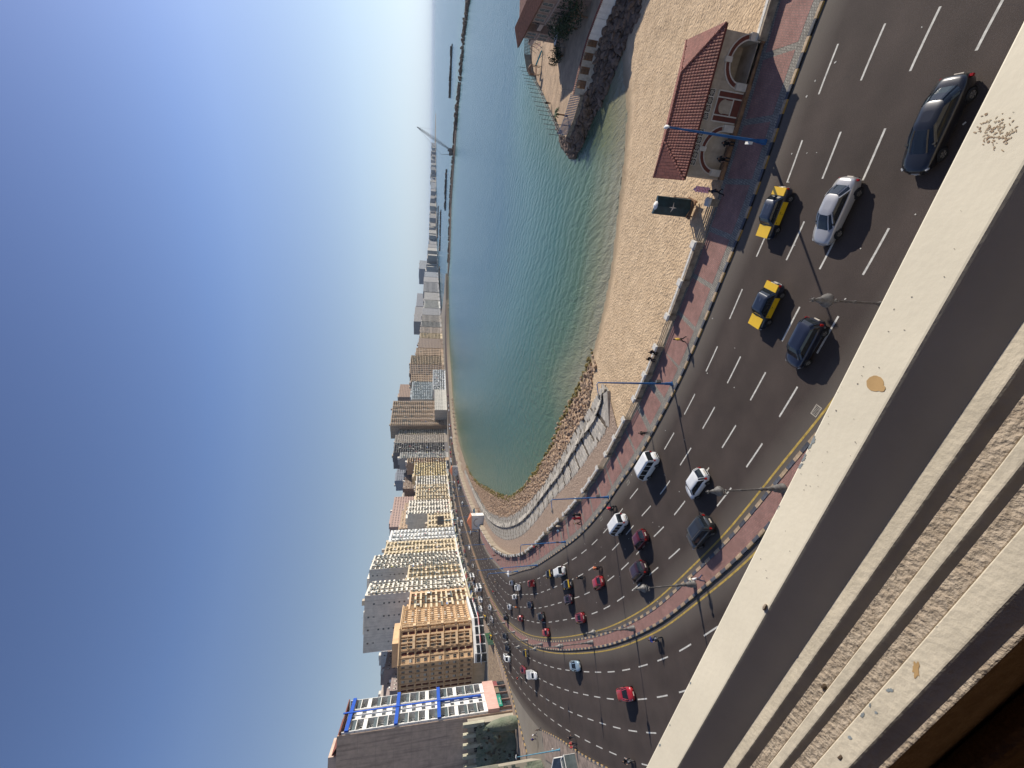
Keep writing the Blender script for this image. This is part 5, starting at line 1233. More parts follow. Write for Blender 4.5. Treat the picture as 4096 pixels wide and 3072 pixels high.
for a, b in zip(pts_[:-1], pts_[1:]):
    a, b = Vector((*a,0)), Vector((*b,0)); L = (b-a).length; n = max(1, int(L/3.6)); an = math.atan2(b.y-a.y, b.x-a.x)
    for k in range(n):
        p = a+(b-a)*((k+.5)/n); g = MB(); w_ = L/n*.42; g.box(-w_,-.08,.2,w_,-.0,2.4); g.box(-w_,-.08,3.0,w_,0,4.6); g.box(-w_*1.1,-1.4,2.5,w_*1.1,0,2.62,1); g.build('shop_front', [M['win'], wallm(R.choice([(.7,.7,.68),(.04,.06,.12),(.55,.08,.08),(.72,.7,.66)]))], TB, loc=(p.x-ox, p.y-oy, 0), rot=an)
# --- the row of blocks along the bay, near to far
row_b(2328, 2412, 1648, 'llllwl', PE, 'peach apartment block with square loggias next to the arched peach building', pod=3, side_w=0, col2=CR_)
row_b(2300, 2346, 1492, 'blb', WH, 'very tall white-fronted tower whose bare grey side wall rises behind the peach blocks', dep=32, side_w=4, pod=3)
row_b(2240, 2302, 1640, 'lWl', CR_, 'cream mid-height block with stacked loggias beside the tall white-fronted tower', pod=3, bk=1)
row_b(2196, 2248, 1508, 'LlB', WH, 'white and black balconied tower with a long brown side wall', dep=22, side_w=3, pod=3)
row_b(2147, 2196, 1556, 'lwl', CR_, 'cream tower with red roof line between two white balconied towers', pod=3)
row_b(2103, 2146, 1572, 'bWb', (.72,.72,.70), 'bright white tower with finned balconies in the middle of the row', pod=3)
row_b(2046, 2100, 1714, 'lwl', CR_, 'low cream block in front of a tall dark side wall', pod=3)
row_b(2030, 2098, 1612, 'w', TN, 'tan block with a large blank shaded side wall, behind the low cream block', dep=25, off=22, side_w=1)
row_b(1991, 2044, 1641, 'lWl', WH, 'white gridded block right of the blank tan wall', pod=3, side_w=0)
row_b(1975, 2090, 1580, 'w', (.40,.28,.24), 'pinkish brown tower standing behind the white gridded block', dep=18, off=34, side_w=3)
row_b(1932, 1990, 1668, 'blb', CR_, 'cream block with heavily shadowed side beside a rooftop billboard', pod=3, dep=26)
row_b(1898, 1931, 1670, 'l', WH, 'pale block with vertical white fins next to the yellow block', pod=3)
row_b(1880, 1945, 1628, 'w', BR, 'dark brown block behind the pale finned block', dep=16, off=26, side_w=2)
row_b(1846, 1897, 1662, 'l', YE, 'yellow cream block with round arched openings behind the far stair kiosk', pod=3)
row_b(1852, 1905, 1630, 'w', (.30,.22,.18), 'plain brown slab behind the yellow block', dep=14, off=24)
row_b(1826, 1846, 1636, 'l', TN, 'narrow beige block left of the yellow block', indiv=True)
row_b(1826, 1912, 1597, 'w', (.26,.28,.32), 'pair of grey blue stepped towers rising behind the yellow block', dep=20, off=60, indiv=False, side_w=2)
row_b(1806, 1828, 1608, 'b', GY, 'tall grey block with close-set balconies beside the dark glass tower')
row_b(1768, 1806, 1586, 'L', (.15,.14,.14), 'dark tower with black glazing and rows of narrow balconies', side_w=0, dep=26)
row_b(1736, 1767, 1590, 'W', (.30,.26,.22), 'twin of the dark tower, with paler top storeys', dep=26)
row_b(1706, 1735, 1606, 'l', (.50,.43,.33), 'cream striped tower on the seaward side of the dark towers', dep=22)
row_b(1605, 1700, 1578, 'lWl', TN, 'tallest tan tower with dark central glazing near the middle of the bay', dep=26, side_w=5, indiv=True, off=-8)
row_b(1531, 1600, 1652, 'bB', (.42,.46,.47), 'pale blue white hotel block with glass balconies', dep=24, indiv=True, side_w=5)
row_b(1541, 1590, 1606, 'w', (.36,.25,.19), 'brown tower rising behind the pale hotel block', dep=16, off=60, indiv=False, side_w=3)
row_b(1482, 1560, 1733, 'l', (.66,.68,.68), 'long low white gridded hotel wing at the shore', dep=18, off=-26, indiv=True, roofstuff=False, base=2, fl=2.9)
row_b(1560, 1640, 1740, 'w', (.60,.57,.50), 'long low white podium at the foot of the tallest tan tower', dep=26, off=-28, indiv=False, roofstuff=False, base=6)
row_b(1500, 1530, 1650, 'lw', TN, 'brown block just right of the pale hotel', dep=22, side_w=2, indiv=False)
row_b(1462, 1499, 1646, 'WL', (.30,.22,.16), 'brown slab block with three rows of dark bays', dep=22, indiv=False, side_w=2)
row_b(1428, 1461, 1648, 'l', (.46,.36,.25), 'brown block with a pale sunlit seaward edge', dep=22, indiv=False)
spec = [(1398,1427,1668,'lw',TN),(1360,1397,1678,'w',BR),(1340,1359,1684,'l',CR_),(1316,1339,1684,'lw',(.36,.3,.25)),(1295,1315,1688,'l',GY),(1269,1294,1690,'lw',(.30,.27,.24)),(1242,1268,1692,'w',(.27,.26,.26)),(1211,1240,1699,'l',(.6,.58,.53)),(1180,1209,1699,'w',(.33,.31,.29)),(1140,1178,1696,'lw',(.30,.29,.29)),(1120,1139,1697,'w',(.34,.32,.31)),(1100,1119,1700,'w',(.28,.29,.31))]
adj = ['tan','dark brown','narrow cream','mottled tan','grey','taupe','slate','white gridded','stone coloured','long grey','ash coloured','blue grey']
for (a, b, r, bs, c), nm in zip(spec, adj): row_b(a, b, r, bs, c, '%s block in the hazy far row beyond the long low hotel' % nm, dep=30, indiv=False, roofstuff=(b > 1200))
row_b(1238, 1296, 1662, 'w', (.28,.26,.25), 'wide stepped grey tower looming behind the far row', dep=50, off=160, indiv=False, roofstuff=True, side_w=4)
row_b(1186, 1236, 1670, 'w', (.24,.24,.26), 'second wide grey tower behind the far row', dep=40, off=180, indiv=False, side_w=4)
row_b(1057, 1090, 1680, 'w', (.3,.31,.33), 'pair of tall hazy towers standing alone at the end of the skyline', dep=80, off=150, indiv=False)
yy = 1098; k = 0
while yy > 600:
    w_ = R.uniform(4, 13); rf = np.interp(yy, [600,850,950,1060,1100], [1727,1722,1719,1711,1705])-R.uniform(-2,3)
    row_b(yy-w_, yy, rf, 'w', R.choice([(.33,.31,.30),(.4,.37,.33),(.28,.29,.31),(.45,.42,.38)]), 'small hazy block on the distant skyline beyond the bay', dep=22, indiv=False, roofstuff=False, fl=4.2, name='distant_block', group='hazy distant blocks', off=R.uniform(0,120)); yy -= w_*R.uniform(.7,1.2); k += 1
# back rows filling the town behind the front
k = 0
for (y0, y1, rf, c, off_) in ((2405,2440,1560,TN,30),(2440,2480,1585,CR_,36),(2345,2400,1600,WH,28),(2560,2640,1560,(.33,.25,.22),42),(2640,2720,1580,(.30,.24,.22),44),(2690,2760,1540,(.42,.36,.32),60),(2520,2565,1545,(.5,.48,.46),60),(2210,2250,1560,TN,40),(2110,2150,1600,BR,30),(2160,2200,1590,GY,30),(2000,2040,1625,TN,26),(1940,1990,1622,(.5,.47,.42),60),(1750,1800,1600,GY,45),(1700,1730,1640,GY,30)):
    a = [ 'tan rooftop block above the peach loggias','cream rooftop block beside the grey tower wall','white rooftop block above the peach loggias','purplish shaded block above the arched building','shaded stepped block above the arched building','pale block with white tanks behind the arched building','whitewashed block behind the arched building','tan block between the balconied towers','brown block behind the bright white tower','grey block behind the cream tower','tan block behind the white gridded block','pale tower cluster behind the shadowed cream block','grey block behind the dark towers','grey block behind the cream striped tower'][k]; k += 1
    row_b(y0, y1, rf, 'w', c, a, dep=14, off=off_, indiv=(y0 > 2000), side_w=3)
# --- netted old buildings on the left edge
NET = mat('green_net_cloth', (.10,.13,.085), .9, col2=(.22,.22,.16), scale=.5, bump=.4, bscale=2)
def netted(p0, p1, dep, h, label, cols, fringe):
    t = building(p0, p1, dep, h, 'w'*cols, 3.6, (.36,.32,.25), label, par=.6, base=3.8, roofstuff=False)
    d = np.array(p1)-np.array(p0); wd = np.linalg.norm(d)
    g = MB(); nx, nz = 40, 14; V = []
    for j in range(nz+1):
        for i in range(nx+1):
            x = wd*i/nx; z = .4+(h*.86-.4)*j/nz
            V.append((x, -1.2-.45*math.sin(x*1.3+j*.5)-.5*math.sin(j*.6+x*.25)-(1-j/nz)*fringe, z+.3*math.sin(x*.9)))
    F = [(j*(nx+1)+i, j*(nx+1)+i+1, (j+1)*(nx+1)+i+1, (j+1)*(nx+1)+i) for j in range(nz) for i in range(nx) if R.random() > (.5 if 4 < j < 11 and (i//4) % 2 else .08)]
    g.add(V, F, 0, True); g.build('safety_net', NET, t)
    for k in range(cols+1):
        g = MB(); x = wd*k/cols; g.box(x-.5,-.6,h-4.5,x+.5,.5,h+2.2); g.build('pier', wallm((.42,.40,.30)), t)
    return t
netted((-126.5,128.0), (-108.4,130.0), 2.6, 14.5, 'old low building wrapped in torn green netting below the brown side wall', 6, .6)
netted((-110,84), (-93.5,98.5), 14, 15.5, 'dark netted ruin nearest the camera at the left of the side street', 5, 1.6)
t = empty('netted_scaffold', (-106.5,126,0), 0, label='green draped scaffold bay on the corner by the pavement', cat='scaffold')
g = MB(); g.lathe([(1.6,0),(1.9,2),(1.7,5),(1.2,8),(.2,10)], 10); g.build('net', NET, t)
# lot with rubble between the white block and the arched one
g = MB(); g.prism([(-110.5,150.5),(-111,170),(-118,186),(-134,186),(-134,150.5)], -.2, .25); g.build('rubble_lot', mat('rubble', (.42,.31,.20), .95, col2=(.2,.14,.1), scale=.7, bump=1, bscale=2), kind='structure')
t = empty('site_fence', (-110.2,171,0), rad(100), label='green sheet hoarding around the rubble lot', cat='fence')
for k in range(5): g = MB(); g.box(k*2.4,-.05,0,k*2.4+2.3,.05,2.6); g.build('fence_panel', mat('green_sheet_%d' % k, (.025,.055+.006*k,.035), .8, var=.2, scale=1), t)
# ------------------------------------------------------------------ VEHICLES
TYRE = M['black']
def loft(q, rings, mi=0, smooth_=True, closed=True):
    n = len(rings[0]); vs = [p for r in rings for p in r]; fs = []
    for i in range(len(rings)-1):
        for k in range(n if closed else n-1): fs.append((i*n+k, i*n+(k+1)%n, (i+1)*n+(k+1)%n, (i+1)*n+k))
    q.add(vs, fs, mi, smooth_)
    q.add(rings[0], [tuple(range(n-1,-1,-1))], mi); q.add(rings[-1], [tuple(range(n))], mi)
def body_rings(st, zb=.22, crown=.03):
    out = []
    for x, zt_, hw in st:
        zs = zb+(zt_-zb)*.55
        half = [(hw*.86,zb),(hw*.99,zb+.12),(hw*1.0,zs),(hw*.985,zt_-.13),(hw*.93,zt_-.03),(hw*.55,zt_+crown*.7)]
        out.append([(x,y,z) for y, z in half]+[(x,0,zt_+crown)]+[(x,-y,z) for y, z in half[::-1]])
    return out
def rrect(x0, x1, hw, z, n=5, r=.28, front=.0):
    P = []
    for cx, cy, a0 in ((x1-r,hw-r,0),(x0+r,hw-r,PI/2),(x0+r,-hw+r,PI),(x1-r,-hw+r,1.5*PI)):
        for k in range(n): a = a0+PI/2*k/(n-1); P.append((cx+r*math.cos(a), cy+r*math.sin(a), z))
    return P
def wheel_obj(parts, x, y, r=.31, w_=.2, name='wheel'):
    parts.append(('wheel', (x, y, r), r, w_))
CAR = {}
def make_wheel(r, w_):
    q = MB(); pr = [(r*.6,-w_/2),(r*.93,-w_/2),(r,-w_*.3),(r,w_*.3),(r*.93,w_/2),(r*.6,w_/2)]; n = 16; vs = []; fs = []
    for a_, z in pr:
        for k in range(n): an = 2*PI*k/n; vs.append((a_*math.cos(an), z, a_*math.sin(an)))
    for i in range(len(pr)-1):
        for k in range(n): fs.append((i*n+k, (i+1)*n+k, (i+1)*n+(k+1)%n, i*n+(k+1)%n))
    q.add(vs, fs, 0, True)
    t = q.mesh('tyre', TYRE)
    g = MB()
    for s in (-1, 1):
        g.add([(0,s*w_*.42,0)]+[(r*.62*math.cos(2*PI*k/12), s*w_*.40, r*.62*math.sin(2*PI*k/12)) for k in range(12)], [((0,k+1,(k+1)%12+1) if s < 0 else (0,(k+1)%12+1,k+1)) for k in range(12)], 0)
        for k in range(5):
            a = 2*PI*k/5; g.add([(0,s*w_*.47,-.02),(r*.6*math.cos(a-.18),s*w_*.44,r*.6*math.sin(a-.18)),(r*.6*math.cos(a+.18),s*w_*.44,r*.6*math.sin(a+.18))], [(0,1,2),(2,1,0)], 1)
    return t, g.mesh('rim', [M['steel'], M['chrome']])
WH_ = {}
def wheel(parent, x, y, r, w_=.2):
    k = (r, w_)
    if k not in WH_: WH_[k] = make_wheel(r, w_)
    o = obj('wheel', WH_[k][0], parent, loc=(x,y,r)); obj('rim', WH_[k][1], o)
def car_proto(kind):
    t = bpy.data.objects.new('proto', None)          # linked by the first copy only
    P = []
    def part(name, q, mats, parent=None, paint=False):
        P.append((name, q.mesh(name, mats), paint))
    PL = CP['white']
    L, Wd, HH, wb, wr = 4.55, 1.76, 1.45, 2.65, .32
    if kind == 'sedan':
        st = [(-2.27,.62,.66),(-2.24,.80,.76),(-2.1,.97,.82),(-1.6,1.02,.86),(-.8,.97,.88),(.2,.95,.88),(1.1,.94,.87),(1.7,.86,.85),(2.1,.75,.79),(2.24,.62,.70),(2.28,.5,.62)]
        gh = [rrect(-1.85,1.28,.79,.93,r=.5), rrect(-1.4,.72,.70,1.25,r=.42), rrect(-1.12,.30,.60,1.42,r=.36)]; rf = [rrect(-1.14,.33,.615,1.405,r=.36), rrect(-1.0,.2,.54,1.455,r=.3), rrect(-.65,-.1,.3,1.475,r=.16)]
    elif kind == 'coupe':
        L = 4.9; st = [(-2.45,.62,.68),(-2.42,.84,.8),(-2.25,1.02,.87),(-1.7,1.05,.90),(-.8,1.0,.92),(.2,.97,.92),(1.2,.95,.91),(1.8,.87,.88),(2.2,.76,.82),(2.42,.62,.72),(2.45,.5,.64)]
        gh = [rrect(-2.0,1.45,.82,.95,r=.55), rrect(-1.5,.8,.72,1.28,r=.46), rrect(-1.15,.32,.61,1.44,r=.38)]; rf = [rrect(-1.17,.35,.625,1.425,r=.38), rrect(-1.02,.2,.55,1.48,r=.32), rrect(-.65,-.1,.3,1.5,r=.16)]; wb = 2.85; wr = .34
    elif kind == 'hatch':
        L = 4.1; wb = 2.5; st = [(-2.0,.55,.7),(-1.98,.8,.78),(-1.9,.98,.82),(-1.3,1.0,.85),(-.5,.97,.86),(.4,.95,.86),(1.1,.94,.85),(1.6,.86,.82),(1.92,.72,.76),(2.03,.58,.66)]
        gh = [rrect(-1.93,1.2,.78,.93,r=.32), rrect(-1.78,.75,.70,1.28,r=.32), rrect(-1.55,.4,.61,1.46,r=.3)]; rf = [rrect(-1.6,.44,.625,1.445,r=.3), rrect(-1.45,.3,.55,1.5,r=.26), rrect(-1.0,0.,.3,1.515,r=.16)]
    elif kind == 'suv':
        L = 4.7; wb = 2.7; wr = .37; st = [(-2.33,.6,.78),(-2.31,.95,.86),(-2.2,1.12,.9),(-1.4,1.12,.92),(-.5,1.1,.93),(.4,1.08,.93),(1.1,1.08,.92),(1.8,1.02,.89),(2.2,.88,.84),(2.34,.65,.76)]
        gh = [rrect(-2.22,1.3,.86,1.06,r=.3), rrect(-2.1,.9,.78,1.45,r=.3), rrect(-1.95,.5,.70,1.68,r=.28)]; rf = [rrect(-2.0,.54,.715,1.665,r=.28), rrect(-1.85,.4,.64,1.735,r=.25), rrect(-1.3,0,.4,1.755,r=.18)]
    elif kind in ('lada', 'taxi'):
        L, Wd, wb, wr = 4.05, 1.62, 2.42, .29; st = [(-2.0,.5,.74),(-1.99,.88,.77),(-1.9,.92,.79),(-1.2,.93,.80),(-.4,.92,.81),(.5,.91,.81),(1.2,.90,.80),(1.9,.86,.78),(1.99,.82,.76),(2.02,.5,.74)]
        gh = [rrect(-1.35,.98,.74,.9,r=.14), rrect(-1.12,.72,.67,1.2,r=.14), rrect(-.92,.48,.60,1.37,r=.13)]; rf = [rrect(-.97,.52,.62,1.355,r=.15), rrect(-.88,.43,.57,1.41,r=.13), rrect(-.6,.2,.38,1.43,r=.1)]
    elif kind == 'van':
        L, Wd, wb, wr = 4.7, 1.7, 2.6, .31; st = [(-2.33,.5,.76),(-2.3,1.15,.84),(-2.1,1.2,.85),(0,1.2,.85),(1.5,1.15,.85),(2.1,1.05,.83),(2.3,.85,.8),(2.36,.55,.74)]
        gh = [rrect(-2.27,2.0,.83,1.1,r=.16), rrect(-2.22,1.75,.79,1.6,r=.16), rrect(-2.12,1.4,.73,1.93,r=.16)]; rf = [rrect(-2.2,1.5,.755,1.87,r=.18), rrect(-2.1,1.35,.70,2.0,r=.16), rrect(-1.8,1.0,.5,2.04,r=.14)]
    elif kind == 'bus':
        L, Wd, wb, wr = 7.0, 2.1, 3.9, .4; st = [(-3.5,.5,.98),(-3.45,1.3,1.03),(0,1.3,1.05),(3.0,1.25,1.04),(3.4,1.1,1.0),(3.5,.6,.9)]
        gh = [rrect(-3.45,3.3,1.02,1.2,r=.2), rrect(-3.4,3.15,.98,2.0,r=.2), rrect(-3.3,2.95,.92,2.5,r=.2)]; rf = [rrect(-3.4,3.05,.95,2.42,r=.2), rrect(-3.2,2.9,.88,2.65,r=.2), rrect(-2.6,2.4,.6,2.7,r=.2)]
    elif kind in ('pickup', 'boxtruck'):
        L, Wd, wb, wr = 4.9, 1.74, 2.9, .34; st = [(-2.45,.62,.78),(-2.42,.68,.83),(-.25,.7,.85),(-.2,1.1,.85),(.5,1.1,.85),(1.2,1.06,.84),(1.9,1.0,.82),(2.3,.88,.78),(2.42,.55,.7)]
        gh = [rrect(-.25,1.35,.8,1.02,r=.2), rrect(-.2,1.1,.74,1.4,r=.2), rrect(-.12,.7,.68,1.6,r=.2)]; rf = [rrect(-.18,.76,.7,1.59,r=.2), rrect(-.1,.65,.64,1.66,r=.18), rrect(.05,.4,.4,1.68,r=.12)]
    n = len(gh[0]); Lh = (st[-1][0]-st[0][0])/2; xc = (st[-1][0]+st[0][0])/2; pw = {'lada':16,'taxi':16,'van':12,'bus':16,'pickup':9,'boxtruck':9}.get(kind, 6)
    hw0 = max(a[2] for a in st); ns = []
    for tt in (-.995,-.97,-.93,-.87,-.78,-.66,-.5,-.3,-.1,.1,.3,.5,.66,.78,.87,.93,.97,.995):
        x = xc+Lh*tt; zz = float(np.interp(x, [a[0] for a in st], [a[1] for a in st]))
        ns.append((x, zz, hw0*max(.45, (1-abs(tt)**pw)**(1/3.2))))
    st0 = st; st = ns
    q = MB(); loft(q, body_rings(st, .24 if kind not in ('suv','boxtruck','pickup') else .34), 0, kind not in ('lada','taxi','bus'))
    for sx in (-wb/2, wb/2):                                   # dark wheel arches
        for s in (-1, 1):
            hw = np.interp(sx, [a[0] for a in st], [a[2] for a in st])
            q.add([(sx,s*(hw*1.003+.004),wr)]+[(sx+(wr+.07)*math.cos(PI*k/8), s*(hw*1.003+.004), wr+(wr+.07)*math.sin(PI*k/8)) for k in range(9)]+[(sx-(wr+.07),s*(hw+.004),.2),(sx+(wr+.07),s*(hw+.004),.2)], [tuple(range(1,12)), tuple(range(11,0,-1))], 1)
    xf = st[-1][0]; xr = st[0][0]
    part('body', q, [PL, M['black']], paint=True)
    q = MB(); loft(q, gh, 0, False); part('windows', q, [M['glass']])
    q = MB(); loft(q, rf, 0, True); 
    if kind == 'van':
        for k in range(15): x = -1.9+k*.2; q.box(x,-.62,1.99,x+.07,.62,2.055)
    part('roof', q, [PL], paint=True)
    q = MB()                                                   # pillars
    if kind in ('sedan','coupe','hatch','suv','lada','taxi','pickup','boxtruck'): idx = [1, 3, 6, 8, 11, 13, 16, 18]
    else: idx = [1,3,6,8,11,13,16,18]
    for k in idx:
        pts = [Vector(g[k])*1.0 for g in gh]; pts = [Vector((p.x*1.004, p.y*1.012, p.z)) for p in pts]; q.tube(pts, .045 if kind not in ('van','bus') else .06, 4, smooth=False, cap=False)
    xs_ = [(-.35 if kind != 'pickup' else 0)] if kind not in ('van','bus') else ([-1.2,-.2,.8] if kind == 'van' else [-2.4,-1.4,-.4,.6,1.6])
    for xx in xs_:
        for s in (-1, 1):
            pts = [Vector((xx+.0, s*(abs(g[2][1])*1.012+.004), g[2][2])) for g in gh]; q.tube(pts, .04 if kind not in ('van','bus') else .07, 4, smooth=False, cap=False)
    part('pillars', q, [PL], paint=True)
    zf = .62 if kind not in ('van','suv','bus','pickup','boxtruck') else .78
    for s in (-1, 1):
        hw = hw0; q = MB(); q.lathe([], 6) if 0 else None; q.obox((xf-(.25 if pw < 9 else .06), s*hw0*.74), .09 if pw < 9 else .05, .1, zf-.03, zf+.07, -s*(.75 if pw < 9 else .1)); part('headlight', q, [M['lwhite']])
        hr = st[1][2]; q = MB(); zr = st[1][1]-.22 if kind not in ('van','bus') else .9; hr = hw0; xo = .12 if pw < 9 else .03; q.box(xr+xo-.03, s*hr*.80-.09, zr, xr+xo+.1, s*hr*.80+.09, zr+.13 if kind not in ('van','suv','hatch') else zr+.26); part('taillight', q, [M['lred']])
    for b_ in ((xf-.1,-.42,.3,xf+.03,.42,.42),(xr-.03,-.42,.32,xr+.1,.42,.44)): q = MB(); q.box(*b_); part('bumper', q, [M['chrome'] if kind in ('lada','taxi') else M['black']])
    for b_ in ((xr-.05,-.24,.58,xr-.0,.24,.70),(xf+.0,-.24,.34,xf+.052,.24,.45)): q = MB(); q.box(*b_); part('number_plate', q, [M['cream_l']])
    gx = gh[0][3][0] if 0 else max(p[0] for p in gh[0])
    for s in (-1, 1): q = MB(); q.box(gx-.42, s*(gh[0][2][1]+.02)-.02 if s < 0 else gh[0][2][1], .98 if kind not in ('van','suv') else 1.15, gx-.28, s*(gh[0][2][1]+.18) if s > 0 else -(gh[0][2][1]), (.98 if kind not in ('van','suv') else 1.15)+.12); 
    q = MB()
    zm = gh[0][0][2]+.05
    for s in (-1, 1):
        q = MB(); y0 = abs(gh[0][2][1]); ya, yb = sorted((s*y0, s*(y0+.2))); q.box(gx-.55, ya, zm, gx-.43, yb, zm+.13); part('mirror', q, [M['black']])
    if kind == 'taxi':
        q = MB(); q.add([(1.0,-.70,.945),(1.97,-.70,.895),(1.97,.70,.895),(1.0,.70,.945)], [(0,1,2,3)]); q.box(1.0,-.70,.9,1.96,.70,.935); part('bonnet', q, [CP['yellow']])
        q = MB(); q.box(-1.97,-.70,.9,-1.36,.70,.972); part('boot_lid', q, [CP['yellow']])
        for s in (-1, 1):
            q = MB(); y0, y1 = sorted((s*.80, s*.835)); q.box(-.95,y0,.36,-.04,y1,.84); q.box(-.02,y0,.36,.82,y1,.84); y2, y3 = sorted((s*.83, s*.86)); q.box(-.2,y2,.7,-.08,y3,.73,1); q.box(.62,y2,.7,.74,y3,.73,1); part('door', q, [CP['yellow'], M['black']])
        q = MB(); q.box(-.62,-.02,1.425,-.3,.0,1.44); part('roof_trim', q, [M['chrome']])
    if kind == 'lada':
        q = MB()
        for x in (-.6,.1): q.box(x,-.55,1.44,x+.05,.55,1.5)
        part('roof_rack', q, [M['black']])
    if kind == 'suv':
        q = MB()
        for s in (-.6,.6): q.tube([(-1.6,s,1.76),(-1.6,s,1.82),(.2,s,1.82),(.2,s,1.74)], .025, 5)
        part('roof_rails', q, [M['steel']])
    if kind == 'pickup':
        q = MB(); q.box(-2.4,-.84,.72,-.3,-.78,1.15); q.box(-2.4,.78,.72,-.3,.84,1.15); q.box(-2.43,-.84,.72,-2.37,.84,1.15); q.box(-.36,-.78,.72,-.3,.78,1.15); part('load_bed', q, [PL], paint=True)
    if kind == 'boxtruck':
        q = MB(); q.box(-2.6,-.92,.74,-.38,.92,2.25); q.box(-2.62,-.86,.8,-2.6,-.02,2.18); q.box(-2.62,.02,.8,-2.6,.86,2.18); part('cargo_box', q, [PL], paint=True)
    return P, wb, hw0-.10, wr
used_d = {}
def car(kind, col, p, ang, label, cat='car', group=None, roof=None, z=0.006, name=None):
    if kind not in CAR: CAR[kind] = car_proto(kind)
    P, wb, ty, wr = CAR[kind]
    t = empty(name or {'van':'minibus','bus':'coach','taxi':'taxi','pickup':'pickup_truck','boxtruck':'box_truck'}.get(kind,'car'), (p[0],p[1],z), ang, label=label, cat=cat, group=group)
    seen = {}
    for nm, me, paint in P:
        o = obj(nm, me, t)
        if paint:
            o.material_slots[0].link = 'OBJECT'; o.material_slots[0].material = CP[col] if not (roof and nm in ('roof','pillars')) else CP[roof]
    for sx in (-1, 1):
        for sy in (-1, 1): wheel(t, sx*wb/2, sy*(ty+.045), wr)
    return t
def head_at(p, line, rev=False):
    i = int(np.linalg.norm(line-np.array(p), axis=1).argmin()); T = tangents(line)[i]; a = math.atan2(T[1], T[0]); return a+(PI if rev else 0)
def c5b(a, b): return (1950+a/2.37, 1950+b/2.37)
def c2(a, b): return (1800+a/2.018, 2250+b/2.018)
def c10(a, b): return (2300+a/2.37, 1800+b/2.37)
TR = 'cars driving away along the bay'
# (kind, colour, survey point, height seen at, label, extra)
away = [
 ('coupe','black',(3748,506),.5,'large black saloon nearest the stone parapet'),
 ('sedan','silver',(3345,848),.5,'silver white saloon driving beside the black and yellow taxi'),
 ('taxi','dkblue',(3100,853),.5,'black and yellow taxi crossed by a lamp shadow, nearest the tiled kiosk'),
 ('taxi','dkblue',(3068,1222),.5,'black and yellow taxi just ahead, beside the dark blue hatchback'),
 ('hatch','navy',(3222,1374),.5,'dark navy hatchback in the middle lanes behind the ornate lamp'),
 ('hatch','white',(2790,1935),.5,'bright white hatchback beside the ornate lamp on the median'),
 ('suv','grey',(2802,2130),.6,'dark grey estate car driving next to the median'),
 ('van','white',(2590,1866),.8,'white minibus with ribbed roof close to the pavement kerb'),
 ('van','white',(2474,2100),.8,'second white minibus, beside the motorcyclist in red'),
 ('hatch','maroon',(2562,2160),.5,'maroon hatchback right behind the second white minibus'),
 ('suv','brown',(2556,2288),.6,'dark aubergine estate car behind the maroon hatchback'),
 ('hatch','red',c10(225,1262),.5,'red hatchback driving behind the orange dressed motorcyclist'),
 ('sedan','darkred',c5b(880,1238),.5,'wine red saloon with pink roof shine, near the tall lamps of the bend'),
 ('sedan','brown',c5b(770,1062),.5,'aubergine saloon between the taxi and the wine red saloon'),
 ('taxi','dkblue',c5b(765,918),.5,'black taxi with yellow bonnet in the middle of the bend'),
 ('van','white',c5b(690,800),.8,'white minibus touching the taxi on the inside of the bend'),
 ('taxi','dkblue',c5b(590,820),.5,'black and yellow taxi just ahead of the white minibus on the bend'),
 ('hatch','red',c5b(560,1374),.5,'bright red hatchback hugging the checkered median kerb'),
 ('pickup','darkred',c5b(425,910),.5,'dark red pickup in the inner lane past the bend'),
 ('suv','grey',c5b(512,1224),.5,'dark grey car ahead of the bright red hatchback'),
 ('sedan','navy',c5b(405,1112),.5,'navy saloon with a long shadow ahead of the dark grey car'),
 ('hatch','darkred',c5b(318,1240),.5,'small dark red car near the median past the bend'),
 ('pickup','white',c5b(295,948),.5,'white pickup beside the dark red pickup'),
 ('sedan','silver',c5b(232,905),.5,'silver saloon ahead of the white pickup'),
 ('hatch','white',c5b(262,1037),.5,'small white car in the middle lane past the bend'),
 ('sedan','silver2',c5b(212,1130),.5,'pale silver saloon beside the small orange motorcycle'),
 ('suv','black',c5b(178,1224),.5,'black car at the checkered kerb past the bend'),
]
for k, c, (x, y), z, lb in away:
    p = G(x, y, z); cat_ = {'taxi':'taxi','van':'minibus','pickup':'pickup'}.get(k, 'car')
    if (x, y) == (2590, 1866): pass
    car(k, c, p, head_at(p, K), lb, cat_, TR)
TS = 'cars driving towards the camera on the land side'
towards = [
 ('hatch','red',c2(1430,1062),.5,'vivid red hatchback with dark sunroof on the land side road'),
 ('sedan','ltblue',c2(1015,834),.5,'light blue saloon on the land side road by the first lane line'),
 ('boxtruck','white',c2(672,908),.9,'white box truck with a tall cargo box'),
 ('sedan','darkred',c2(597,866),.5,'dark red saloon just beyond the white box truck'),
 ('taxi','dkblue',c2(614,730),.5,'taxi passing below the cluster of ornate lamps on the land side road'),
 ('suv','black',c2(472,690),.5,'black off-roader near the land side of the median'),
 ('suv','grey',c2(450,590),.5,'dark grey off-roader in the lane beside the median'),
 ('van','white',c2(466,768),.8,'white minibus on the land side road beside the rubble lot'),
 ('taxi','dkblue',c2(332,606),.5,'taxi below the arched peach building on the land side road'),
 ('sedan','silver',c2(340,455),.5,'silver saloon on the land side road beside the median lamp'),
 ('hatch','silver2',c2(328,362),.5,'pale silver hatchback on the land side road farther along'),
 ('van','white',c2(250,297),.8,'white minibus on the far land side road'),
 ('bus','white',c2(240,200),1.0,'large white coach on the far land side road'),
 ('bus','white',c2(185,112),1.0,'white and yellow coach ahead of the large white coach'),
 ('taxi','dkblue',c2(284,445),.5,'taxi parked along the shops under the peach building'),
]
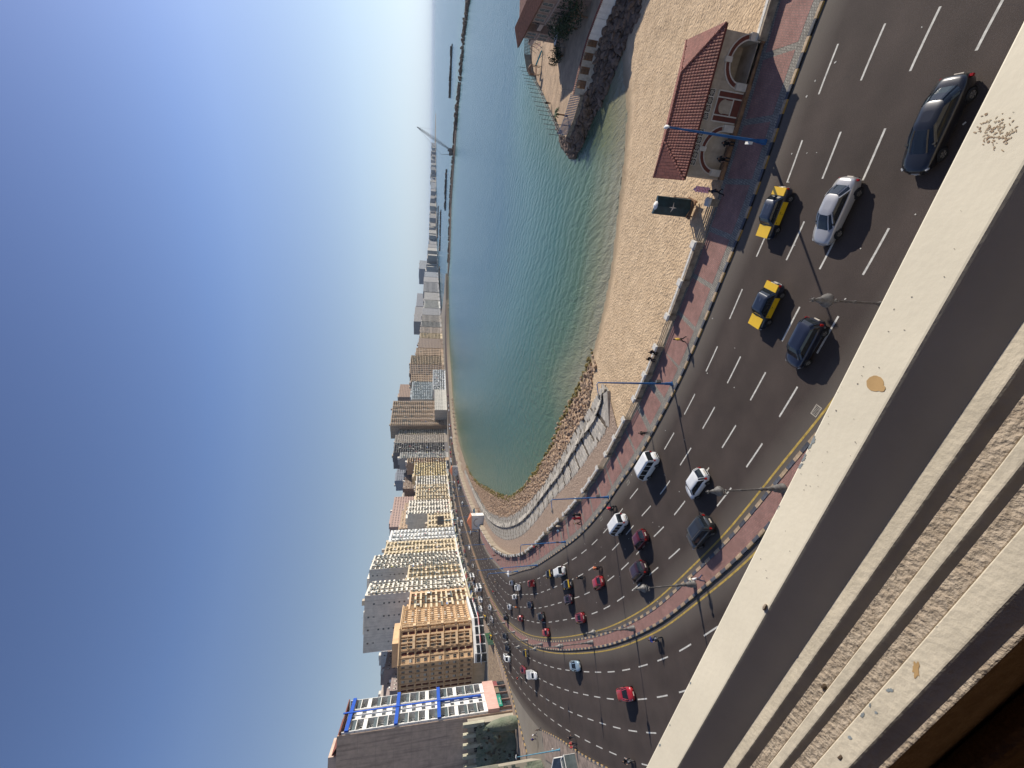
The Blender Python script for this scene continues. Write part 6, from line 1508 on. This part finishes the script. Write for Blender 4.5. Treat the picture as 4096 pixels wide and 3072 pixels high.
for k, c, (x, y), z, lb in towards:
    p = G(x, y, z); cat_ = {'taxi':'taxi','van':'minibus','bus':'coach','boxtruck':'truck'}.get(k, 'car')
    car(k, c, p, head_at(p, Ms, True), lb, cat_, TS)
# far traffic and kerbside parking, too small to tell apart
fcol = ['white','black','silver','red','grey','white','silver2','maroon']
for i in range(46):
    s = R.uniform(232, 640); rev = i % 2 == 0; Lq = offset(Ms, R.choice([2,5.3,8.6])) if rev else offset(K, R.choice([1.8,5,8.2,11.5]))
    Lr = Lq; ar = np.r_[0, np.cumsum(np.linalg.norm(np.diff(Lr, axis=0), axis=1))]; s0 = s+(40 if rev else 90); j = int(np.searchsorted(ar, s0)); j = min(j, len(Lr)-2); p = Lr[j]
    if p[1] < 235: continue
    car(R.choice(['sedan','hatch','suv','van']), R.choice(fcol), p, head_at(p, Ms if rev else K, rev), 'small car in the distant traffic round the far side of the bay', 'car', 'distant traffic')
for i in range(30):
    P_ = offset(Sk2, -1.6); j = 95+i*9+R.randrange(3); p = P_[j]
    if R.random() < .25: continue
    car(R.choice(['sedan','hatch','suv']), R.choice(['black','navy','grey','silver','white','darkred']), p, head_at(p, Sk2, True), 'car parked in the line along the shops on the land side', 'car', 'cars parked along the shops')
# motorcycles
def motorbike(p, ang, col, label, z=.006, group='motorcycles in the traffic'):
    t = empty('motorcycle', (p[0],p[1],z), ang, label=label, cat='motorcycle', group=group)
    for x in (-.62,.66):
        wheel(t, x, 0, .3, .1)
    q = MB(); q.tube([(-.62,0,.3),(-.2,0,.45),(.2,0,.6),(.5,0,.85)], [.05,.12,.13,.06], 6); q.tube([(.66,0,.3),(.5,0,.85),(.45,0,1.0)], .035, 5); q.box(-.15,-.12,.28,.2,.12,.55); q.tube([(-.5,.14,.35),(.1,.14,.3)], .045, 5); q.build('frame', M['steel'], t)
    q = MB(); q.tube([(-.75,0,.78),(-.4,0,.76),(.0,0,.74)], [.09,.12,.1], 6); q.build('seat', M['black'], t)
    q = MB(); q.tube([(.0,0,.78),(.2,0,.86),(.38,0,.82)], [.08,.14,.08], 7); q.box(-.85,-.08,.5,-.6,.08,.66); q.build('fuel_tank', CP[col], t)
    q = MB(); q.tube([(.35,-.34,1.0),(.45,0,1.0),(.35,.34,1.0)], .022, 5); q.build('handlebar', M['chrome'], t)
    q = MB(); q.tube([(.52,0,.88),(.6,0,.88)], [.09,.1], 8); q.build('headlight', M['lwhite'], t); return t
# ------------------------------------------------------------------ PEOPLE
_cl = {}
def cloth(c): 
    k = tuple(c)
    if k not in _cl: _cl[k] = mat('cloth', c, .9, var=.12, scale=8)
    return _cl[k]
SKIN = mat('skin', (.30,.17,.11), .6, var=.03, scale=5); HAIR = mat('hair', (.012,.01,.009), .7, var=.1, scale=20)
def skin_mesh(J, E, rad_, root):
    me = bpy.data.meshes.new('t'); me.from_pydata(J, E, []); o = bpy.data.objects.new('t', me); COL.objects.link(o)
    o.modifiers.new('s', 'SKIN'); o.modifiers.new('u', 'SUBSURF').levels = 1
    for i, r in enumerate(rad_): me.skin_vertices[0].data[i].radius = (r, r); me.skin_vertices[0].data[i].use_root = (i == root)
    dg = bpy.context.evaluated_depsgraph_get(); ev = o.evaluated_get(dg); out = bpy.data.meshes.new_from_object(ev); bpy.data.objects.remove(o); return out
POSES = {}
def seg_d(c, a, b):
    d = b-a; t = max(0, min(1, (c-a).dot(d)/max(1e-6, d.length_squared)))
    return (c-(a+d*t)).length
def pose(name):
    if name in POSES: return POSES[name]
    # joints: pelvis, chest, neck, head, top, shoulders, elbows, hands, hips, knees, ankles, toes
    def sym(pel, lean, hip, knL, anL, knR, anR, elL, haL, elR, haR, hd=(0,0)):
        px, pz = pel; lx = lean
        J = [(px,0,pz),(px+lx*.5,0,pz+.25),(px+lx,0,pz+.47),(px+lx+hd[0]*.3,0,pz+.58),(px+lx+.02+hd[0],0,pz+.68),(px+lx+.01+hd[0],0,pz+.80)]
        for s, el, ha in ((1,elL,haL),(-1,elR,haR)): J += [(px+lx*.95,s*.19,pz+.44),(el[0],s*el[1],el[2]),(ha[0],s*ha[1],ha[2]),(ha[0]+.06,s*ha[1],ha[2]-.07)]
        for s, kn, an in ((1,knL,anL),(-1,knR,anR)): J += [(px,s*.1,pz-.06),(kn[0],s*kn[1],kn[2]),(an[0],s*an[1],an[2]),(an[0]+.17,s*an[1],max(.03,an[2]-.05))]
        return J
    E = [(0,1),(1,2),(2,3),(3,4),(4,5),(2,6),(6,7),(7,8),(8,9),(2,10),(10,11),(11,12),(12,13),(0,14),(14,15),(15,16),(16,17),(0,18),(18,19),(19,20),(20,21)]
    rd_ = [.15,.155,.13,.06,.10,.085]+[.075,.052,.036,.03]*2+[.10,.075,.05,.04]*2
    if name == 'walk': J = sym((0,.93), .03, 0, (.2,.11,.52), (.28,.11,.09), (-.02,.11,.5), (-.34,.11,.16), (-.12,.27,1.1), (.02,.3,.88), (.12,.27,1.1), (.3,.25,.95))
    elif name == 'stand': J = sym((0,.93), .0, 0, (.02,.11,.5), (0,.12,.08), (.02,.11,.5), (0,.12,.08), (-.04,.28,1.12), (.06,.27,.88), (-.04,.28,1.12), (.06,.27,.88))
    elif name == 'sit': J = sym((0,.12), .08, 0, (.44,.14,.15), (.46,.13,-.3), (.44,.12,.15), (.46,.13,-.3), (.05,.28,.33), (.3,.18,.24), (.05,.28,.33), (.3,.18,.24), (.06,0))
    else: J = sym((0,.92-.08), .18, 0, (.36,.24,.68), (.12,.2,.34), (.36,.24,.68), (.12,.2,.34), (.3,.32,1.08), (.62,.3,1.05), (.3,.32,1.08), (.62,.3,1.05), (.06,0))
    me = skin_mesh(J, E, rd_, 0)
    reg = [0,0,0,1,1,2]+[0,0,1,1]*2+[3,3,3,4]*2
    me_reg = []; JJ = [Vector(j) for j in J]
    for p in me.polygons:
        c = p.center; b = min((seg_d(c, JJ[a], JJ[b]), (a, b)) for a, b in E)[1]
        t = max(b); me_reg.append(2 if (t == 5 and (c.z > JJ[4].z+.02 or c.x < JJ[4].x-.03)) else (1 if t in (4,5,3,8,9,12,13) else (4 if t in (17,21) else (3 if t >= 14 else 0))))
        if t == 7 or t == 11: me_reg[-1] = 0
    POSES[name] = (me, me_reg, J); return POSES[name]
def person(p, ang, ps, shirt, trousers, label, z=.13, hair=None, scale=1., group=None, skirt=None, hat=None):
    me, reg, J = pose(ps); me = me.copy()
    for q in (cloth(shirt), SKIN, hair or HAIR, cloth(trousers), M['black']): me.materials.append(q)
    me.polygons.foreach_set('material_index', reg); me.polygons.foreach_set('use_smooth', [True]*len(me.polygons))
    o = obj('person', me, None, loc=(p[0],p[1],z), rot=ang, scale=scale*1.0, label=label, cat='person', group=group)
    h4 = J[4]
    q = MB()
    for s in (-1, 1): q.box(h4[0]+.085,s*.035-.012,h4[2]+.02,h4[0]+.1,s*.035+.012,h4[2]+.035, 0)
    q.build('eyes', M['black'], o)
    q = MB(); q.add([(h4[0]+.08,-.015,h4[2]-.02),(h4[0]+.08,.015,h4[2]-.02),(h4[0]+.125,0,h4[2]-.02),(h4[0]+.085,0,h4[2]+.03)], [(0,2,1),(0,3,2),(2,3,1)]); q.build('nose', SKIN, o)
    if skirt:
        q = MB(); zt_ = J[0][2]; q.lathe([(.15,zt_+.08),(.2,zt_-.1),(.26,zt_-.45),(.3,.12)], 12, (J[0][0],0)); q.build('long_skirt', cloth(skirt), o)
        q = MB(); q.lathe([(.17,h4[2]-.3),(.14,h4[2]-.12),(.12,h4[2]),(.11,h4[2]+.1),(.02,h4[2]+.17)], 10, (h4[0]-.025,0)); q.build('headscarf', cloth(skirt), o)
    if hat:
        q = MB(); q.lathe([(.22,h4[2]+.1),(.13,h4[2]+.12),(.11,h4[2]+.2),(0,h4[2]+.22)], 12, (h4[0],0)); q.build('hat', cloth(hat), o)
    return o
def c9(a, b): return (2500+a/2.765, 1300+b/2.765)
def c2b(a, b): return (1750+a/2.765, 1700+b/2.765)
def c6(a, b): return (2500+a/1.844, b/1.844)
def c5(a, b): return (2000+a/2.553, b/2.553)
BLK = (.012,.012,.014)
kh = math.atan2(*(K[60]-K[40])[::-1])
person(G(*c9(685,160), .13), rad(150), 'walk', (.5,.33,.05), BLK, 'walking person in a yellow and black top on the red promenade paving')
person(G(*c9(278,1195), .13), rad(-60), 'stand', (.05,.035,.03), (.03,.03,.035), 'person in dark clothes standing at the kerb before the white minibus')
def onwall(px, label, shirt, tr, ang_off=0., ps='sit', sk=None):
    g = np.array(G(px[0], px[1], 1.0)); i = int(np.linalg.norm(W-g, axis=1).argmin()); p = W[i]; T = tangents(W)[i]; a = math.atan2(T[1], T[0])+PI/2+ang_off
    return person(p, a, ps, shirt, tr, label, z=.94, skirt=None)
onwall(c9(335,285), 'woman in black seated on the wall, nearer of the pair by the rail panel', BLK, BLK)
onwall(c9(285,395), 'person in black seated on the wall, farther of the pair by the rail panel', BLK, (.02,.02,.03))
def kp(x, y, z=0.): c_, s_ = math.cos(ka), math.sin(ka); return (21.15+x*c_-y*s_, 36.75+x*s_+y*c_)
o = person(kp(1.75,-.12), ka-PI/2, 'sit', BLK, BLK, 'seated person in black at the far end of the niche bench of the tiled kiosk', z=.47)
o = person(kp(3.1,-.12), ka-PI/2, 'sit', BLK, BLK, 'seated person in black under the blue lamp post at the tiled kiosk', z=.47)
wp = person((19.6,36.2), rad(170), 'walk', (.015,.02,.04), BLK, 'cotton candy seller in dark clothes walking past the end of the tiled kiosk')
t = empty('cotton_candy_stack', (19.75,36.5,1.2), 0, label='tall pole of pink cotton candy bags carried by the seller', cat='cotton candy')
q = MB(); q.tube([(0,0,-.5),(0,0,2.0)], .02, 5); q.build('pole', M['rust'], t)
pk = mat('pink_candy_bag', (1.0,.45,.52), .6, var=.2, scale=6); bagm = MB(); bagm.lathe([(0,.13),(.09,.1),(.13,.0),(.09,-.1),(0,-.13)], 8); bg_ = bagm.mesh('candy_bag', pk)
for k in range(34): a = k*2.4; obj('candy_bag', bg_, t, loc=(.17*math.cos(a),.17*math.sin(a),.45+k*.045), rot=(R.uniform(-.5,.5),R.uniform(-.5,.5),a))
gp_ = [('walk',(1540+40,990),BLK,BLK,'walking person in black, beside the person in red on the promenade',BLK),('walk',(1585,1030),(.28,.02,.03),(.25,.02,.03),'walking person in a red robe on the promenade',(.28,.02,.03)),('walk',(1595,1085),(.12,.08,.06),BLK,'person in brown walking behind the person in red',None),
       ('stand',(1385,1118),(.4,.33,.25),(.35,.28,.2),'person in beige leaning by the wall on the promenade',None),('walk',(1392,1170),(.25,.42,.55),(.03,.04,.08),'person in a light blue shirt walking on the promenade',None),
       ('stand',(1115,1345),(.3,.03,.04),BLK,'person in red by the wall below the fourth blue lamp post',None),('stand',(700,1490),(.05,.06,.12),BLK,'person in navy by the wall near the narrow end of the pavement',None),('stand',(650,1440),(.28,.04,.04),BLK,'person in dark red by the wall near the narrow end of the pavement',None)]
for ps, px, s_, t_, lb, sk in gp_: person(G(*c2b(*px), .13), R.uniform(0,6), ps, s_, t_, lb, skirt=sk)
person(G(2818,2312,.13), rad(200), 'walk', (.62,.62,.62), (.04,.06,.12), 'person in a white top and hat walking along the brick median', hat=(.6,.55,.4))
for px, s_, t_, lb in (((1015,1408),(.02,.02,.025),(.03,.03,.03),'person in black stepping over the striped kerb'),((1022,1455),(.55,.12,.1),(.02,.02,.03),'person in a salmon red top at the striped kerb'),((1028,1485),(.3,.02,.03),(.03,.03,.05),'person in dark red at the striped kerb'),((706,1388),(.6,.6,.6),(.03,.03,.05),'person in a white shirt crossing the side street'),((700,1424),(.02,.02,.2),(.02,.02,.03),'person in dark blue below the pale blue lamp post'),((740,1345),(.03,.02,.02),(.02,.02,.02),'person in black at the tip of the striped kerb')):
    person(G(*c2(*px), 0.), R.uniform(0,6), 'walk', s_, t_, lb, z=.0)
person((72.5,101.8), rad(200), 'stand', BLK, BLK, 'dark figure standing at the seaward fence of the headland', z=HZ)
# riders
riders = [(c2(1655,618),Ms,True,(.03,.05,.25),'black','in blue on the land side road'),(c2(1440,1602),Ms,True,BLK,'grey','in black nearest the parapet corner'),(c5b(1170,200),K,False,(.4,.02,.04),'black','in red beside the pavement kerb'),
          (c5b(1035,765),K,False,(.55,.16,.07),'black','in orange in the middle of the bend'),(c5b(880,855),K,False,BLK,'grey','in black between the taxi and the red hatchback'),(c5b(280,1135),K,False,(.6,.18,.05),'red','in orange beside the pale silver saloon'),
          (c5b(80,895),K,False,(.3,.22,.15),'grey','in tan far along the road'),(c5b(60,985),K,False,(.4,.02,.03),'red','in red far along the median'),(c2(556,934),Ms,True,(.4,.05,.05),'black','in red and black behind the box truck')]
for px, Ln, rev, c_, bc_, lb in riders:
    p = G(px[0], px[1], .7); a = head_at(p, Ln, rev)
    motorbike(p, a, bc_, 'motorcycle ridden by the person '+lb)
    person((p[0]-.3*math.cos(a), p[1]-.3*math.sin(a)), a, 'ride', c_, BLK, 'rider '+lb, z=.006)
# parasol on the pavement, drain grates, shop stalls by the side street
t = empty('parasol', (*G(*c2b(850,1640), 0),.13), 0, label='small white parasol on the pavement at the tightest part of the bend', cat='parasol')
q = MB(); q.tube([(0,0,0),(0,0,2.3)], .03, 6); q.build('pole', M['steel'], t); q = MB(); q.lathe([(1.1,1.9),(.6,2.25),(0,2.45)], 8); q.build('canopy', M['white'], t)
for i, px in enumerate(((3265,1643),(2513,1930),(2405,2075))):
    p = G(*px); t = empty('drain_grate', (p[0],p[1],.004), head_at(p, K), label=['drain grate beside the yellow line at the parapet edge','drain grate beside the kerb near the first minibus','drain grate beside the kerb near the second minibus'][i], cat='drain')
    g = MB(); g.box(-.45,-.28,0,.45,.28,.008); g.build('frame', M['kcon'], t)
    for k in range(7): g = MB(); g.box(-.36+k*.11,-.2,.009,-.31+k*.11,.2,.02); g.build('slot', M['black'], t)
t = empty('street_banner', (-76.5,79,0), rad(70), label='dark printed panel sign on white posts at the left edge of the pavement', cat='sign')
g = MB(); g.box(-.05,-2,1.2,.05,2,3.4); g.build('panel', mat('dark_poster', (.03,.05,.09), .5, col2=(.2,.25,.3), scale=.6), t); g = MB(); g.box(-.08,-2.1,0,.08,-2,3.5); g.box(-.08,2,0,.08,2.1,3.5); g.box(-.08,-2.1,3.4,.08,2.1,3.5); g.build('frame', M['white'], t)
t = empty('glass_booth', (-73.5,75,0), rad(55), label='green glass booth with a white frame beside the printed sign', cat='booth')
g = MB(); g.box(-1.4,-1.4,.1,1.4,1.4,2.3); g.build('glass', RAIL, t); g = MB()
for x in (-1.45,1.4):
    for y in (-1.45,1.4): g.box(x,y,0,x+.06,y+.06,2.5)
g.box(-1.5,-1.5,2.35,1.5,-1.42,2.45); g.box(-1.5,1.42,2.35,1.5,1.5,2.45); g.box(-1.5,-1.42,2.35,-1.42,1.42,2.45); g.box(1.42,-1.42,2.35,1.5,1.42,2.45); g.build('frame', M['white'], t)
# swimmers far out on the bay are only dots; small sign frame over the far road
t = empty('rooftop_billboard', (-127,384,0), rad(10), label='tall lattice billboard mast by the far road', cat='billboard')
g = MB(); g.tube([(0,0,0),(0,0,16)], .3, 6); g.build('mast', M['lblue'], t); g = MB(); g.box(-4,-.2,13,4,.2,19); g.build('panel', M['steel'], t)
# ------------------------------------------------------------------ PARAPET under the camera
def par_lines():
    L_ = [((4096,74),(2583,3072)),((4096,645),(2716,3072)),((3942,1500),(2907,3072)),((4096,1402),(2960,3072)),((4096,1563),(3012,3072)),((4096,1707),(3078,3072)),((4096,1828),(3131,3072)),((4096,1920),(3178,3072)),((4096,2088),(3252,3072)),((4096,2328),(3404,3072)),((4096,2500),(3526,3072)),((4096,2551),(3558,3072))]
    out = []
    for a, b in L_:
        A_ = np.array(G(*a, H-1)); B_ = np.array(G(*b, H-1)); out.append((np.array([.446,.895])@A_+np.array([.446,.895])@B_)/2)
    return out
r = par_lines(); a_ = 1.0; dd = np.array([-.895,.446]); nn_ = np.array([.446,.895]); tp = .737
# profile in (distance from the camera line, depth below it)
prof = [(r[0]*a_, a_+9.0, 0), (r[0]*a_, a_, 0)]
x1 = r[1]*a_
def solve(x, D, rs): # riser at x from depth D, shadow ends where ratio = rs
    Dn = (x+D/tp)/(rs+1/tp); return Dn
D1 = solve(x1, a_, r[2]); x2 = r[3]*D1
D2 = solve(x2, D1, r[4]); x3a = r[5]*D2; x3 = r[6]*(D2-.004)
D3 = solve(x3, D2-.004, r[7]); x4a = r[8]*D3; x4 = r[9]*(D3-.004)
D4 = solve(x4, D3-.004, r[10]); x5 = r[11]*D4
PA = empty('balcony_parapet', (0,0,H), math.atan2(dd[1], dd[0]), label='cream painted stone parapet with stepped mouldings right below the camera', cat='parapet')
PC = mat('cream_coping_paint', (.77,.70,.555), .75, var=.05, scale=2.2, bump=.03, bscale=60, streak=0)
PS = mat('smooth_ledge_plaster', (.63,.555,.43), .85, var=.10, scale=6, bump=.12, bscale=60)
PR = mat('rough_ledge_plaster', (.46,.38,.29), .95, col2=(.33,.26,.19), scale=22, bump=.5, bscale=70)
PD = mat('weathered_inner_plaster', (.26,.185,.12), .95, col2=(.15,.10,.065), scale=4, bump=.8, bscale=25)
X0, X1 = -9.0, 9.0                                # along the parapet (local x), local y: -n
def bar(name, y_out, y_in, z0, z1, mt, bev=.004, slope=None):
    # local +y is left of dd = -n side? left normal of dd = (-.446,-.895) -> towards the camera
    q = MB(); ya, yb = -y_out, -y_in              # ya < yb
    b = bev; sec = [(ya, z0), (ya, z1-b), (ya+b*.3, z1-b*.3), (ya+b, z1), (yb-b, z1), (yb-b*.3, z1-b*.3), (yb, z1-b), (yb, z0)]
    if slope: sec = sec[:4]+[(yb-b*1.5, z1), (yb-b*.5, z1-b*.15), (yb+b*.6, z1-b*.9), (-slope[0], -slope[1]), (-slope[0], z0)]
    vs = [(X0, y, z) for y, z in sec]+[(X1, y, z) for y, z in sec]; n = len(sec)
    q.add(vs, [((i+1)%n, i, i+n, (i+1)%n+n) for i in range(n)]+[tuple(range(n)), tuple(range(2*n-1,n-1,-1))]); return q.build(name, mt, PA)
bar('coping', r[0]*a_, x1, -a_-.09, -a_, PC, .004, (r[2]*D1, D1+.003))
bar('parapet_core', r[0]*a_-.02, x1-.0, -3.2, -a_-.0905, PC)
bar('ledge', x1-.002, x2, -3.2, -D1, PS, .003, (r[4]*D2, D2+.002))
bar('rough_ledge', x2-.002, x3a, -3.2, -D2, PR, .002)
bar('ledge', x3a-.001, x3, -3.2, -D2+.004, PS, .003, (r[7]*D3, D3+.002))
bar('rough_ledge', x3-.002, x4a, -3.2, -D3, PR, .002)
bar('ledge', x4a-.001, x4, -3.2, -D3+.004, PS, .003, (r[10]*D4, D4+.002))
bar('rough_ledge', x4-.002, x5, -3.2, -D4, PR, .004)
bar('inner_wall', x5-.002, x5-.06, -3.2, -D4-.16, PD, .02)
# flaked paint, a dried drip, dirt and small chips lying on the ledges
def blob(c, rx, ry, ang, z, mt, name, rag=.3, n=22):
    q = MB(); P = []
    for k in range(n): a = 2*PI*k/n; rr_ = 1+R.uniform(-rag, rag); u, v = rx*rr_*math.cos(a), ry*rr_*math.sin(a); P.append((c[0]+u*math.cos(ang)-v*math.sin(ang), c[1]+u*math.sin(ang)+v*math.cos(ang), z))
    lo, hi = BAND[0]; P = [(p[0], min(max(p[1], lo), hi), p[2]+R.random()*2e-5) for p in P]
    q.add(P, [tuple(range(n))]); return q.build(name, mt, PA)
BAND = [(-r[0]*a_+.002, -x1-.002)]
inv = PA.matrix_basis.inverted() if False else (Matrix.Translation((0,0,H)) @ Matrix.Rotation(math.atan2(dd[1], dd[0]), 4, 'Z')).inverted()
def pl_(x, y, depth): g = G(x, y, H-depth); v = inv @ Vector((g[0], g[1], H-depth)); return (v.x, v.y)
FL = mat('flaked_blue_grey', (.27,.30,.31), .9, var=.15, scale=20); DR = mat('dried_drip', (.48,.31,.14), .5, var=.1, scale=10); DT = mat('brown_dirt', (.24,.14,.08), .95, col2=(.5,.42,.3), scale=60, detail=3); CK = mat('dark_speck', (.16,.13,.11), .9, var=.2)
zc = -a_+.0006
for (x, y, rx, ry) in ((3252,1760,.012,.006),(3238,1785,.010,.005),(3215,1830,.014,.0045),(3203,1862,.010,.004),(3370,1480,.011,.005),(3356,1500,.006,.004),(3610,990,.011,.006),(3620,975,.006,.004),(3520,1105,.004,.003),(3135,1960,.008,.005),(3112,2025,.008,.004),(3280,1650,.007,.004),(2762,2732,.006,.003),(2680,2900,.005,.003),(2640,2980,.012,.004)):
    blob(pl_(x, y, a_), rx, ry, R.uniform(-.3,.3), zc, FL, 'paint_flake', .35)
blob(pl_(3500,1534,a_), .0185, .0185, 0, zc, DR, 'dried_drip', .05); blob(pl_(3527,1553,a_), .008, .008, 0, zc+2e-4, DR, 'dried_drip', .05)
for k in range(120):
    c_ = pl_(3990+R.gauss(0,40), 525+R.gauss(0,36), a_); 
    if c_[1] > -r[0]*a_+.004 and c_[1] < -x1-.004: blob(c_, R.uniform(.0006,.003), R.uniform(.0005,.0018), R.uniform(0,3), zc+k*1e-6, DT, 'dirt_spot', .4, 9)
for k in range(90):
    t_ = R.random(); 
    u = R.uniform(-2.2, 1.0); v = -r[0]*a_+R.uniform(.006, (r[0]-r[1])*a_-.01)
    blob((u, v), R.uniform(.0006,.0022), R.uniform(.0005,.0015), R.uniform(0,3), zc+2e-4, CK, 'speck', .4, 7)
for (x, y) in ((3062,2428),):
    c_ = pl_(x, y, a_); o = obj('cement_lump', RM[2].copy(), PA, loc=(c_[0], c_[1], -a_+.002), scale=(.014,.007,.006)); o.data.materials.append(PR)
for (x, y) in ((3297,2747),(3365,3030)):
    c_ = pl_(x, y, D2 if x < 3300 else D3); o = obj('cement_lump', RM[3].copy(), PA, loc=(c_[0], c_[1], -(D2 if x < 3300 else D3)+.002), scale=(.011,.008,.007)); o.data.materials.append(PD)
BAND[0] = (-x4a+.003, -x4-.002)
for (x, y, rx, ry, mt) in ((3665,2680,.018,.006,DR),(3560,2760,.011,.003,FL),(3505,2850,.004,.003,FL),(3450,2860,.009,.003,FL),(3400,2950,.006,.004,FL),(3740,2505,.004,.002,FL),(3480,2820,.006,.002,FL)):
    blob(pl_(x, y, D3-.004), rx, ry, R.uniform(-.6,.6), -D3+.0047, mt, 'paint_flake', .35)
# the building that carries the parapet
HB = empty('camera_building', (0,0,0), math.atan2(dd[1], dd[0]), label='plain cream building carrying the parapet the picture is taken from', cat='building')
q = MB(); q.box(-14,-r[0]*a_+.05,0,14,12,H-3.25); q.build('wall', wallm((.5,.44,.35)), HB)
q = MB(); q.box(-14,-x5+.07,H-3.24,14,6,H-3.0); q.build('floor', PD, HB)
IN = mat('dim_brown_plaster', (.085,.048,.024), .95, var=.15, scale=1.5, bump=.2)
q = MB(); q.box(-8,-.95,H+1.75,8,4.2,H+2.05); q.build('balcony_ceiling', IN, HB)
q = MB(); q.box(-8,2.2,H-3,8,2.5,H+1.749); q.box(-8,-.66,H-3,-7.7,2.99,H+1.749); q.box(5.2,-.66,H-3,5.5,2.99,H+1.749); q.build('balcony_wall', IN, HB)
# ------------------------------------------------------------------ haze
q = MB(); q.box(-55000,-55000,-9,55000,55000,104); hz_ = bpy.data.materials.new('haze_air'); hz_.use_nodes = True; hn = hz_.node_tree
hn.nodes.remove(hn.nodes['Principled BSDF']); pv_ = hn.nodes.new('ShaderNodeVolumePrincipled'); pv_.inputs['Color'].default_value = (.72,.85,1,1); pv_.inputs['Density'].default_value = 4.2e-5; pv_.inputs['Anisotropy'].default_value = 0
hn.links.new(pv_.outputs[0], hn.nodes['Material Output'].inputs['Volume']); q.build('haze', hz_, kind='stuff')
# ------------------------------------------------------------------ trees and hedges by the far shore
k = 0
for y in range(1110, 1500, 17):
    g = hitline(y, offset(BLn, -34)); r0 = R.uniform(3, 5)
    bush((g[0], g[1]), 0, r0, R.uniform(4,7), 'small dark tree in the strip of greenery along the far shore road', 'tree', 'shore_tree', 1.5, n=160, group='trees along the far shore road')
